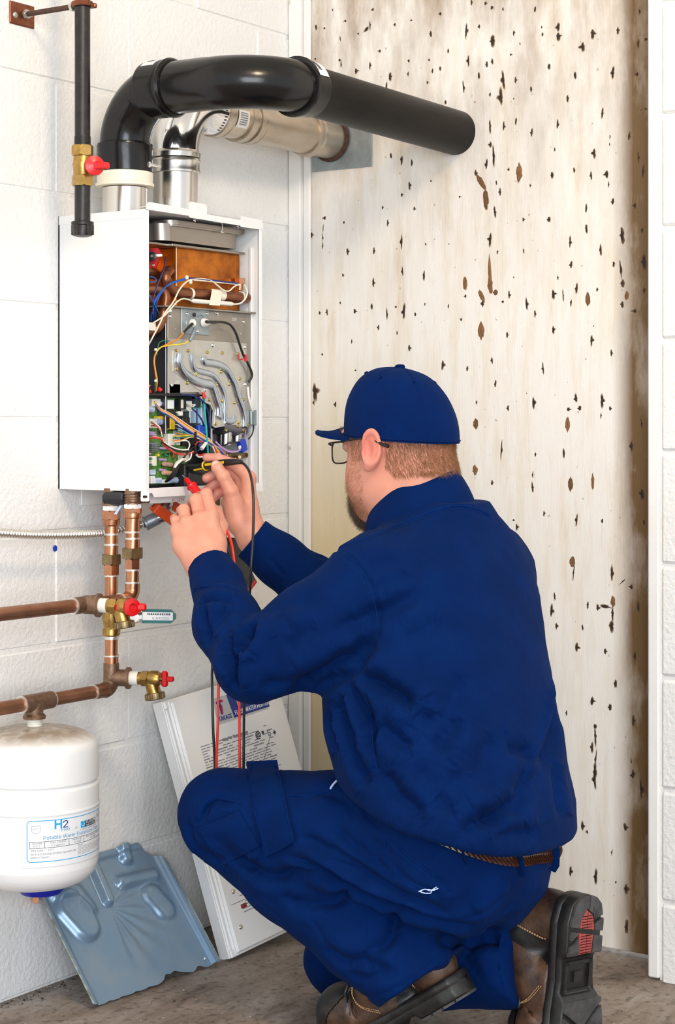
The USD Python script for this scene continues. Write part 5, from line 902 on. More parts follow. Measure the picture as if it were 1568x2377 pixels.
ii, jj = np.nonzero(ok); a = ii * ny + jj; b = a + ny; F = np.concatenate([np.stack([a, b, b + 1], 1), np.stack([a, b + 1, a + 1], 1)])
F = np.concatenate([F, F[:, ::-1] + Nn])
edge_ = {}
for t_ in F[:len(F) // 2]:
    for e in ((t_[0], t_[1]), (t_[1], t_[2]), (t_[2], t_[0])): edge_[e] = 1
F = np.vstack([F] + [np.array([(b_, a_, a_ + Nn), (b_, a_ + Nn, b_ + Nn)]) for (a_, b_) in edge_ if (b_, a_) not in edge_])
mat('plate_blue', (.16, .27, .40), .30, .35, dark=(.22, .30, .38), noise_amt=.2, noise_scale=18)
bpm = trimesh.Trimesh(vs, F, process=False)
if (bpm.face_normals[0] @ pn) < 0: bpm.invert()
mp_ = thing('metal_plate', 'dented blue grey sheet metal plate leaning on wall beneath the white tank', 'metal plate', bl)
part(mp_, 'pressed_sheet', bpm, 'plate_blue', smooth=60)
mat('plate_worn', (.42, .50, .48), .5, .4, dark=(.2, .2, .17), noise_amt=.15, noise_scale=70)
for a_ in (.0, 1.0): part(mp_, 'worn_edge', obox(bp_(a_, .40, .0125), (PHt * .78, .006, .0025), [pv, pu, pn], .0005), 'plate_worn', label='scuffed pale edge')
for a_, b_ in ((.075, .885), (.93, .06), (.44, .985)): part(mp_, 'rivet', screw(bp_(a_, b_, .004 + (.008 if a_ < .1 else 0)), pn, .0032, .002), 'steel_chrome')

# ------------------------------------------------------------------ heater's front cover leaning in the corner
cbl = onZ(523, 2228, .001); cbr_ = onZ(690, 2171, .001); ctl = onY(365, 1632, -.026)
cu = unit(cbr_ - cbl); cvv = ctl - cbl; CHt = np.linalg.norm(cvv); cv_ = unit(cvv - cu * (cvv @ cu) * .0); cu = unit(cu - cv_ * (cu @ cv_)); CWd = .339
cn_ = np.cross(cu, cv_)
if cn_ @ (CAM - cbl) < 0: cn_ = -cn_
def cp_(a, b, h=0): return cbl + cu * a + cv_ * b + cn_ * h
fc = thing('front_cover', 'white sheet metal heater cover with stickers, leaning against wall behind his knee', 'cover panel', cbl)
def cbox(a0, b0, a1, b1, h0, h1, ch=.0015): return obox(cp_((a0 + a1) / 2, (b0 + b1) / 2, (h0 + h1) / 2), (a1 - a0, b1 - b0, abs(h1 - h0)), [cu, cv_, cn_], ch)
part(fc, 'cover_sheet', cbox(.016, .004, CWd - .012, CHt - .004, .010, .022, .004), 'white_enamel')
part(fc, 'cover_edge', cat(cbox(0, 0, .004, CHt, -.014, .012, .001), cbox(.004, .001, .011, CHt, .006, .0135, .002), cbox(.011, .002, .018, CHt - .001, .008, .018, .003)), 'white_enamel')
part(fc, 'cover_edge', cat(cbox(CWd - .004, 0, CWd, CHt, -.014, .012, .001), cbox(CWd - .014, 0, CWd - .003, CHt, .006, .016, .003)), 'white_enamel')
part(fc, 'cover_edge', cbox(.002, CHt - .018, CWd - .002, CHt, -.012, .016, .003), 'white_enamel'); part(fc, 'cover_edge', cbox(.002, 0, CWd - .002, .016, -.012, .017, .002), 'white_enamel')
single('tin_bit', obox(cp_(.012, .004, .008), (.020, .004, .006), [cu, cv_, cn_], .001), 'ink_grey', 'dark chipped bit at the lower left corner of the white leaning cover', 'scrap') if False else None
for a_, b_ in ((.045, .115), (.040, .048)): part(fc, 'screw', screw(cp_(a_, b_, .022), cn_, .0048, .003, 16), 'steel')
for a_, b_, h in ((.045, CHt - .008, .016), (.145, CHt - .006, .016), (.160, .008, .017)): part(fc, 'screw_hole', lathe([(.0028, 0), (.0028, .0004)], cp_(a_, b_, h), cn_, 16), 'ink')
part(fc, 'fold_line', cbox(.030, .092, CWd - .02, .0932, .0215, .0222, .0002), 'ink_grey')
def ct(s, h, a, b, m, w=None, bold=False, hgt=.0224): part(fc, 'lettering', text(s, h, cp_(a, b, hgt), cu, cv_, .0003, bold, width=w), m, smooth=False)
# name sticker
def on_c(px, py): # a point of the picture on the cover's face, in its own coordinates
    d = ray(px, py); t = ((cp_(0, 0, .022) - CAM) @ cn_) / (d @ cn_); q = CAM + d * t - cbl; return q @ cu, q @ cv_
s0 = on_c(503, 1640); s1 = on_c(640, 1655); s2 = on_c(511, 1682)
yb_ = s2[1]; xa_ = s2[0]
part(fc, 'sticker', cbox(xa_ - .004, yb_, xa_ + .150, yb_ + .052, .0218, .0223, .0001), 'label_grey', label='grey name sticker')
xb2 = on_c(545, 1672)[0] + .001
part(fc, 'sticker', extr(Polygon([(xb2, .004), (xb2 - .006, .052), (xa_ + .154, .052), (xa_ + .154, .004)]), .0004, cp_(0, yb_, .0222), cu, cv_), 'ink_navy', label='navy blue name plate')
ct('TAKAGI', .0085, xa_, yb_ + .006, 'ink_navy', xb2 - xa_ - .006, True, .0226)
tm_ = LineString([(xa_ + .006, yb_ + .042), (xa_ + .013, yb_ + .044), (xa_ + .022, yb_ + .043)]).buffer(.0022).union(LineString([(xa_ + .014, yb_ + .043), (xa_ + .013, yb_ + .020)]).buffer(.0026))
part(fc, 'logo_mark', extr(tm_, .0004, cp_(0, 0, .0226), cu, cv_), 'ink_navy'); part(fc, 'logo_mark', extr(LineString([(xa_ + .017, yb_ + .034), (xa_ + .015, yb_ + .020)]).buffer(.0018).union(LineString([(xa_ + .019, yb_ + .0435), (xa_ + .023, yb_ + .0425)]).buffer(.0016)), .0005, cp_(0, 0, .0228), cu, cv_), 'ink_red')
ct('T-K2', .028, xb2 + .010, yb_ + .0205, 'label_white', .092, True, .0226); ct('T-K2', .0255, xb2 + .0115, yb_ + .0218, 'ink_red', .089, True, .0232)
ct('FLASH WATER HEATER', .0085, xb2 + .005, yb_ + .0085, 'label_white', xa_ + .148 - xb2, True, .0226)
rp = on_c(518, 1719); ct('Rating Plate  Plaque Signaletique', .0062, rp[0], rp[1] - .002, 'ink_grey', .075, True)
for px, s in ((597, '@'), (611, '*'), (625, 'S'), (637, '+')):
    q = on_c(px, 1706 - (px - 597) * .18); part(fc, 'lettering', text(s, .0125, cp_(q[0] - .006, q[1] - .006, .0224), cu, cv_, .0003, True), 'ink' if s != 'S' else 'ink_grey', smooth=False)
pa, pb = on_c(455, 1733), on_c(660, 1733); r_ = np.random.default_rng(5)
for k in range(27):
    yk = pa[1] - .004 - k * .0052; segs = []; x = pa[0] + .012
    while x < pa[0] + .215:
        l_ = r_.uniform(.008, .03); g_ = r_.uniform(.0015, .004) + (r_.uniform(.01, .05) if k < 8 and r_.random() < .3 else 0)
        if x + l_ < pa[0] + .225: segs.append(LineString([(x, yk), (x + l_, yk)]).buffer(.00085 if r_.random() < .8 else .0012, cap_style='flat'))
        x += l_ + g_
    part(fc, 'small_print', extr(union_all(segs), .0002, cp_(0, 0, .0222), cu, cv_), 'ink_grey', smooth=False)
q = on_c(560, 2105); part(fc, 'sticker', cbox(q[0], q[1] - .004, q[0] + .016, q[1] + .004, .022, .0224, .0001), 'ink_darkred', label='small dark red sticker')
for k in range(6): part(fc, 'small_print', extr(union_all([LineString([(q[0] + .004 + .012 * j + .012 * (k > 0) * (k < 3), q[1] + .020 - k * .0062), (q[0] + .014 + .012 * j + .012 * (k > 0) * (k < 3), q[1] + .020 - k * .0062)]).buffer(.0008) for j in range(7)]), .0002, cp_(0, 0, .0222), cu, cv_), 'ink_grey', smooth=False)
sc_ = [on_c(*p) for p in ((628, 1708), (620, 1735), (612, 1768))]
part(fc, 'scratch', extr(LineString(sc_).buffer(.0007), .0002, cp_(0, 0, .0223), cu, cv_), 'ink_grey')

# ------------------------------------------------------------------ conduit, strap and meter under the heater
YC = -.070
def Cn(px, py, y=YC): return onY(px, py, y)
fcx = thing('flexible_conduit', 'ribbed grey metal conduit along white wall to the heater underside', 'conduit', Cn(120, 1240))
cpath = spline([Cn(-90, 1232), Cn(0, 1237), Cn(80, 1241), Cn(160, 1241), Cn(245, 1237), Cn(300, 1225, -.085), Cn(338, 1215, -.112)], 60)
L_ = np.concatenate([[0], np.cumsum(np.linalg.norm(np.diff(cpath, axis=0), axis=1))])
s_ = np.arange(0, L_[-1], .0009); cpath = np.stack([np.interp(s_, L_, cpath[:, k]) for k in range(3)], 1)
part(fcx, 'ribbed_sheath', tube(cpath, .0066 + .0016 * np.sin(s_ * 2 * np.pi / .0068), 14), 'steel', smooth=60)
k0, k1 = Cn(336, 1217, -.112), Cn(378, 1196, -.135)
part(fcx, 'connector', cat(rod(k0, k1, .0125, seg=28, ch=.001), lathe([(.008, 0), (.0135, .0005), (.0135, .004), (.0125, .005)], k0, k1 - k0, 28)), 'galvanised', label='grey angled conduit connector')
part(fcx, 'connector', tube(spline([k0 + (k1 - k0) * .7, k1, k1 + V(.006, 0, .012), Cn(386, 1168, -.145), Cn(386, 1150, -.145)], 5), .0125, 28), 'zinc_blue')
om = thing('orange_strap', 'thick orange strap looped under the heater behind his hands', 'strap', Cn(360, 1190, -.19))
YS = -.165
def bar(o, p, q, w, t): d = q - p; n = unit(np.cross(d, FWD)); return obox((p + q) / 2, (np.linalg.norm(d), t, w), axes(d, up=np.cross(FWD, unit(d))) if False else [unit(d), unit(np.cross(np.cross(unit(d), FWD), unit(d))), unit(np.cross(unit(d), FWD))], .0012)
part(om, 'strap_limb', bar(om, Cn(360, 1178, YS), Cn(460, 1248, YS - .01), .0185, .012), 'orange', label='front limb of the orange strap'); part(om, 'strap_limb', bar(om, Cn(458, 1246, YS - .012), onY(528, 1268, -.20), .0150, .006), 'orange'); part(om, 'strap_limb', bar(om, Cn(402, 1173, YS + .04), Cn(452, 1204, YS + .04), .0165, .012), 'orange')
part(om, 'strap_loop', bar(om, Cn(356, 1184, YS + .008), Cn(366, 1176, YS + .030), .016, .006), 'orange')
YM = -.20
mm = thing('multimeter', 'dark grey multimeter hanging behind his wrist, trimmed in red, with black plugs', 'meter', onY(548, 1320, YM))
mc = onY(545, 1312, YM); md = unit(onY(575, 1370, YM) - onY(525, 1262, YM)); ms_ = unit(np.cross(md, V(0, -1, 0)))
part(mm, 'meter_body', obox(mc, (.105, .034, .042), [md, np.cross(ms_, md), ms_], .004), 'meter_grey'); part(mm, 'meter_screen', obox(mc - md * .022 + FWD * -.012 , (.030, .016, .030), [md, np.cross(ms_, md), ms_], .002), 'steel_dark')
part(mm, 'meter_rim', obox(mc + md * .050 + RGT * .004, (.012, .030, .036), [md, np.cross(ms_, md), ms_], .003), 'red_dark', label='red trim of the meter')
plugs = []
for k, (px, py) in enumerate(((556, 1345), (568, 1350))):
    a, b = onY(px + 6, py - 20, YM - .012), onY(px - 8 + k * 4, py + 22, YM - .014); plugs.append(b)
    part(mm, 'plug', tube(np.array([a, (a + b) / 2, b]), [.0048, .0056, .0042], 14), 'lead_black', label='black lead plug')

# grit along the foot of the walls
r_ = np.random.default_rng(9); gr, gd = [], []
for k in range(1100):
    if r_.random() < .62: x, y = r_.uniform(-1.0, 0), -abs(r_.normal(0, .015)) - .004
    else: x, y = r_.uniform(-1.3, -.02), r_.uniform(-1.6, -.02)
    if math.hypot(x + .64, y + .75) < .30: continue
    s = r_.uniform(.0005, .0011) * (1 + 1.6 * r_.random()**6); m = trimesh.creation.icosphere(0, s); m.vertices = m.vertices * [1, 1, .6] + [x, y, s * .45]; (gr if r_.random() < .5 else gd).append(m)
single('floor_grit', cat(*gr), 'debris', 'scattered pale grit and chips on the concrete floor', 'grit', kind='stuff', smooth=False)
single('wall_dirt', cat(*gd), 'debris_dark', 'scattered dark crumbs of dirt along the foot of the walls', 'dirt', kind='stuff', smooth=False)
# ------------------------------------------------------------------ the man: signed-distance shapes meshed with surface nets
def nets(f, lo, hi, h, s=4):
    """Mesh of f(points) = 0 inside the box lo..hi at spacing h (f < 0 inside)."""
    lo, hi = np.asarray(lo, float), np.asarray(hi, float); n = (np.ceil((hi - lo) / (h * s)).astype(int)) * s + 1
    ax = [lo[k] + h * np.arange(n[k]) for k in range(3)]
    def ev(P, c=400000): return np.concatenate([f(P[i:i + c]) for i in range(0, len(P), c)]) if len(P) else np.zeros(0)
    G = np.stack(np.meshgrid(*[a[::s] for a in ax], indexing='ij'), -1); dc = ev(G.reshape(-1, 3)).reshape(G.shape[:3])
    cell = np.abs(dc[:-1, :-1, :-1]) < h * s * 2.6
    mask = np.zeros(n, bool); m = np.repeat(np.repeat(np.repeat(cell, s, 0), s, 1), s, 2); mask[:-1, :-1, :-1] = m
    for k in range(3):
        sh = np.zeros_like(mask); sl = [slice(None)] * 3; sr = [slice(None)] * 3; sl[k] = slice(1, None); sr[k] = slice(None, -1); sh[tuple(sl)] = mask[tuple(sr)]; mask |= sh
    d = np.ones(n, np.float32); d[:-1, :-1, :-1] = np.repeat(np.repeat(np.repeat(dc[:-1, :-1, :-1], s, 0), s, 1), s, 2)
    I = np.argwhere(mask); d[mask] = ev(lo + h * I)
    d[np.abs(d) < 1e-7] = 1e-7
    for k in range(3):
        sl = [slice(None)] * 3; sl[k] = 0; d[tuple(sl)] = np.maximum(d[tuple(sl)], 1e-4); sl[k] = -1; d[tuple(sl)] = np.maximum(d[tuple(sl)], 1e-4)
    sg = d < 0; N = n - 1
    corner = [(a, b, c) for a in (0, 1) for b in (0, 1) for c in (0, 1)]
    at = lambda A, o: A[o[0]:o[0] + N[0], o[1]:o[1] + N[1], o[2]:o[2] + N[2]]
    cnt = sum(at(sg, o).astype(np.int8) for o in corner); act = np.argwhere((cnt > 0) & (cnt < 8))
    D = np.stack([d[tuple((act + o).T)] for o in corner], 1); acc = np.zeros((len(act), 3)); k_ = np.zeros(len(act))
    for i, a in enumerate(corner):
        for j, b in enumerate(corner):
            if j > i and sum(x != y for x, y in zip(a, b)) == 1:
                t = D[:, i] / (D[:, i] - D[:, j] + 1e-30); ok = (D[:, i] < 0) != (D[:, j] < 0)
                p = np.asarray(a) + t[:, None] * (np.asarray(b) - np.asarray(a)); acc[ok] += p[ok]; k_ += ok
    vs = lo + h * (act + acc / k_[:, None]); idx = -np.ones(N, int); idx[tuple(act.T)] = np.arange(len(act)); F = []
    for k in range(3):
        e = [0, 0, 0]; e[k] = 1; u, v = [(1, 2), (2, 0), (0, 1)][k]
        a0 = sg[:n[0] - e[0], :n[1] - e[1], :n[2] - e[2]]; a1 = sg[e[0]:, e[1]:, e[2]:]
        E = np.argwhere(a0 != a1); E = E[(E[:, u] > 0) & (E[:, v] > 0) & (E[:, u] < N[u]) & (E[:, v] < N[v]) & (E[:, k] < N[k])]
        du = np.eye(3, dtype=int)[u]; dv = np.eye(3, dtype=int)[v]
        q = [idx[tuple((E - o).T)] for o in (du + dv, dv, 0 * du, du)]; Q = np.stack(q, 1); fl = sg[tuple(E.T)]
        Q[~fl] = Q[~fl][:, ::-1]; Q = Q[(Q >= 0).all(1)]; F.append(Q)
    F = np.vstack(F); m = trimesh.Trimesh(vs, np.vstack([F[:, [0, 1, 2]], F[:, [0, 2, 3]]]), process=False)
    return m
def smin(a, b, k): h = np.clip(.5 + .5 * (b - a) / k, 0, 1); return b * (1 - h) + a * h - k * h * (1 - h)
def smax(a, b, k): return -smin(-a, -b, k)
def cone(p, a, b, ra, rb):
    a, b = np.asarray(a, float), np.asarray(b, float); t = np.clip(((p - a) @ (b - a)) / ((b - a) @ (b - a)), 0, 1)
    return np.linalg.norm(p - (a + t[:, None] * (b - a)), axis=1) - (ra + (rb - ra) * t)
def chain(p, J, k=.01):
    d = None
    for (a, ra), (b, rb) in zip(J, J[1:]): c = cone(p, a, b, ra, rb); d = c if d is None else smin(d, c, k)
    return d
def ell(p, c, r, R=None):
    q = p - np.asarray(c, float)
    if R is not None: q = q @ np.asarray(R, float).T
    r = np.asarray(r, float); k = np.linalg.norm(q / r, axis=1); k2 = np.linalg.norm(q / r**2, axis=1); return k * (k - 1) / np.maximum(k2, 1e-9)
def loft(p, rows, n=2.3, rot=0.0):
    """rows: (z, cx, cy, a, b) from low to high; a superellipse section at every height."""
    R = np.array(rows, float); z = np.clip(p[:, 2], R[0, 0], R[-1, 0]); g = lambda j: np.interp(z, R[:, 0], R[:, j])
    c, s = math.cos(rot), math.sin(rot); dx, dy = p[:, 0] - g(1), p[:, 1] - g(2); x, y = dx * c + dy * s, -dx * s + dy * c
    a, b = g(3), g(4); k = (np.abs(x / a)**n + np.abs(y / b)**n)**(1 / n); d = (k - 1) * np.minimum(a, b) * .95
    return np.maximum(d, np.abs(p[:, 2] - z) - .0 if False else np.where(p[:, 2] == z, -1, np.abs(p[:, 2] - z)))
def sculpt(m, folds, seed=0):
    """Press folds into a mesh: each (polyline in the picture, width, height) is carried onto the surface and then acts in space."""
    v = np.array(m.vertices); nrm = np.array(trimesh.Trimesh(v, m.faces, process=False).vertex_normals); q = proj(v)
    face = np.nonzero((nrm * (CAM - v)).sum(1) > 0)[0]; T2 = cKDTree(q[face, :2]); disp = np.zeros(len(v))
    for L, w, h, *o in folds:
        L = np.asarray(L, float); L = spline(np.c_[L, np.zeros(len(L))], 8)[:, :2]; P = []
        for a in L:
            i = T2.query_ball_point(a, 7)
            if i: i = face[i]; P.append(v[i[np.argmin(q[i, 2])]])
        if len(P) < 3: continue
        P = np.array(P); dd = np.concatenate([[0], np.cumsum(np.linalg.norm(np.diff(P, axis=0), axis=1))]); n = max(int(dd[-1] / .003), 4); t = np.linspace(0, dd[-1], n)
        P = np.stack([np.interp(t, dd, P[:, k]) for k in range(3)], 1); d, i = cKDTree(P).query(v, distance_upper_bound=w * 5); ok = np.isfinite(d)
        e = t[i[ok]] / dd[-1]; end = o[0] if o else 1; tap = np.ones_like(e) if end == 0 else np.clip(np.minimum(e, 1 - e) * 5, 0, 1)
        x = d[ok] / w
        if h < 0: pr = h * (np.exp(-x**2) - .35 * np.exp(-((x - 2.4) / 1.5)**2))
        else: pr = h * np.exp(-x**2)
        disp[ok] += pr * tap
    m.vertices = v + nrm * disp[:, None]; return m
def patch(m, polys):
    '''Raise the outer face of a mesh inside outlines traced on the surface: (polygon, height, softness in pixels).'''
    v = np.array(m.vertices); n = np.array(trimesh.Trimesh(v, m.faces, process=False).vertex_normals); q = proj(v); face = (n * (CAM - v)).sum(1) > 0; disp = np.zeros(len(v))
    import shapely
    for L, h, soft in polys:
        g = Polygon(L); b = g.bounds; I = np.nonzero(face & (q[:, 0] > b[0] - 9) & (q[:, 0] < b[2] + 9) & (q[:, 1] > b[1] - 9) & (q[:, 1] < b[3] + 9))[0]
        pt = shapely.points(q[I, :2]); d = shapely.distance(pt, g.boundary) * np.where(shapely.contains(g, pt), 1, -1); near = q[I, 2] < np.median(q[I, 2]) + .05
        disp[I] += np.where(near, h / (1 + np.exp(-d / soft * 4)), 0)
    m.vertices = v + n * disp[:, None]; return m
def rough(m, amp, scale, seed=0, oct=2):
    n = np.array(trimesh.Trimesh(m.vertices, m.faces, process=False).vertex_normals); m.vertices = m.vertices + n * (noise(m.vertices, scale, seed, oct) * 2 * amp)[:, None]; return m
def curves(parent, name, S, widths, mat_, label=None):
    path = parent + '/' + numbered(parent, name); base = _base.get(parent, V(0, 0, 0)); c = UsdGeom.BasisCurves.Define(stage, path)
    c.CreateTypeAttr('linear'); P = np.concatenate(S) - base; c.CreatePointsAttr(Vt.Vec3fArray.FromNumpy(P.astype(np.float32)))
    c.CreateCurveVertexCountsAttr(Vt.IntArray([len(s) for s in S])); w = np.concatenate([np.linspace(widths[0], widths[1], len(s)) for s in S])
    c.CreateWidthsAttr(Vt.FloatArray.FromNumpy(w.astype(np.float32))); c.SetWidthsInterpolation('vertex')
    UsdShade.MaterialBindingAPI.Apply(c.GetPrim()).Bind(MAT[mat_]); _keys(c.GetPrim(), label=label, kind='stuff'); return path

hipL, hipR = V(-.672, -.785, .335), V(-.505, -.785, .31)
kneeL, kneeR = atD(517, 1888, 3.105), V(-.520, -.497, .078)
anL, anR = atD(985, 2262, 2.92), V(-.540, -.868, .138)
shL, shR = atD(872, 1352, 2.925), atD(1112, 1330, 3.19)
elL, elR = atD(588, 1542, 2.925), V(-.455, -.505, .640)
wrL, wrR = atD(485, 1312, 3.100), atD(592, 1256, 3.235)
HO = V(-.545, -.620, .974)                                # head: between the ears; local axes forward, left, up
hy_ = math.radians(9.0); HF = V(math.sin(hy_), math.cos(hy_), -.03); HF = unit(HF); HLf = unit(np.cross((0, 0, 1), HF)); HU = np.cross(HF, HLf); HR = np.array([HF, HLf, HU])
hd = lambda x, y, z: HO + x * HF + y * HLf + z * HU
man = thing('person', 'man in navy workwear and cap kneeling at the open water heater holding two probes', 'person', (-.60, -.70, 0))

# ---- skin: one continuous body; head, neck and hands fine, the rest coarse under the clothes
def f_head(p):
    q = (p - HO) @ HR.T; y = np.abs(q[:, 1]); s = np.c_[q[:, 0], y, q[:, 2]]
    d = ell(q, (-.006, 0, .028), (.096, .076, .082))
    d = smin(d, ell(q, (.030, 0, -.020), (.064, .066, .090)), .03)
    d = smin(d, ell(s, (.030, .036, -.058), (.052, .036, .046)), .025)            # full cheeks
    d = smin(d, ell(q, (.018, 0, -.082), (.064, .060, .042)), .03)
    d = smin(d, ell(q, (.070, 0, -.100), (.026, .030, .024)), .02)                # chin
    d = smin(d, ell(q, (.030, 0, -.115), (.050, .045, .026)), .02)                # soft under-chin
    d = smin(d, ell(s, (.078, .030, .024), (.018, .026, .010)), .012)             # brow
    d = smax(d, -ell(s, (.104, .034, .002), (.018, .020, .013)), .010)
    d = smin(d, ell(s, (.084, .034, .001), (.0125, .0145, .0115)), .003)          # eyes
    d = smin(d, cone(q, (.088, 0, .008), (.104, 0, -.026), .007, .0115), .010)
    d = smin(d, ell(s, (.093, .010, -.029), (.010, .008, .007)), .006)
    d = smin(d, ell(q, (.082, 0, -.058), (.011, .022, .006)), .006); d = smin(d, ell(q, (.081, 0, -.069), (.011, .018, .0065)), .004)
    d = smin(d, cone(q, (-.022, 0, -.040), (-.050, 0, -.165), .068, .072), .035)
    d = smin(d, ell(q, (-.068, 0, -.050), (.026, .055, .030)), .03)               # roll at the nape
    # ears
    eR = np.array([[math.cos(.42), math.sin(.42), 0], [-math.sin(.42), math.cos(.42), 0], [0, 0, 1]])
    e = (s - V(-.006, .0845, -.009)) @ eR.T; t = -.04; e = np.c_[e[:, 0] * math.cos(t) - e[:, 2] * math.sin(t), e[:, 1], e[:, 0] * math.sin(t) + e[:, 2] * math.cos(t)]
    ear = ell(e, (-.006, .004, .004), (.0185, .0065, .0315)); ear = smin(ear, ell(e, (-.001, .003, -.024), (.010, .006, .010)), .006)
    k = np.hypot((e[:, 0] + .006) / .0150, (e[:, 2] - .006) / .0265); rim = np.hypot((k - 1) * .017, e[:, 1] - .0085) - .0040
    ear = smin(ear, np.where(e[:, 0] < .009, rim, 1), .003); ear = smax(ear, -ell(e, (-.002, .0125, .004), (.0085, .007, .018)), .004); ear = smin(ear, ell(e, (.008, .006, -.004), (.004, .005, .006)), .003)
    return smin(d, ear, .005)
def W(L): return [(atD(*j[:3]), j[3]) for j in L]
# left hand seen from its back, fingers closing round the red probe
LH_ = dict(idx=W([(492, 1194, 3.138, .0112), (479, 1147, 3.166, .0102), (466, 1153, 3.205, .0090), (468, 1172, 3.212, .0078)]),
           mid=W([(464, 1201, 3.140, .0112), (455, 1160, 3.166, .0106), (447, 1168, 3.205, .0090), (452, 1186, 3.205, .0078)]),
           rng=W([(433, 1212, 3.140, .0106), (427, 1184, 3.160, .0102), (421, 1186, 3.200, .0086), (430, 1204, 3.205, .0076)]),
           pky=W([(411, 1227, 3.140, .0092), (409, 1209, 3.154, .0086), (406, 1204, 3.180, .0076), (416, 1222, 3.190, .0068)]),
           thb=W([(505, 1262, 3.150, .0150), (513, 1222, 3.172, .0125), (503, 1190, 3.192, .0108), (480, 1168, 3.198, .0090)]))
# right hand seen from the thumb side, thumb and forefinger pinching the black probe
RH_ = dict(thb=W([(546, 1182, 3.232, .0205), (536, 1140, 3.222, .0130), (519, 1106, 3.218, .0112), (505, 1086, 3.220, .0100), (501, 1079, 3.222, .0086)]),
           idx=W([(578, 1108, 3.268, .0120), (543, 1078, 3.262, .0102), (506, 1064, 3.262, .0088), (480, 1062, 3.266, .0076)]),
           mid=W([(576, 1122, 3.276, .0118), (533, 1090, 3.280, .0100), (503, 1098, 3.276, .0092), (480, 1110, 3.272, .0084)]),
           rng=W([(566, 1140, 3.282, .0112), (525, 1116, 3.290, .0098), (498, 1122, 3.284, .0090), (477, 1142, 3.276, .0080)]),
           pky=W([(558, 1158, 3.284, .0100), (522, 1138, 3.292, .0088), (506, 1146, 3.286, .0080), (493, 1161, 3.278, .0070)]))
palmL = [W([(490, 1200, 3.136, .0120), (500, 1262, 3.118, .0180), (494, 1312, 3.100, .0265)]), W([(463, 1206, 3.134, .0125), (476, 1262, 3.110, .0180), (481, 1312, 3.100, .0265)]), W([(434, 1216, 3.136, .0122), (458, 1264, 3.112, .0170), (477, 1314, 3.100, .0255)]), W([(413, 1232, 3.140, .0115), (427, 1266, 3.118, .0175), (464, 1316, 3.104, .0250)])]
palmR = [W([(577, 1112, 3.266, .0125), (576, 1172, 3.252, .0165), (588, 1240, 3.236, .0230)]), W([(566, 1130, 3.276, .0130), (566, 1180, 3.260, .0180), (590, 1244, 3.238, .0235)]), W([(556, 1152, 3.280, .0130), (556, 1192, 3.262, .0180), (588, 1246, 3.240, .0225)]), W([(540, 1166, 3.238, .0180), (554, 1208, 3.234, .0215), (586, 1248, 3.234, .0240)])]
def hand(p, fin, palm, arm):
    d = None
    for c in palm:
        e = chain(p, c, .012); d = e if d is None else smin(d, e, .009)
        d = smin(d, np.linalg.norm(p - c[0][0], axis=1) - c[0][1] * 1.12, .004)
    d = smin(d, chain(p, arm, .02), .015)
    fs = None
    for k in ('idx', 'mid', 'rng', 'pky', 'thb'):
        e = chain(p, fin[k], .003)
        for (a, ra) in fin[k][1:-1]: e = smin(e, np.linalg.norm(p - a, axis=1) - ra * 1.02, .003)
        fs = e if fs is None else smin(fs, e, .0012)
    return smin(d, fs, .0045)
armL = [(wrL, .0285), (wrL + (elL - wrL) * .45, .034), (elL, .034)]; armR = [(wrR, .0265), (wrR + (elR - wrR) * .45, .033), (elR, .034)]
fL = lambda p: hand(p, LH_, palmL, armL); fR = lambda p: hand(p, RH_, palmR, armR)
def lim(*A): a = np.array([j[0] for L in A for j in L]); return a.min(0) - .035, a.max(0) + .035
l0_, l1_ = lim(*LH_.values(), armL[:2]); hLm = nets(fL, l0_, l1_, .0016)
l0_, l1_ = lim(*RH_.values(), armR[:2]); hRm = nets(fR, l0_, l1_, .0016)
hdm = nets(f_head, HO - V(.12, .16, .17), HO + V(.12, .14, .14), .0022)
core_ = lambda p: np.minimum.reduce([chain(p, [(elL, .034), (shL, .055), (HO + V(0, -.06, -.20), .055)], .02), chain(p, [(elR, .034), (shR, .055), (HO + V(0, -.06, -.20), .055)], .02), chain(p, [(HO + V(0, -.05, -.10), .066), (V(-.56, -.70, .70), .09), (V(-.59, -.76, .40), .11)], .03),
      chain(p, [(V(-.59, -.77, .38), .10), (hipL, .08), (kneeL, .055), (kneeL + (anL - kneeL) * .7, .045)], .02), chain(p, [(V(-.59, -.77, .38), .10), (hipR, .08), (kneeR, .052), (kneeR + (anR - kneeR) * .7, .045)], .02), cone(p, wrL, elL, .026, .034), cone(p, wrR, elR, .025, .034)])
com = nets(core_, (-1.05, -1.05, .0), (-.15, -.15, .98), .012, 2)
def M_(m): return manifold3d.Manifold(manifold3d.Mesh(np.asarray(m.vertices, np.float32), np.asarray(m.faces, np.uint32)))
try:
    body = M_(hdm) + M_(com) + M_(hLm) + M_(hRm)
    body = tm(body) if body.num_tri() > 20000 else cat(hdm, com, hLm, hRm)
except Exception: body = cat(hdm, com, hLm, hRm)
v = np.array(body.vertices); q = (v - HO) @ HR.T; c0 = np.tile(V(.68, .395, .29), (len(v), 1)); nz = noise(v, 45, 3)[:, None]; c0 *= 1 + V(.12, .24, .24) * nz
def tint(c, r, col, k=1.0, loc=True):
    d = np.linalg.norm(((q if loc else v) - np.asarray(c)) / np.asarray(r), axis=1); w = (k * np.exp(-d**2))[:, None]; return c0 * (1 - w) + np.asarray(col) * w
isH = q[:, 2] > -.22
c0 = np.where(isH[:, None], c0 * V(.97, .74, .69), c0)
c0 = tint((-.010, .092, 0), (.030, .022, .045), (.60, .155, .115), .85); c0 = tint((-.005, .084, -.03), (.014, .02, .012), (.72, .36, .28), .5)
c0 = tint((.075, .045, -.035), (.035, .03, .035), (.66, .26, .20), .5); c0 = tint((-.05, .05, -.10), (.06, .06, .05), (.66, .26, .18), .55)
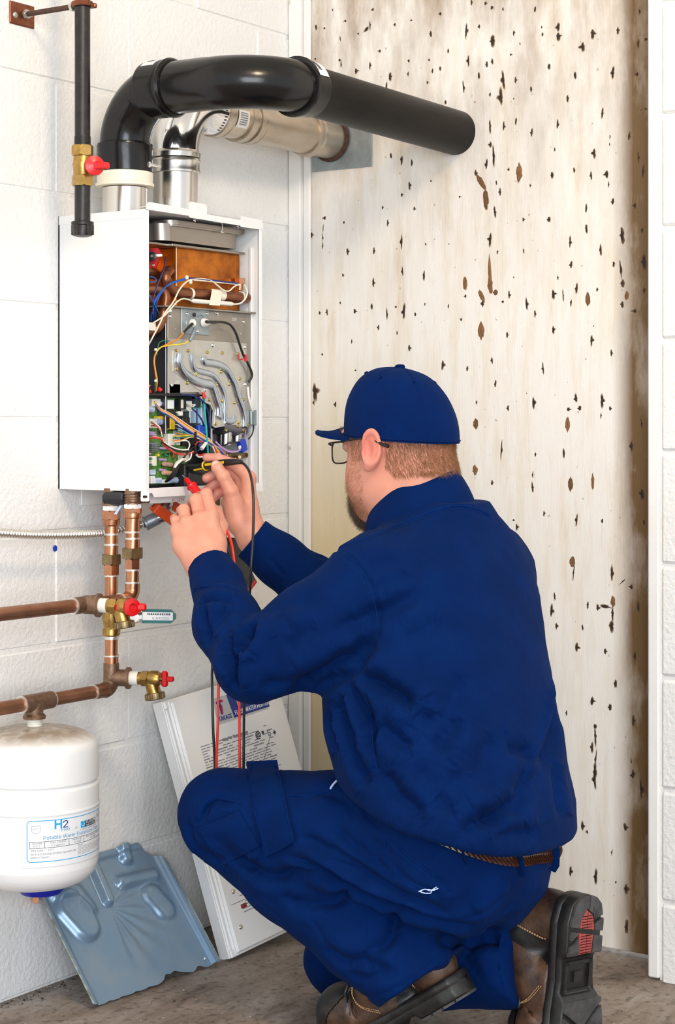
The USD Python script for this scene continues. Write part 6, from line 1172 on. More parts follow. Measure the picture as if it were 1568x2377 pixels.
c0 = tint((.085, .034, .001), (.012, .014, .010), (.5, .42, .38), .5)
for k in ('idx', 'mid', 'rng', 'pky'):
    for a, _ in LH_[k][:2]: c0 = tint(a, (.012,) * 3, (.64, .28, .20), .35, False)
    for a, _ in RH_[k][1:]: c0 = tint(a, (.016,) * 3, (.68, .27, .22), .55, False)
bp_path = part(man, 'body', body, 'skin', col=c0, label='bare skin of head and hands')
# nails on the right hand's thumb and the left forefinger
def nail(c0_, t, nrm, w, l, r0, r1):
    t = unit(t); n = unit(nrm - t * (nrm @ t)); b = np.cross(t, n); vs, f = [], []
    for s in np.linspace(-.5, .5, 8):
        r = r0 + (r1 - r0) * (s + .5) + .0005; ww = w * (1 - max(0, abs(s) - .3) * 1.6)
        for a in np.linspace(-1, 1, 9): th = a * ww / r; vs.append(c0_ + t * (s * l) + r * (math.cos(th) * n + math.sin(th) * b))
    for i in range(7):
        for j in range(8): a_ = i * 9 + j; f += [(a_, a_ + 1, a_ + 10), (a_, a_ + 10, a_ + 9)]
    return trimesh.Trimesh(np.array(vs), np.array(f), process=False)
mat('nail', (.78, .50, .42), .25)
tp3, tp4 = RH_['thb'][3][0], RH_['thb'][4][0]
part(man, 'thumbnail', nail(tp3 + unit(tp4 - tp3) * .0030, tp4 - tp3, CAM - tp3 + V(-.4, -.2, 0), .0070, .0125, .0099, .0090), 'nail', smooth=True)
# ---- trousers
def f_trousers(p):
    pel = loft(p, [(.215, -.60, -.800, .110, .075), (.25, -.603, -.796, .158, .104), (.30, -.604, -.788, .174, .122), (.34, -.603, -.782, .178, .128), (.38, -.601, -.776, .178, .130), (.44, -.598, -.768, .176, .130), (.46, -.598, -.766, .175, .130)], 2.2, 0.0)
    kn = kneeL
    L = chain(p, [(hipL + V(0, 0, -.005), .112), (hipL + (kn - hipL) * .45, .097), (kn, .0765)], .02)
    sh = kn + V(.003, -.004, -.012); an = anL
    L = smin(L, chain(p, [(sh, .074), (sh + (an - sh) * .35, .079), (sh + (an - sh) * .72, .082), (an + (an - sh) * -.02, .086)], .02), .012)
    L = smax(L, (p - (an + unit(an - sh) * .004 + V(0, 0, 0))) @ unit(unit(an - sh) + V(0, .0, -.62)), .004)       # cut off at the hem
    Rr = chain(p, [(hipR, .105), (hipR + (kneeR - hipR) * .5, .092), (kneeR + V(0, 0, .002), .075)], .02)
    e2 = anR + unit(anR - kneeR) * .0
    Rr = smin(Rr, chain(p, [(kneeR, .073), (kneeR + (e2 - kneeR) * .5, .078), (e2, .074)], .02), .012)
    Rr = smax(Rr, (p - (e2 + V(0, .018, 0))) @ unit(unit(e2 - kneeR) + V(.12, 0, .08)), .004)
    return smin(smin(pel, L, .022), Rr, .015)
tr_m = nets(f_trousers, (-.90, -1.02, .0), (-.30, -.22, .475), .0027)
tr_m.vertices[:, 2] = np.maximum(tr_m.vertices[:, 2], .004)
TF = [
 ([(690, 2000), (800, 2050), (900, 2100), (1000, 2140), (1110, 2160)], .009, -.011), ([(650, 1985), (760, 2025), (870, 2080), (985, 2120)], .008, -.007), ([(720, 1975), (840, 2030), (960, 2090), (1060, 2130)], .007, -.006), ([(690, 1935), (790, 1985), (900, 2050)], .007, -.004), ([(760, 1905), (840, 1975), (930, 2050)], .008, -.0035),
 ([(560, 2010), (620, 2030), (700, 2030), (790, 2045)], .009, -.006), ([(640, 2080), (700, 2095), (780, 2085), (830, 2050)], .009, -.005), ([(740, 2200), (800, 2235), (860, 2235), (920, 2260)], .010, -.005), ([(840, 2205), (890, 2190), (915, 2150), (920, 2110)], .010, -.006), ([(800, 2260), (850, 2275), (900, 2255)], .009, -.004),
 ([(1000, 2150), (1050, 2180), (1110, 2180), (1180, 2150)], .012, -.010), ([(1010, 2200), (1080, 2230), (1120, 2260)], .012, -.004), ([(1150, 2150), (1165, 2230), (1170, 2320)], .012, -.004),
 ([(1210, 1990), (1190, 2060), (1120, 2120), (1060, 2145)], .006, -.0025), ([(1180, 2040), (1160, 2090), (1100, 2125)], .02, .004),
 ([(430, 1900), (440, 1950), (470, 2000)], .008, -.004), ([(455, 1975), (490, 1990), (530, 2010)], .008, -.005), ([(500, 1940), (545, 1995), (600, 2015)], .009, -.006),
 ([(790, 1800), (820, 1830), (850, 1890), (900, 1930)], .006, -.003), ([(700, 1830), (780, 1840), (840, 1900)], .01, -.003), ([(930, 2010), (1000, 2060), (1090, 2090)], .02, .003), ([(850, 1950), (930, 2000)], .010, -.003),
 # seams: knee, fly side, hem
 ([(840, 2318), (900, 2305), (960, 2270), (1020, 2222)], .004, -.0016, 0), ([(715, 2120), (735, 2160), (760, 2210)], .004, -.0014), ([(510, 2030), (600, 2100), (700, 2175)], .004, -.0015)]
patch(tr_m, [([(572, 1770), (645, 1768), (660, 1820), (688, 1950), (620, 1986), (588, 1885)], .0045, 4), ([(465, 1915), (560, 1878), (604, 1955), (600, 1990), (525, 2008), (495, 1975)], .0035, 5), ([(455, 1900), (470, 1865), (500, 1848), (560, 1862), (552, 1870), (505, 1858), (480, 1875), (466, 1905)], .0035, 4)])
TF += [([(576, 1775), (592, 1885), (622, 1982)], .0035, -.0016, 0), ([(588, 1772), (604, 1880), (632, 1975)], .003, -.0012, 0), ([(634, 1772), (650, 1830), (676, 1950)], .0035, -.0018, 0), ([(643, 1772), (660, 1830), (686, 1945)], .0035, -.0018, 0), ([(466, 1910), (480, 1872), (505, 1856), (556, 1866)], .006, -.005), ([(470, 1918), (520, 1893), (560, 1880)], .005, -.003),
       ([(893, 1955), (903, 2000), (950, 2045), (1008, 2072)], .004, -.0025, 0), ([(902, 1952), (960, 2005), (1042, 2068)], .004, -.0022, 0), ([(655, 1845), (720, 1846), (768, 1832)], .003, -.0014)]
sculpt(tr_m, [(f[0], f[1], f[2] * (2.0 if abs(f[2]) > .0026 else 1.1), *f[3:]) for f in TF]); rough(tr_m, .0022, 16, 2); rough(tr_m, .0008, 60, 4)
tr_p = part(man, 'trousers', tr_m, 'trouser_navy', smooth=True)
# ---- shirt
DZ = lambda y, D: 1.017 - (y - 975) / FPX * D
rows = [(.315, -.620, -.812, .180, .142), (.36, -.626, -.806, .194, .156), (.40, -.627, -.794, .204, .165), (.45, -.620, -.770, .210, .171), (.515, -.609, -.744, .214, .174), (.58, -.600, -.730, .213, .170), (.65, -.586, -.719, .212, .158), (.72, -.566, -.710, .210, .143), (.775, -.551, -.706, .200, .124), (.82, -.543, -.703, .160, .104), (.855, -.540, -.700, .105, .088), (.88, -.538, -.698, .080, .078)]
def f_shirt(p):
    t = loft(p, rows, 2.25, .0)
    # hem: a sloping cut
    t = smax(t, -(p - V(-.60, -.80, .388)) @ unit(V(.03, -.27, 1.0)), .010)
    L = chain(p, [(shL + V(.03, 0, .0), .085), (shL + V(0, 0, -.006), .080), (shL + (elL - shL) * .5 + V(0, 0, -.018), .081), (elL, .062)], .02)
    c1 = elL + (wrL - elL) * .40 - RGT * .012; wc = wrL + unit(elL - wrL) * .006
    L = smin(L, chain(p, [(elL, .060), (c1, .054), (wrL + (elL - wrL) * .22, .0415), (wc, .0390)], .02), .012)
    R_ = chain(p, [(shR, .086), (shR + (elR - shR) * .5, .072), (elR, .062)], .02)
    wc2 = wrR + unit(elR - wrR) * -.006
    R_ = smin(R_, chain(p, [(elR, .058), (elR + (wrR - elR) * .5, .053), (wrR + (elR - wrR) * .20, .044), (wc2, .041)], .02), .015)
    d = smin(smin(t, L, .022), R_, .05)
    # cut the cuffs and hollow them
    for w_, e_ in ((wc, elL), (wc2, elR)):
        n = unit(w_ - e_); s = (p - w_) @ n; near = np.linalg.norm(p - w_, axis=1) < .09
        d = np.where(near, smax(d, s - .002, .002), d)
        r = np.linalg.norm((p - w_) - s[:, None] * n, axis=1); hole = np.maximum(r - .0345, -(s + .022)); d = np.where(near, smax(d, -hole, .002), d)
    nk = cone(p, HO + V(0, -.042, -.10), HO + V(0, -.06, -.21), .074, .078)
    return smax(d, -nk, .006)
sh_m = nets(f_shirt, (-1.04, -1.08, .30), (-.18, -.22, .905), .0028)
SF = [
 ([(770, 1480), (840, 1440), (890, 1415), (960, 1380), (1000, 1365)], .012, -.005), ([(940, 1480), (985, 1460), (1030, 1430)], .012, -.004), ([(860, 1370), (900, 1350), (960, 1330)], .012, -.003), ([(840, 1315), (900, 1300), (935, 1300)], .012, -.003),
 ([(640, 1640), (700, 1600), (790, 1540), (850, 1490), (880, 1460)], .012, -.010), ([(700, 1615), (780, 1580), (830, 1545), (870, 1490)], .011, -.008), ([(600, 1600), (680, 1585), (760, 1555)], .012, -.004),
 ([(825, 1560), (880, 1585), (940, 1620), (960, 1650)], .010, -.009), ([(960, 1650), (990, 1660), (1010, 1655)], .009, -.005), ([(870, 1680), (900, 1700), (950, 1740)], .011, -.006), ([(930, 1690), (980, 1680), (1010, 1660), (1020, 1640)], .012, -.006),
 ([(800, 1580), (830, 1620), (850, 1680), (858, 1760)], .009, -.009), ([(770, 1620), (790, 1680), (820, 1760), (860, 1830)], .010, -.008), ([(840, 1600), (862, 1660), (866, 1740), (880, 1800)], .005, -.0035), ([(760, 1640), (765, 1690), (785, 1750)], .009, -.006), ([(790, 1600), (800, 1660), (830, 1740)], .010, -.006),
 ([(1080, 1560), (1060, 1620), (1030, 1690), (1000, 1740)], .018, -.007), ([(1010, 1740), (1050, 1700), (1070, 1660)], .012, -.006), ([(1150, 1700), (1130, 1760), (1100, 1830)], .018, -.006), ([(1290, 1530), (1285, 1600), (1265, 1690), (1235, 1780), (1210, 1850)], .008, .005), ([(1300, 1620), (1290, 1700), (1260, 1790)], .016, -.008), ([(1180, 1735), (1215, 1740), (1240, 1745)], .010, -.006), ([(1230, 1790), (1210, 1840), (1190, 1900)], .012, -.007),
 ([(1290, 1760), (1300, 1830), (1310, 1900)], .012, -.006), ([(1110, 1900), (1160, 1880), (1195, 1850)], .010, -.010), ([(1060, 1930), (1120, 1905), (1180, 1900)], .012, -.009), ([(960, 1760), (1000, 1830), (1050, 1880)], .015, -.006), ([(880, 1780), (930, 1850), (990, 1900)], .013, -.007), ([(1050, 1780), (1060, 1840), (1040, 1900)], .015, -.005), ([(1140, 1940), (1200, 1935), (1260, 1930)], .010, -.006),
 # sleeve near the elbow
 ([(535, 1470), (520, 1520), (525, 1560)], .008, -.009), ([(555, 1480), (540, 1530), (548, 1560)], .008, -.008), ([(545, 1480), (570, 1460), (590, 1450)], .007, -.006), ([(530, 1500), (534, 1560), (545, 1610)], .007, -.008), ([(480, 1480), (500, 1440), (540, 1400)], .009, -.004), ([(455, 1395), (480, 1385), (520, 1385), (550, 1395)], .007, -.005), ([(470, 1400), (472, 1450), (480, 1500)], .007, -.006), ([(585, 1440), (570, 1480), (555, 1510)], .008, -.009), ([(640, 1420), (660, 1440), (670, 1470)], .010, -.003), ([(650, 1500), (700, 1470), (730, 1440)], .014, -.004), ([(610, 1410), (690, 1395), (760, 1385)], .015, -.003),
 # seams: cuffs, yoke, armhole, side
 ([(448, 1368), (480, 1362), (520, 1358), (550, 1368)], .0035, -.0020, 0), ([(742, 1288), (800, 1262), (860, 1243), (920, 1220), (980, 1195), (1040, 1176), (1075, 1174), (1110, 1182), (1140, 1196)], .0035, -.0022, 0), ([(800, 1286), (830, 1310), (852, 1345), (868, 1390), (876, 1440), (876, 1470)], .0035, -.0022, 0), ([(615, 1290), (640, 1320), (660, 1345)], .0035, -.0016)]
sculpt(sh_m, [(f[0], f[1], f[2] * ((2.1 if f[0][0][0] < 900 else 1.5) if abs(f[2]) > .0026 else 1.2), *f[3:]) for f in SF]); rough(sh_m, .0022, 9, 1); rough(sh_m, .0010, 40, 3)
shp = part(man, 'shirt', sh_m, 'shirt_navy', smooth=True)
# collar: a folded band round the neck
def band(P0, P1, th, n=96, loops=True, m=5, bulge=.003):
    """A closed band between two closed rings of points, th thick."""
    P0, P1 = np.asarray(P0), np.asarray(P1); c = P0.mean(0); rows_ = []
    for s in np.linspace(0, 1, m):
        r = P0 + (P1 - P0) * s; o = r - c; o[:, 2] = 0; o /= np.linalg.norm(o, axis=1, keepdims=True); rows_.append(r + o * bulge * math.sin(math.pi * s))
    ins = []
    for r in rows_: o = r - c; o[:, 2] = 0; o /= np.linalg.norm(o, axis=1, keepdims=True); ins.append(r - o * th)
    rings = rows_ + ins[::-1]; N = len(P0); vs = np.vstack(rings); K = len(rings); f = []
    for k in range(K):
        for i in range(N):
            a, b = k * N + i, k * N + (i + 1) % N; c2, d2 = ((k + 1) % K) * N + i, ((k + 1) % K) * N + (i + 1) % N; f += [(a, b, d2), (a, d2, c2)]
    m_ = trimesh.Trimesh(vs, np.array(f), process=False); trimesh.repair.fix_normals(m_); return m_
tt = np.linspace(0, 2 * np.pi, 96, endpoint=False)
def nring(cx, cy, cz, a, b, tilt, drop=0): return np.stack([cx + a * np.sin(tt), cy - b * np.cos(tt), cz + tilt * np.cos(tt) + drop * np.cos(tt)**2], 1)   # t = 0 at the back
top_ = nring(-.543, -.650, .898, .078, .072, .036); bot_ = nring(-.541, -.658, .848, .100, .092, .032)
part(man, 'collar', band(bot_, top_, .005), 'shirt_navy', smooth=50)
# ---- belt and its loops, fitted round the trousers
tv = np.array(tr_m.vertices); WC = V(-.602, -.770, 0)
BZ, BT, BR = .3820, .36, -.15
bz_ = lambda x, y: BZ + BT * (y + .775) + BR * (x + .60)
th_ = np.arctan2(tv[:, 0] - WC[0], -(tv[:, 1] - WC[1])); rad_ = np.hypot(tv[:, 0] - WC[0], tv[:, 1] - WC[1]); nb_ = 240; T_ = np.arange(nb_) * 2 * np.pi / nb_; RR = np.zeros(nb_)
zz_ = tv[:, 2] - bz_(tv[:, 0], tv[:, 1]); ker = np.exp(-np.linspace(-2, 2, 15)**2); ker /= ker.sum()
def girth(z0, z1):
    okb = (zz_ > z0) & (zz_ < z1) & (rad_ < .245); R_ = np.zeros(nb_)
    for i, t in enumerate(T_):
        k = np.abs((th_[okb] - t + np.pi) % (2 * np.pi) - np.pi) < .04; R_[i] = rad_[okb][k].max() if k.any() else .15
    R_ = np.max([np.roll(R_, j) for j in range(-4, 5)], axis=0)
    R_ = np.minimum(R_, .012 + .030 * np.clip(np.cos(T_) + .45, 0, 1) + 1 / np.sqrt((np.sin(T_) / .179)**2 + (np.cos(T_) / .131)**2))
    return np.convolve(np.r_[R_[-7:], R_, R_[:7]], ker, 'valid')
RB, RT = girth(-.022, -.008), girth(.004, .020)
def waist(grow, dz):
    R_ = RB + (RT - RB) * np.clip((dz + .0155) / .031, 0, 1); x, y = WC[0] + (R_ + grow) * np.sin(T_), WC[1] - (R_ + grow) * np.cos(T_); return np.stack([x, y, bz_(x, y) + dz], 1)
bel = part(man, 'belt', band(waist(.0040, -.0155), waist(.0040, .0155), .004, m=3, bulge=.001), 'belt_leather', smooth=40, label='braided brown leather belt')
st = []; cen = waist(.0055, 0.0); waist_c = {0: cen, 1: waist(.0050, .0148), -1: waist(.0050, -.0148)}
for i in range(0, nb_, 2):                                               # the braid: slanting strands meeting in a chevron
    for s in (-1, 1):
        a = waist_c[0][i] + V(0, 0, .001 * s); b = waist_c[s][(i + 4) % nb_]; md_ = (a + b) / 2; o = md_ - WC; o[2] = 0; o = unit(o)
        st.append(tube([a - o * .0012, md_ + o * .0008, b - o * .0012], [.0020, .0027, .0020], 6, flat=.6))
part(bel, 'braid', cat(*st), 'belt_leather', smooth=60, kind='stuff')
for px in (1072, 1203, 1284, 760):
    qb = proj(cen); vis = np.nonzero(((cen - V(WC[0], WC[1], .37)) * (CAM - cen)).sum(1) > 0)[0]; i = vis[np.argmin(np.abs(qb[vis, 0] - px))]; o = cen[i] - WC; o[2] = 0; o = unit(o); t_ = unit(np.cross((0, 0, 1), o)); c_ = cen[i] + o * .0030
    up_b = unit(V(0, 0, 1) - t_ * .25)
    part(man, 'belt_loop', tube([c_ + up_b * .028 - o * .006, c_ + up_b * .020 + o * .001, c_ + o * .0025, c_ - up_b * .022 + o * .001, c_ - up_b * .032 - o * .005], .0060, 10, flat=.28, up=t_), 'trouser_navy', smooth=60)
def surf(m, pts, k=8):
    """Depth and normal of the mesh's near side at picture points."""
    v = np.array(m.vertices); n = np.array(trimesh.Trimesh(v, m.faces, process=False).vertex_normals); q = proj(v); F = np.nonzero((n * (CAM - v)).sum(1) > 0)[0]; T2 = cKDTree(q[F, :2]); P, N = [], []
    for a in pts:
        d, i = T2.query(a, k); j = F[i]; ok = q[j, 2] < q[j, 2].min() + .03; w = 1 / (d[ok] + .5)**2; w /= w.sum(); P.append(atD(a[0], a[1], (q[j[ok], 2] * w).sum())); N.append(unit((n[j[ok]] * w[:, None]).sum(0)))
    return np.array(P), np.array(N)
def cloth_flap(m, quad, lift, th=.003, nu=14, nv=30):
    """A stitched-on piece of cloth: a quad traced on the picture, laid on the surface with real thickness."""
    A_, B_, C_, D_ = [np.asarray(c, float) for c in quad]; g = [(A_ * (1 - u) + B_ * u) * (1 - w) + (D_ * (1 - u) + C_ * u) * w for u in np.linspace(0, 1, nu) for w in np.linspace(0, 1, nv)]
    P, N = surf(m, g); P = P.reshape(nu, nv, 3); N = N.reshape(nu, nv, 3)
    for _ in range(3):
        for X in (P, N): X[1:-1, :] = (X[:-2] + 2 * X[1:-1] + X[2:]) / 4; X[:, 1:-1] = (X[:, :-2] + 2 * X[:, 1:-1] + X[:, 2:]) / 4
    N /= np.linalg.norm(N, axis=2, keepdims=True); T_o = (P + N * lift).reshape(-1, 3); B_o = (P + N * (lift - th - .003)).reshape(-1, 3); f = []; M = nu * nv
    for i in range(nu - 1):
        for j in range(nv - 1): a = i * nv + j; f += [(a, a + nv, a + nv + 1), (a, a + nv + 1, a + 1), (M + a, M + a + nv + 1, M + a + nv), (M + a, M + a + 1, M + a + nv + 1)]
    bd = [i * nv for i in range(nu)] + [(nu - 1) * nv + j for j in range(1, nv)] + [i * nv + nv - 1 for i in range(nu - 2, -1, -1)] + list(range(nv - 2, 0, -1))
    for a, b in zip(bd, bd[1:] + bd[:1]): f += [(a, b, b + M), (a, b + M, a + M)]
    r = trimesh.Trimesh(np.vstack([T_o, B_o]), np.array(f), process=False); trimesh.repair.fix_normals(r); return r
def seam(m, name, L, r=.0009, mat_='seam_thread', lift=.0004):
    L = np.asarray(L, float); Q = spline(np.c_[L, np.zeros(len(L))], 10)[:, :2]; P, N = surf(m, Q, 6)
    for _ in range(4): P[1:-1] = (P[:-2] + 2 * P[1:-1] + P[2:]) / 4
    return part(man, name, tube(P + N * lift, r, 6), mat_, smooth=60)
cloth('seam_thread', (.0016, .022, .125), (.0012, .018, .10), 0.0)
part(man, 'pocket_flap', cloth_flap(tr_m, [(572, 1774), (644, 1771), (687, 1950), (619, 1985)], .0050), 'trouser_navy', smooth=50, label='cargo pocket flap on the raised thigh')
part(man, 'knee_pocket', cloth_flap(tr_m, [(461, 1922), (556, 1882), (604, 1962), (521, 2008)], .0042), 'trouser_navy', smooth=50)
for L in ([(582, 1778), (596, 1880), (628, 1978)], [(634, 1775), (650, 1840), (677, 1950)], [(639, 1775), (655, 1840), (682, 1948)]): seam(tr_m, 'stitched_seam', L, .0008, lift=.0058)
for L in ([(893, 1955), (903, 2000), (948, 2045), (1008, 2072)], [(900, 1951), (960, 2005), (1042, 2068)], [(906, 1950), (968, 2003), (1046, 2064)], [(655, 1846), (720, 1847), (768, 1832)], [(985, 2010), (1020, 1985), (1060, 1965)], [(1250, 2060), (1200, 2090), (1160, 2135)]): seam(tr_m, 'stitched_seam', L, .0010)
for L in ([(800, 1264), (830, 1253), (860, 1243), (920, 1220), (980, 1195), (1040, 1176), (1075, 1174), (1110, 1182), (1140, 1196)], [(800, 1286), (830, 1310), (852, 1345), (868, 1390), (876, 1440), (876, 1470)], [(448, 1366), (480, 1360), (520, 1356), (550, 1366)], [(848, 1610), (862, 1660), (866, 1740), (880, 1800)]): seam(sh_m, 'stitched_seam', L, .0009)
mat('thread_pale', (.55, .65, .95), .7)
def on_mesh(m, L, lift=.0015):
    v = np.array(m.vertices); n = np.array(trimesh.Trimesh(v, m.faces, process=False).vertex_normals); q = proj(v); F = np.nonzero((n * (CAM - v)).sum(1) > 0)[0]; T2 = cKDTree(q[F, :2]); P = []
    for a in L:
        i = F[T2.query_ball_point(a, 8)]; j = i[np.argmin(q[i, 2])]; P.append(atD(a[0], a[1], q[j, 2]) + n[j] * lift)
    return np.array(P)
for L in ([(973, 2069), (988, 2064), (1000, 2066), (1014, 2059)], [(975, 2068), (985, 2072), (1000, 2073), (1003, 2066)], [(995, 2063), (1006, 2066), (1018, 2062)]): part(man, 'loose_thread', tube(spline(on_mesh(tr_m, L), 4), .0009, 6), 'thread_pale', label='frayed pale thread on the hip pocket')
for L in ([(768, 1832), (776, 1820), (790, 1810), (806, 1805)], [(770, 1828), (782, 1814), (796, 1806)], [(795, 1806), (806, 1804), (815, 1808)]): part(man, 'frayed_edge', tube(spline(on_mesh(tr_m, L), 4), .0016, 6), 'thread_pale', label='frayed pale edge of the front pocket')
# ---- cap: six panels, button, curved brim with a sticker
def cap_pt(a, e, r=1.0):
    """a: azimuth from the front (positive to the left), e: 0 at the rim .. pi/2 at the top; head-local point."""
    n = 2.35; ce, se = max(math.cos(e), 0)**(2 / n), math.sin(e)**(2 / n); ca, sa = math.cos(a), math.sin(a)
    ex = 2 / 2.15; x = np.sign(ca) * abs(ca)**ex * ce * .1035 * r; y = np.sign(sa) * abs(sa)**ex * ce * .0850 * r
    return x - .004, y, .010 + .10 * x + se * (.122 * r) + .010 * math.cos(a) * math.sin(2 * e) * .6
NA, NE = 96, 26; vs = []
for sgn in (0, 1):
    for i in range(NE):
        e = i / (NE - 1) * math.pi / 2
        for j in range(NA):
            a = 2 * math.pi * j / NA; seam = abs(((a / (math.pi / 3) - .5) + .5) % 1 - .5) * (math.pi / 3); r = 1 - .022 * math.exp(-(seam / .045)**2) * math.cos(e)**.3 - (.022 if sgn else 0)
            vs.append(hd(*cap_pt(a, e, r)))
f = []
for k in (0, 1):
    for i in range(NE - 1):
        for j in range(NA):
            a, b = k * NA * NE + i * NA + j, k * NA * NE + i * NA + (j + 1) % NA; q4 = (a, b, b + NA, a + NA); q4 = q4 if k == 0 else q4[::-1]; f += [(q4[0], q4[1], q4[2]), (q4[0], q4[2], q4[3])]
for j in range(NA): a, b = j, (j + 1) % NA; f += [(b, a, NA * NE + a), (b, NA * NE + a, NA * NE + b)]
cpm = trimesh.Trimesh(np.array(vs), np.array(f), process=False); rough(cpm, .0016, 22, 6)
if cpm.volume < 0: cpm.invert()
cap = part(man, 'cap', cpm, 'cap_navy', smooth=50, label='navy baseball cap')
tc = hd(*cap_pt(0, math.pi / 2)); part(cap, 'cap_button', lathe([(.0085, -.002), (.0090, .002), (.007, .0045), (.003, .0055)], tc, HU, 24), 'cap_navy')
for a in np.arange(6) * math.pi / 3 + math.pi / 6 + .0:
    p = hd(*cap_pt(a + .02, 1.0)); n = unit(p - hd(-.006, 0, .02)); part(cap, 'eyelet', torus(p + n * .0004, n, .0026, .0010, 18, 8), 'cap_navy')
rim_ = np.array([hd(*cap_pt(2 * math.pi * j / 96, .02, 1.004)) for j in range(96)]); part(cap, 'sweatband_edge', tube(np.vstack([rim_, rim_[:1]]), .0014, 6, caps=False), 'cap_navy')
def brim_pt(a, t):  # a: -1..1 across, t: 0 at crown .. 1 at edge
    az = a * 1.12; x0, y0, z0 = cap_pt(az, .03); L = .074 * (1 - abs(a)**2.6 * .93); x = x0 + t * L * (1 + .03 * math.cos(az)); y = y0 * (1 + t * .06)
    return x, y, z0 + .002 - t * .012 * (1 - .2 * abs(a)) - 2.4 * y * y + .012 * math.sin(t * 1.9)
NB, MB_ = 44, 14; vs = [hd(*brim_pt(-1 + 2 * i / (NB - 1), j / (MB_ - 1))) + HU * (0 if k else .0034) for k in (0, 1) for i in range(NB) for j in range(MB_)]; f = []
for k in (0, 1):
    for i in range(NB - 1):
        for j in range(MB_ - 1):
            a = k * NB * MB_ + i * MB_ + j; q4 = (a, a + MB_, a + MB_ + 1, a + 1); q4 = q4[::-1] if k == 0 else q4; f += [(q4[0], q4[1], q4[2]), (q4[0], q4[2], q4[3])]
bd = [(i, 0) for i in range(NB)] + [(NB - 1, j) for j in range(1, MB_)] + [(i, MB_ - 1) for i in range(NB - 2, -1, -1)] + [(0, j) for j in range(MB_ - 2, 0, -1)]
for (i, j), (i2, j2) in zip(bd, bd[1:] + bd[:1]): a, b = i * MB_ + j, i2 * MB_ + j2; f += [(a, b, b + NB * MB_), (a, b + NB * MB_, a + NB * MB_)]
bm = trimesh.Trimesh(np.array(vs), np.array(f), process=False); trimesh.repair.fix_normals(bm)
brm = part(cap, 'brim', bm, 'cap_navy', smooth=50)
for t_ in (.30, .52, .74, .93): part(cap, 'brim_stitching', tube([hd(*brim_pt(a, t_)) + HU * .0036 for a in np.linspace(-.93, .93, 40)], .0006, 5), 'cap_navy')
sv, sf, NR = [], [], 6
for i in range(NR + 1):
    for k in range(30): c, s_k = math.cos(k * math.pi / 15), math.sin(k * math.pi / 15); rr = max(i, .02) / NR; sv.append(hd(*brim_pt(.18 + .42 * c * rr, .57 + .38 * s_k * rr)) + HU * .0042)
for i in range(NR):
    for k in range(30): a, b = i * 30 + k, i * 30 + (k + 1) % 30; sf += [(a, a + 30, b + 30), (a, b + 30, b)]
mat('sticker_silver', (.62, .58, .48), .25, .6)
sm_ = trimesh.Trimesh(np.array(sv), np.array(sf), process=False)
part(cap, 'brim_sticker', sm_, 'sticker_silver', label='round silver sticker on the brim')
# ---- glasses
gl = part(man, 'glasses', cat(*[tube(np.array([hd(.1120 - .004 * abs(y_ - s * .034) / .026 * 0 - .010 * max(0, abs(y_) - .03) / .03, y_, z_) for y_, z_ in [(s * .034 + .026 * np.sign(math.cos(t)) * abs(math.cos(t))**.55, -.010 + .0185 * np.sign(math.sin(t)) * abs(math.sin(t))**.6) for t in np.linspace(0, 2 * math.pi, 49)]]), .0013, 8, caps=False) for s in (-1, 1)], tube(spline([hd(.112, .009, -.002), hd(.115, 0, .001), hd(.112, -.009, -.002)], 5), .0011, 8),
      *[tube(spline([hd(.104, s * .0600, .003), hd(.100, s * .0690, .006), hd(.070, s * .0765, .008), hd(.020, s * .0830, .012), (hd(-.012, s * .0860, .012)), hd(-.030, s * .085, .004), hd(-.048, s * .083, -.002)], 6), [.0016] * 19 + list(np.linspace(.0016, .0030, 18)), 8) for s in (-1, 1)]), 'frame_black', smooth=60, label='thin black rimmed glasses')
MAT['lens'] = usdkit.material(stage, '/World/Looks/lens', {'t': ('transparent_bsdf', {'color': (.97, .98, .97)}), 'g': ('glossy_bsdf', {'roughness': .02}), 'm': ('mix_closure', {'fac': .07})}, [('t.BSDF', 'm.closure1'), ('g.BSDF', 'm.closure2')], surface='m.closure')
for s in (-1, 1):
    P = [(s * .034 + .0255 * np.sign(math.cos(t)) * abs(math.cos(t))**.55, -.010 + .018 * np.sign(math.sin(t)) * abs(math.sin(t))**.6) for t in np.linspace(0, 2 * math.pi, 40, endpoint=False)]
    L_ = trimesh.creation.extrude_polygon(Polygon(P), .0012, engine='earcut'); q = L_.vertices; L_.vertices = np.array([hd(.1120 - .010 * max(0, abs(a) - .03) / .03 + c - .0006, a, b) for a, b, c in q]); part(gl, 'lens', L_, 'lens', smooth=False)
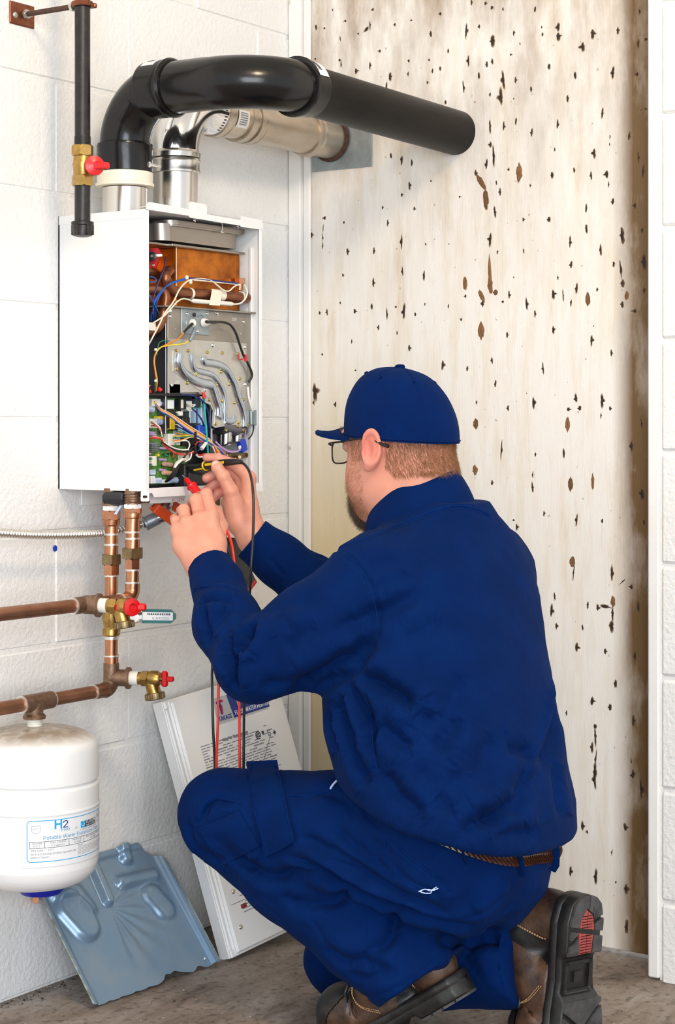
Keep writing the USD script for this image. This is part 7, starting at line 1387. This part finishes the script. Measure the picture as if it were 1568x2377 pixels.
# ---- hair and beard
n_ = {'p': ('principled_bsdf', {'roughness': .45}), 'o': ('hair_info', {}), 'r': ('rgb_ramp', {'ramp': [(0, (.20, .085, .030)), (.5, (.32, .15, .06)), (1, (.42, .22, .10))]})}
MAT['hair'] = usdkit.material(stage, '/World/Looks/hair', n_, [('o.index', 'r.fac'), ('r.color', 'p.base_color')] if False else [], surface='p.BSDF') if False else usdkit.material(stage, '/World/Looks/hair', {'p': ('principled_bsdf', {'roughness': .5, 'base_color': (.26, .115, .045)})}, [], surface='p.BSDF')
mat('hair_dark', (.085, .045, .026), .5)
r_ = np.random.default_rng(21)
hv = np.array(hdm.vertices); hn = np.array(hdm.vertex_normals); hq = (hv - HO) @ HR.T
def grow(sel, n, length, comb, jit, fall=.35, seg=4):
    I = r_.choice(np.nonzero(sel)[0], n); S = []
    for i in I:
        p = hv[i] + r_.normal(0, .0009, 3); nn = hn[i]; c = HR.T @ np.asarray(comb, float); d = unit(nn * fall + c + r_.normal(0, jit, 3)); L = length * r_.uniform(.6, 1.15); pts_ = [p - nn * .0008]
        for k in range(1, seg): d = unit(d + (c - nn * .10) * .12); pts_.append(pts_[-1] + d * L / (seg - 1))
        S.append(np.array(pts_))
    return S
ay = np.abs(hq[:, 1]); z_cap = .012 + .10 * hq[:, 0]
back = (hq[:, 0] < -.012) & (hq[:, 2] < z_cap + .003) & (hq[:, 2] > -.088 - .25 * (hq[:, 0] + .03)) & ~((hq[:, 0] > -.040) & (hq[:, 2] < -.005) & (ay > .074)) & (hq[:, 2] > -.050 + 1.0 * np.maximum(hq[:, 0] + .045, 0))
back &= ~((hq[:, 0] > -.048) & (hq[:, 0] < .026) & (ay > .0785)) & ~((hq[:, 0] > -.03) & (hq[:, 2] > -.03))
curves(man, 'hair', grow(back, 9000, .0105, (-.45, 0, -.9), .20, .30), (.00026, .0001), 'hair', 'short reddish brown hair below the cap')
side = (ay > .055) & (ay < .0775) & (hq[:, 0] > .012) & (hq[:, 0] < .050) & (hq[:, 2] < z_cap + .015) & (hq[:, 2] > -.020)
curves(man, 'sideburn', grow(side, 900, .012, (.1, 0, -1), .22, .25), (.0003, .00012), 'hair')
jaw = (ay > .028) & (hq[:, 0] > .018) & (hq[:, 2] < -.020) & (hq[:, 2] > -.118) & (hq[:, 0] < .030 + .060 * np.clip((-.02 - hq[:, 2]) / .09, 0, 1) + .012) & (hn @ HF > -.6)
curves(man, 'beard', grow(jaw, 2600, .007, (.25, 0, -.9), .45, .55), (.00026, .0001), 'hair', 'light stubble along the jaw')
goat = (ay < .036) & (hq[:, 0] > .048) & (hq[:, 2] < -.078) & (hq[:, 2] > -.135)
curves(man, 'goatee', grow(goat, 4200, .017, (.25, 0, -.95), .30, .55), (.0004, .00012), 'hair_dark', 'dark brown goatee on the chin')
mous = (ay < .032) & (hq[:, 0] > .078) & (hq[:, 2] < -.036) & (hq[:, 2] > -.056)
if mous.sum() > 20: curves(man, 'moustache', grow(mous, 700, .008, (.1, 0, -1), .3, .4), (.0003, .0001), 'hair_dark')
brow_ = (ay > .014) & (ay < .052) & (hq[:, 0] > .070) & (np.abs(hq[:, 2] - .026) < .0045)
curves(man, 'eyebrow', grow(brow_, 500, .008, (.2, 0, .2), .4, .4), (.0003, .0001), 'hair_dark')
# ---- work boots: built straight, heel at x=0, toe at x=.305, sole bottom at z=0, then bent at the ball
XB = .205
def outline(x, side):                                    # half widths; side +1 outer, -1 inner
    X = [0, .004, .015, .04, .09, .13, .17, .205, .235, .262, .285, .298, .305]
    O = [.004, .018, .030, .0375, .0375, .040, .0465, .050, .0490, .0445, .034, .021, .004]; I = [.004, .018, .030, .0375, .0360, .0335, .0385, .0440, .0460, .0440, .035, .022, .004]
    return np.interp(x, X, O if side > 0 else I)
def bend(P, th, w=.03):
    P = np.array(P, float); t = np.clip((XB - P[:, 0]) / w * .5 + .5, 0, 1); a = th * t * t * (3 - 2 * t) * np.clip((XB + w - P[:, 0]) / (2 * w), 0, 1)**0
    x, z = P[:, 0] - XB, P[:, 2] - .012; P[:, 0] = XB + x * np.cos(a) + z * np.sin(a); P[:, 2] = .012 - x * np.sin(a) + z * np.cos(a); return P
def sole_loft(z0f, z1, grow, n=64):
    xs = np.concatenate([np.linspace(0, .02, 8), np.linspace(.024, .28, n), np.linspace(.283, .305, 8)]); sec = []
    for x in xs:
        o, i = outline(x, 1) + grow, outline(x, -1) + grow; z0 = z0f(x); c = .003
        sec.append([(x, o, z0 + c), (x, o + .0008, (z0 + z1) / 2), (x, o, z1 - c), (x, o - c, z1), (x, 0, z1), (x, -i + c, z1), (x, -i, z1 - c), (x, -i - .0008, (z0 + z1) / 2), (x, -i, z0 + c), (x, -i + c, z0), (x, 0, z0), (x, o - c, z0)])
    k = 12; vs = np.array(sec).reshape(-1, 3); f = []
    for a in range(len(xs) - 1):
        for b in range(k): p, q = a * k + b, a * k + (b + 1) % k; f += [(p, q, q + k), (p, q + k, p + k)]
    for b in range(1, k - 1): f.append((0, b + 1, b)); e = (len(xs) - 1) * k; f.append((e, e + b, e + b + 1))
    m = trimesh.Trimesh(vs, np.array(f), process=False); trimesh.repair.fix_normals(m); return m
def z0_heel(x): return .0 + .010 * np.clip((x - .088) / .006, 0, 1) * np.clip((.158 - x) / .012, 0, 1) + .004 * np.clip((x - .27) / .035, 0, 1)**2
def f_upper(p):
    s = p.copy()
    d = ell(p, (.240, .001, .048), (.060, .0455, .046)); d = smin(d, ell(p, (.255, .0, .044), (.044, .041, .036)), .02)
    d = smin(d, cone(p, (.215, .002, .055), (.130, .001, .078), .043, .042), .02); d = smin(d, cone(p, (.135, 0, .085), (.085, 0, .130), .044, .047), .03)
    d = smin(d, ell(p, (.048, 0, .070), (.046, .0385, .062)), .02); d = smin(d, cone(p, (.068, 0, .105), (.062, 0, .205), .050, .055), .02); d = smin(d, ell(p, (.15, .004, .038), (.08, .043, .026)), .015)
    d = smax(d, .034 - p[:, 2], .004); d = smax(d, p[:, 2] - .205, .004)
    return d
up_m = nets(f_upper, (-.02, -.07, .025), (.32, .07, .225), .0024)
def boot(label_side, ball, F, L, side, th, seed, lugs, lean=0.0, SC=(1.08, 1.13, 1.04)):
    """side: +1 when the outer side of the foot is local +y (a left boot)."""
    F, L = unit(F), unit(L); U = np.cross(F, L); L = np.cross(U, F)
    def place(m):
        m = m.copy(); v = np.array(m.vertices)
        v[:, 0] += lean * np.maximum(v[:, 2] - .10, 0); v = bend(v, th); v = v * V(*SC) - V(XB * (SC[0] - 1), 0, 0); v[:, 1] *= side; m.vertices = np.asarray(ball) + (v[:, :1] - XB) * F + v[:, 1:2] * L + v[:, 2:] * U
        if side < 0: m.faces = m.faces[:, ::-1]
        return m
    um = up_m.copy(); v = np.array(um.vertices); nrm = np.array(um.vertex_normals)
    wr = noise(v, 22, seed, 3) * .006 * np.clip((v[:, 0] - .02) / .05, 0, 1); fl = -.004 * np.exp(-((v[:, 0] - XB + .012 - .25 * (v[:, 2] - .06)) / .006)**2) * (v[:, 2] > .055) - .003 * np.exp(-((v[:, 0] - XB - .016) / .006)**2) * (v[:, 2] > .06)
    v = v + nrm * (wr + fl)[:, None]; um.vertices = v
    if lean: um = trimesh.Trimesh(v, um.faces[(v[um.faces][:, :, 2] < .150).all(1)], process=False)
    ce = v[um.faces].mean(1)
    x, z = ce[:, 0], ce[:, 2]
    toe = x > .232 - .35 * (z - .05) + .12 * (np.abs(ce[:, 1]) / .05)**2 * .3
    inq = (z < .200) & (z > .034); ctr = (x < .075 - .42 * (z - .040)) & (z < .104)                # brown heel counter
    blk = (x < .108 - .50 * (z - .040)) & (z < .122) & ~ctr & ~toe
    sub = lambda k: um.submesh([np.nonzero(k)[0]], append=True, repair=False)
    bt = part(man, 'boot', place(sub(~toe & ~blk)), 'leather', smooth=True, label=label_side)
    m = sub(toe); m.vertices = m.vertices + np.array(m.vertex_normals) * .0018; part(bt, 'toe_cap', place(m), 'leather_black', smooth=True, label='scuffed black toe cap')
    m = sub(blk); m.vertices = m.vertices + np.array(m.vertex_normals) * .0006; part(bt, 'ankle_patch', place(m), 'leather_black', smooth=True, label='black leather patch')
    mid = place(sole_loft(lambda x: .020, .036, .003)); part(bt, 'welt', mid, 'sole_black', smooth=40)
    part(bt, 'outsole', place(sole_loft(z0_heel, .026, .001)), 'sole_black', smooth=40, label='thick black rubber outsole')
    T3 = cKDTree(v); 
    def stitch(L_, rows=(0, .0035)):
        out = []
        for sd in (1, -1):
            for off in rows:
                P = spline([(a, sd * .05, b + off) for a, b in L_], 14); Q = []
                for a, _, b in P:
                    I = np.nonzero((np.abs(v[:, 0] - a) < .004) & (np.abs(v[:, 2] - b) < .004) & (v[:, 1] * sd > 0))[0]
                    if len(I): j = I[np.argmax(v[I, 1] * sd)]; Q.append(V(a, v[j, 1], b) + V(0, sd * .0012, 0))
                if len(Q) < 4: continue
                Q = np.array(Q); dd = np.r_[0, np.cumsum(np.linalg.norm(np.diff(Q, axis=0), axis=1))]
                for s in np.arange(0, dd[-1] - .003, .0042): out.append(tube(np.stack([np.interp([s, s + .0015, s + .0030], dd, Q[:, k]) for k in range(3)], 1) + V(0, 0, 0), .0007, 5))
        return out
    S = stitch([(.072, .046), (.052, .094)]) + stitch([(.052, .094), (.030, .101), (.010, .102)]) + stitch([(.140, .040), (.165, .060), (.172, .085), (.150, .110)]) + stitch([(.118, .112), (.105, .128), (.060, .134)])
    part(bt, 'stitching', place(cat(*S)), 'thread', kind='stuff', smooth=60)
    lace = []
    for k in range(5):
        xk, zk = .185 - .022 * k, 0; I = np.nonzero(np.abs(v[:, 0] - xk) < .004)[0]; zk = v[I, 2].max() if k < 4 else .15
        lace.append(tube(spline([(xk, .026, zk - .012), (xk + .004, .012, zk + .001), (xk + .006, 0, zk + .004), (xk + .004, -.012, zk + .001), (xk, -.026, zk - .012)], 4), .0026, 7))
    lace.append(tube(spline([(.175, .01, .110), (.215, .032, .112), (.232, .044, .092), (.205, .048, .085), (.170, .030, .100)], 6), .0028, 7)); lace.append(tube(spline([(.170, -.01, .110), (.205, -.036, .108), (.222, -.044, .088), (.19, -.045, .082), (.160, -.028, .1)], 6), .0028, 7))
    for lc in lace: part(bt, 'lace', place(lc), 'lead_black', smooth=60)
    def lug(poly, m_, d=.0045, z=0.0, nm='tread_block', lab=None):
        g = Polygon(poly) if not hasattr(poly, 'area') else poly
        for e in getattr(g, 'geoms', [g]):
            if e.geom_type != 'Polygon' or e.area < 6e-6: continue
            q = trimesh.creation.extrude_polygon(e, d, engine='earcut').subdivide_to_size(.012); w = np.array(q.vertices); zb = z0_heel(w[:, 0]); w[:, 2] = zb - d + z + (w[:, 2]) ; q.vertices = w; part(bt, nm, place(q), m_, smooth=False, label=lab)
    xs = np.linspace(.002, .303, 90); full = Polygon([(x, outline(x, 1) - .001) for x in xs] + [(x, -outline(x, -1) + .001) for x in xs[::-1]])
    if lugs:
        bx_ = lambda a, b, c, d_: Polygon([(a, c), (b, c), (b, d_), (a, d_)])
        heel, fore = full.intersection(bx_(-.01, .090, -.06, .06)), full.intersection(bx_(.158, .31, -.06, .06))
        cut = union_all([LineString([(.046, -.05), (.064, .05)]).buffer(.0036), LineString([(.078, -.045), (.046, .004), (.030, .05)]).buffer(.0030), LineString([(.0, .002), (.032, .002)]).buffer(.0012), LineString([(.058, .05), (.058, .034)]).buffer(.001), LineString([(.066, -.05), (.066, -.034)]).buffer(.001)] + [LineString([(.020 + .004 * k, .012 + .005 * k), (.038, .012 + .005 * k)]).buffer(.0008) for k in range(4)])
        red1 = Polygon([(.022, -.003), (.032, .012), (.050, .016), (.088, .013), (.090, -.013), (.056, -.017), (.034, -.014)])
        for e in getattr(heel.difference(cut).difference(red1.buffer(.0018)), 'geoms', []): lug(e, 'sole_grey', lab='worn grey rubber tread block')
        groove = union_all([LineString([(x, -.012), (x, .012)]).buffer(.0007) for x in np.arange(.032, .09, .0042)] + [LineString([(.02, .0), (.095, .001)]).buffer(.0008)])
        lug(red1.difference(LineString([(.046, -.05), (.064, .05)]).buffer(.0036)).difference(groove), 'sole_red', .0036, nm='red_insert', lab='red rubber insert in the sole')
        cut2 = union_all([LineString([(.17, -.05), (.20, .0), (.235, .05)]).buffer(.0034), LineString([(.20, .0), (.165, .05)]).buffer(.003), LineString([(.205, .0), (.30, -.012)]).buffer(.002), LineString([(.23, -.05), (.255, .0), (.25, .05)]).buffer(.003)])
        red2 = Polygon([(.208, -.004), (.225, -.020), (.245, -.028), (.250, -.012), (.225, .004)]).union(Polygon([(.205, .006), (.225, .010), (.248, .002), (.246, .020), (.226, .024)]))
        for e in getattr(fore.difference(cut2).difference(red2.buffer(.0016)), 'geoms', []): lug(e, 'sole_grey', lab='worn grey rubber tread block')
        lug(red2, 'sole_red', .0036, nm='red_insert', lab='red rubber insert in the sole')
        for q in ((.100, .106, -.028, .028), (.142, .148, -.032, .034), (.100, .148, .024, .030), (.100, .148, -.030, -.024), (.116, .132, -.010, .010)): lug(bx_(*q), 'sole_black', .004, nm='shank_rib')
    else:
        for a, b in ((.0, .085), (.160, .305)):
            g = full.intersection(Polygon([(a, -.06), (b, -.06), (b, .06), (a, .06)]))
            cutk = union_all([LineString([(x, -.06), (x + .012, .06)]).buffer(.0022) for x in np.arange(a + .012, b, .022)]); [lug(e, 'sole_grey', .004) for e in getattr(g.difference(cutk), 'geoms', [])]
    return bt
boot('brown work boot with toes on the floor and heel raised', V(-.679, -.655, .002), V(-.10, .995, 0), V(-.995, -.10, 0), 1, math.radians(34), 3, False, .42, (1.0, 1.06, 1.0))
hb = atD(1342, 2074, 2.895)                              # top of the right heel
th_r = math.radians(47); Ff = unit(V(.10, math.cos(math.radians(40)), -math.sin(math.radians(40))))
Lr = unit(V(-.95, .30, -.0)); ballR = V(hb[0] + .010, hb[1] + .010, hb[2] - XB * 1.08 - .010)
boot('brown work boot standing on its toe, red and grey sole showing', ballR, Ff, Lr, -1, math.radians(50), 8, True)
# ------------------------------------------------------------------ the two probes and their leads
def on_ray(px, py, D): return atD(px, py, D)
t0, t1 = on_ray(431, 1111, 3.262), on_ray(513, 1208, 3.196)
rp_ = thing('red_probe', 'red meter probe in his near hand, red lead running down behind the sleeve', 'probe', t0)
dP = unit(t1 - t0); Lp = np.linalg.norm(t1 - t0)
part(rp_, 'tip', cat(rod(t0 - dP * .010, t0 + dP * .004, .0009, .0011, seg=10)), 'steel_chrome', label='steel probe tip')
part(rp_, 'handle', lathe([(.0022, 0), (.0046, .002), (.0050, .0155), (.0060, .018), (.0095, .0205), (.0098, .0225), (.0080, .025), (.0078, .0505), (.0072, .052)], t0, dP, 28), 'probe_red', label='red probe handle')
part(rp_, 'grip', cat(rod(t0 + dP * .0515, t0 + dP * (Lp - .012), .0072, .0052, seg=22), rod(t0 + dP * (Lp - .013), t1, .0050, .0028, seg=18)), 'black_plastic')
part(rp_, 'grip_ring', torus(t0 + dP * .0525, dP, .0070, .0016, 28, 8), 'yellow', label='yellow ring')
part(rp_, 'grip_stripe', cat(*[obox(t0 + dP * .066 + .0070 * (math.cos(a) * frame(dP)[0] + math.sin(a) * frame(dP)[1]), (.022, .0014, .0035), [dP, math.cos(a) * frame(dP)[0] + math.sin(a) * frame(dP)[1], np.cross(dP, math.cos(a) * frame(dP)[0] + math.sin(a) * frame(dP)[1])], .0004) for a in (0, 1.57, 3.14, 4.71)]), 'yellow')
def lead(o, L, col, r=.0024): return part(o, 'lead', tube(spline([atD(*p) for p in L], 10), r, 9), col, smooth=60, label='insulated lead')
lead(rp_, [(513, 1208, 3.196), (524, 1226, 3.17), (535, 1252, 3.145), (542, 1285, 3.13), (546, 1330, 3.125), (550, 1380, 3.14), (553, 1450, 3.17), (555, 1560, 3.19), (556, 1640, 3.19), (557, 1770, 3.19), (558, 1840, 3.19), (548, 1925, 3.20), (522, 1925, 3.20), (505, 1850, 3.20), (503, 1770, 3.20), (506, 1680, 3.20), (508, 1590, 3.21), (512, 1500, 3.22), (530, 1420, 3.23), (552, 1385, 3.235), (560, 1371, 3.236)], 'lead_red')
b0_, b1_ = on_ray(436, 1087, 3.310), on_ray(500, 1077, 3.252)
bpk = thing('black_probe', 'black meter probe with yellow stripes between his thumb and finger, long black lead', 'probe', b1_)
b2_ = on_ray(562, 1073, 3.205)
part(bpk, 'tip', rod(b0_ - unit(b1_ - b0_) * .012, b0_ + unit(b1_ - b0_) * .004, .0010, seg=10), 'steel_chrome')
part(bpk, 'handle', tube(spline([b0_, on_ray(452, 1086, 3.295), on_ray(470, 1083, 3.278), on_ray(487, 1079.5, 3.262), b1_, on_ray(520, 1074.5, 3.236), on_ray(535, 1073, 3.222)], 6), np.interp(np.linspace(0, 1, 37), [0, .06, .30, .45, .8, 1], [.0028, .0058, .0070, .0072, .0066, .0058]), 22), 'black_plastic', smooth=60, label='black probe handle')
rg = on_ray(478, 1081, 3.270); dB = unit(b1_ - b0_)
part(bpk, 'grip_ring', torus(rg, dB, .0078, .0017, 30, 8), 'yellow', label='yellow ring')
def stripe(a, b, off, w=.0045): a, b = on_ray(*a), on_ray(*b); d = unit(b - a); n = unit(-FWD + V(0, 0, off)); n = unit(n - d * (n @ d)); return obox((a + b) / 2 + n * .0064, (np.linalg.norm(b - a), .0022, w), [d, n, np.cross(d, n)], .0006)
part(bpk, 'grip_stripe', cat(stripe((455, 1087, 3.290), (474, 1084, 3.274), -.35, .0032)), 'yellow'); part(bpk, 'grip_stripe', stripe((482, 1080, 3.266), (526, 1074, 3.231), .15, .0048), 'yellow', label='yellow stripe')
part(bpk, 'strain_relief', tube(spline([on_ray(533, 1073, 3.224), on_ray(548, 1072, 3.212), b2_], 6), [.0058] * 4 + list(np.linspace(.0056, .0036, 9)), 18), 'black_plastic', smooth=60)
lead(bpk, [(560, 1073, 3.207), (570, 1080, 3.196), (580, 1097, 3.180), (586, 1125, 3.165), (589, 1170, 3.150), (588, 1240, 3.135), (584, 1310, 3.125), (580, 1380, 3.13), (576, 1450, 3.15), (570, 1550, 3.19), (567, 1650, 3.21), (566, 1770, 3.21), (566, 1850, 3.21), (550, 1945, 3.21), (515, 1945, 3.21), (500, 1850, 3.215), (499, 1770, 3.215), (495, 1690, 3.215), (493, 1600, 3.22), (493, 1550, 3.225), (500, 1480, 3.235), (535, 1410, 3.24), (566, 1387, 3.24), (570, 1374, 3.236)], 'lead_black')
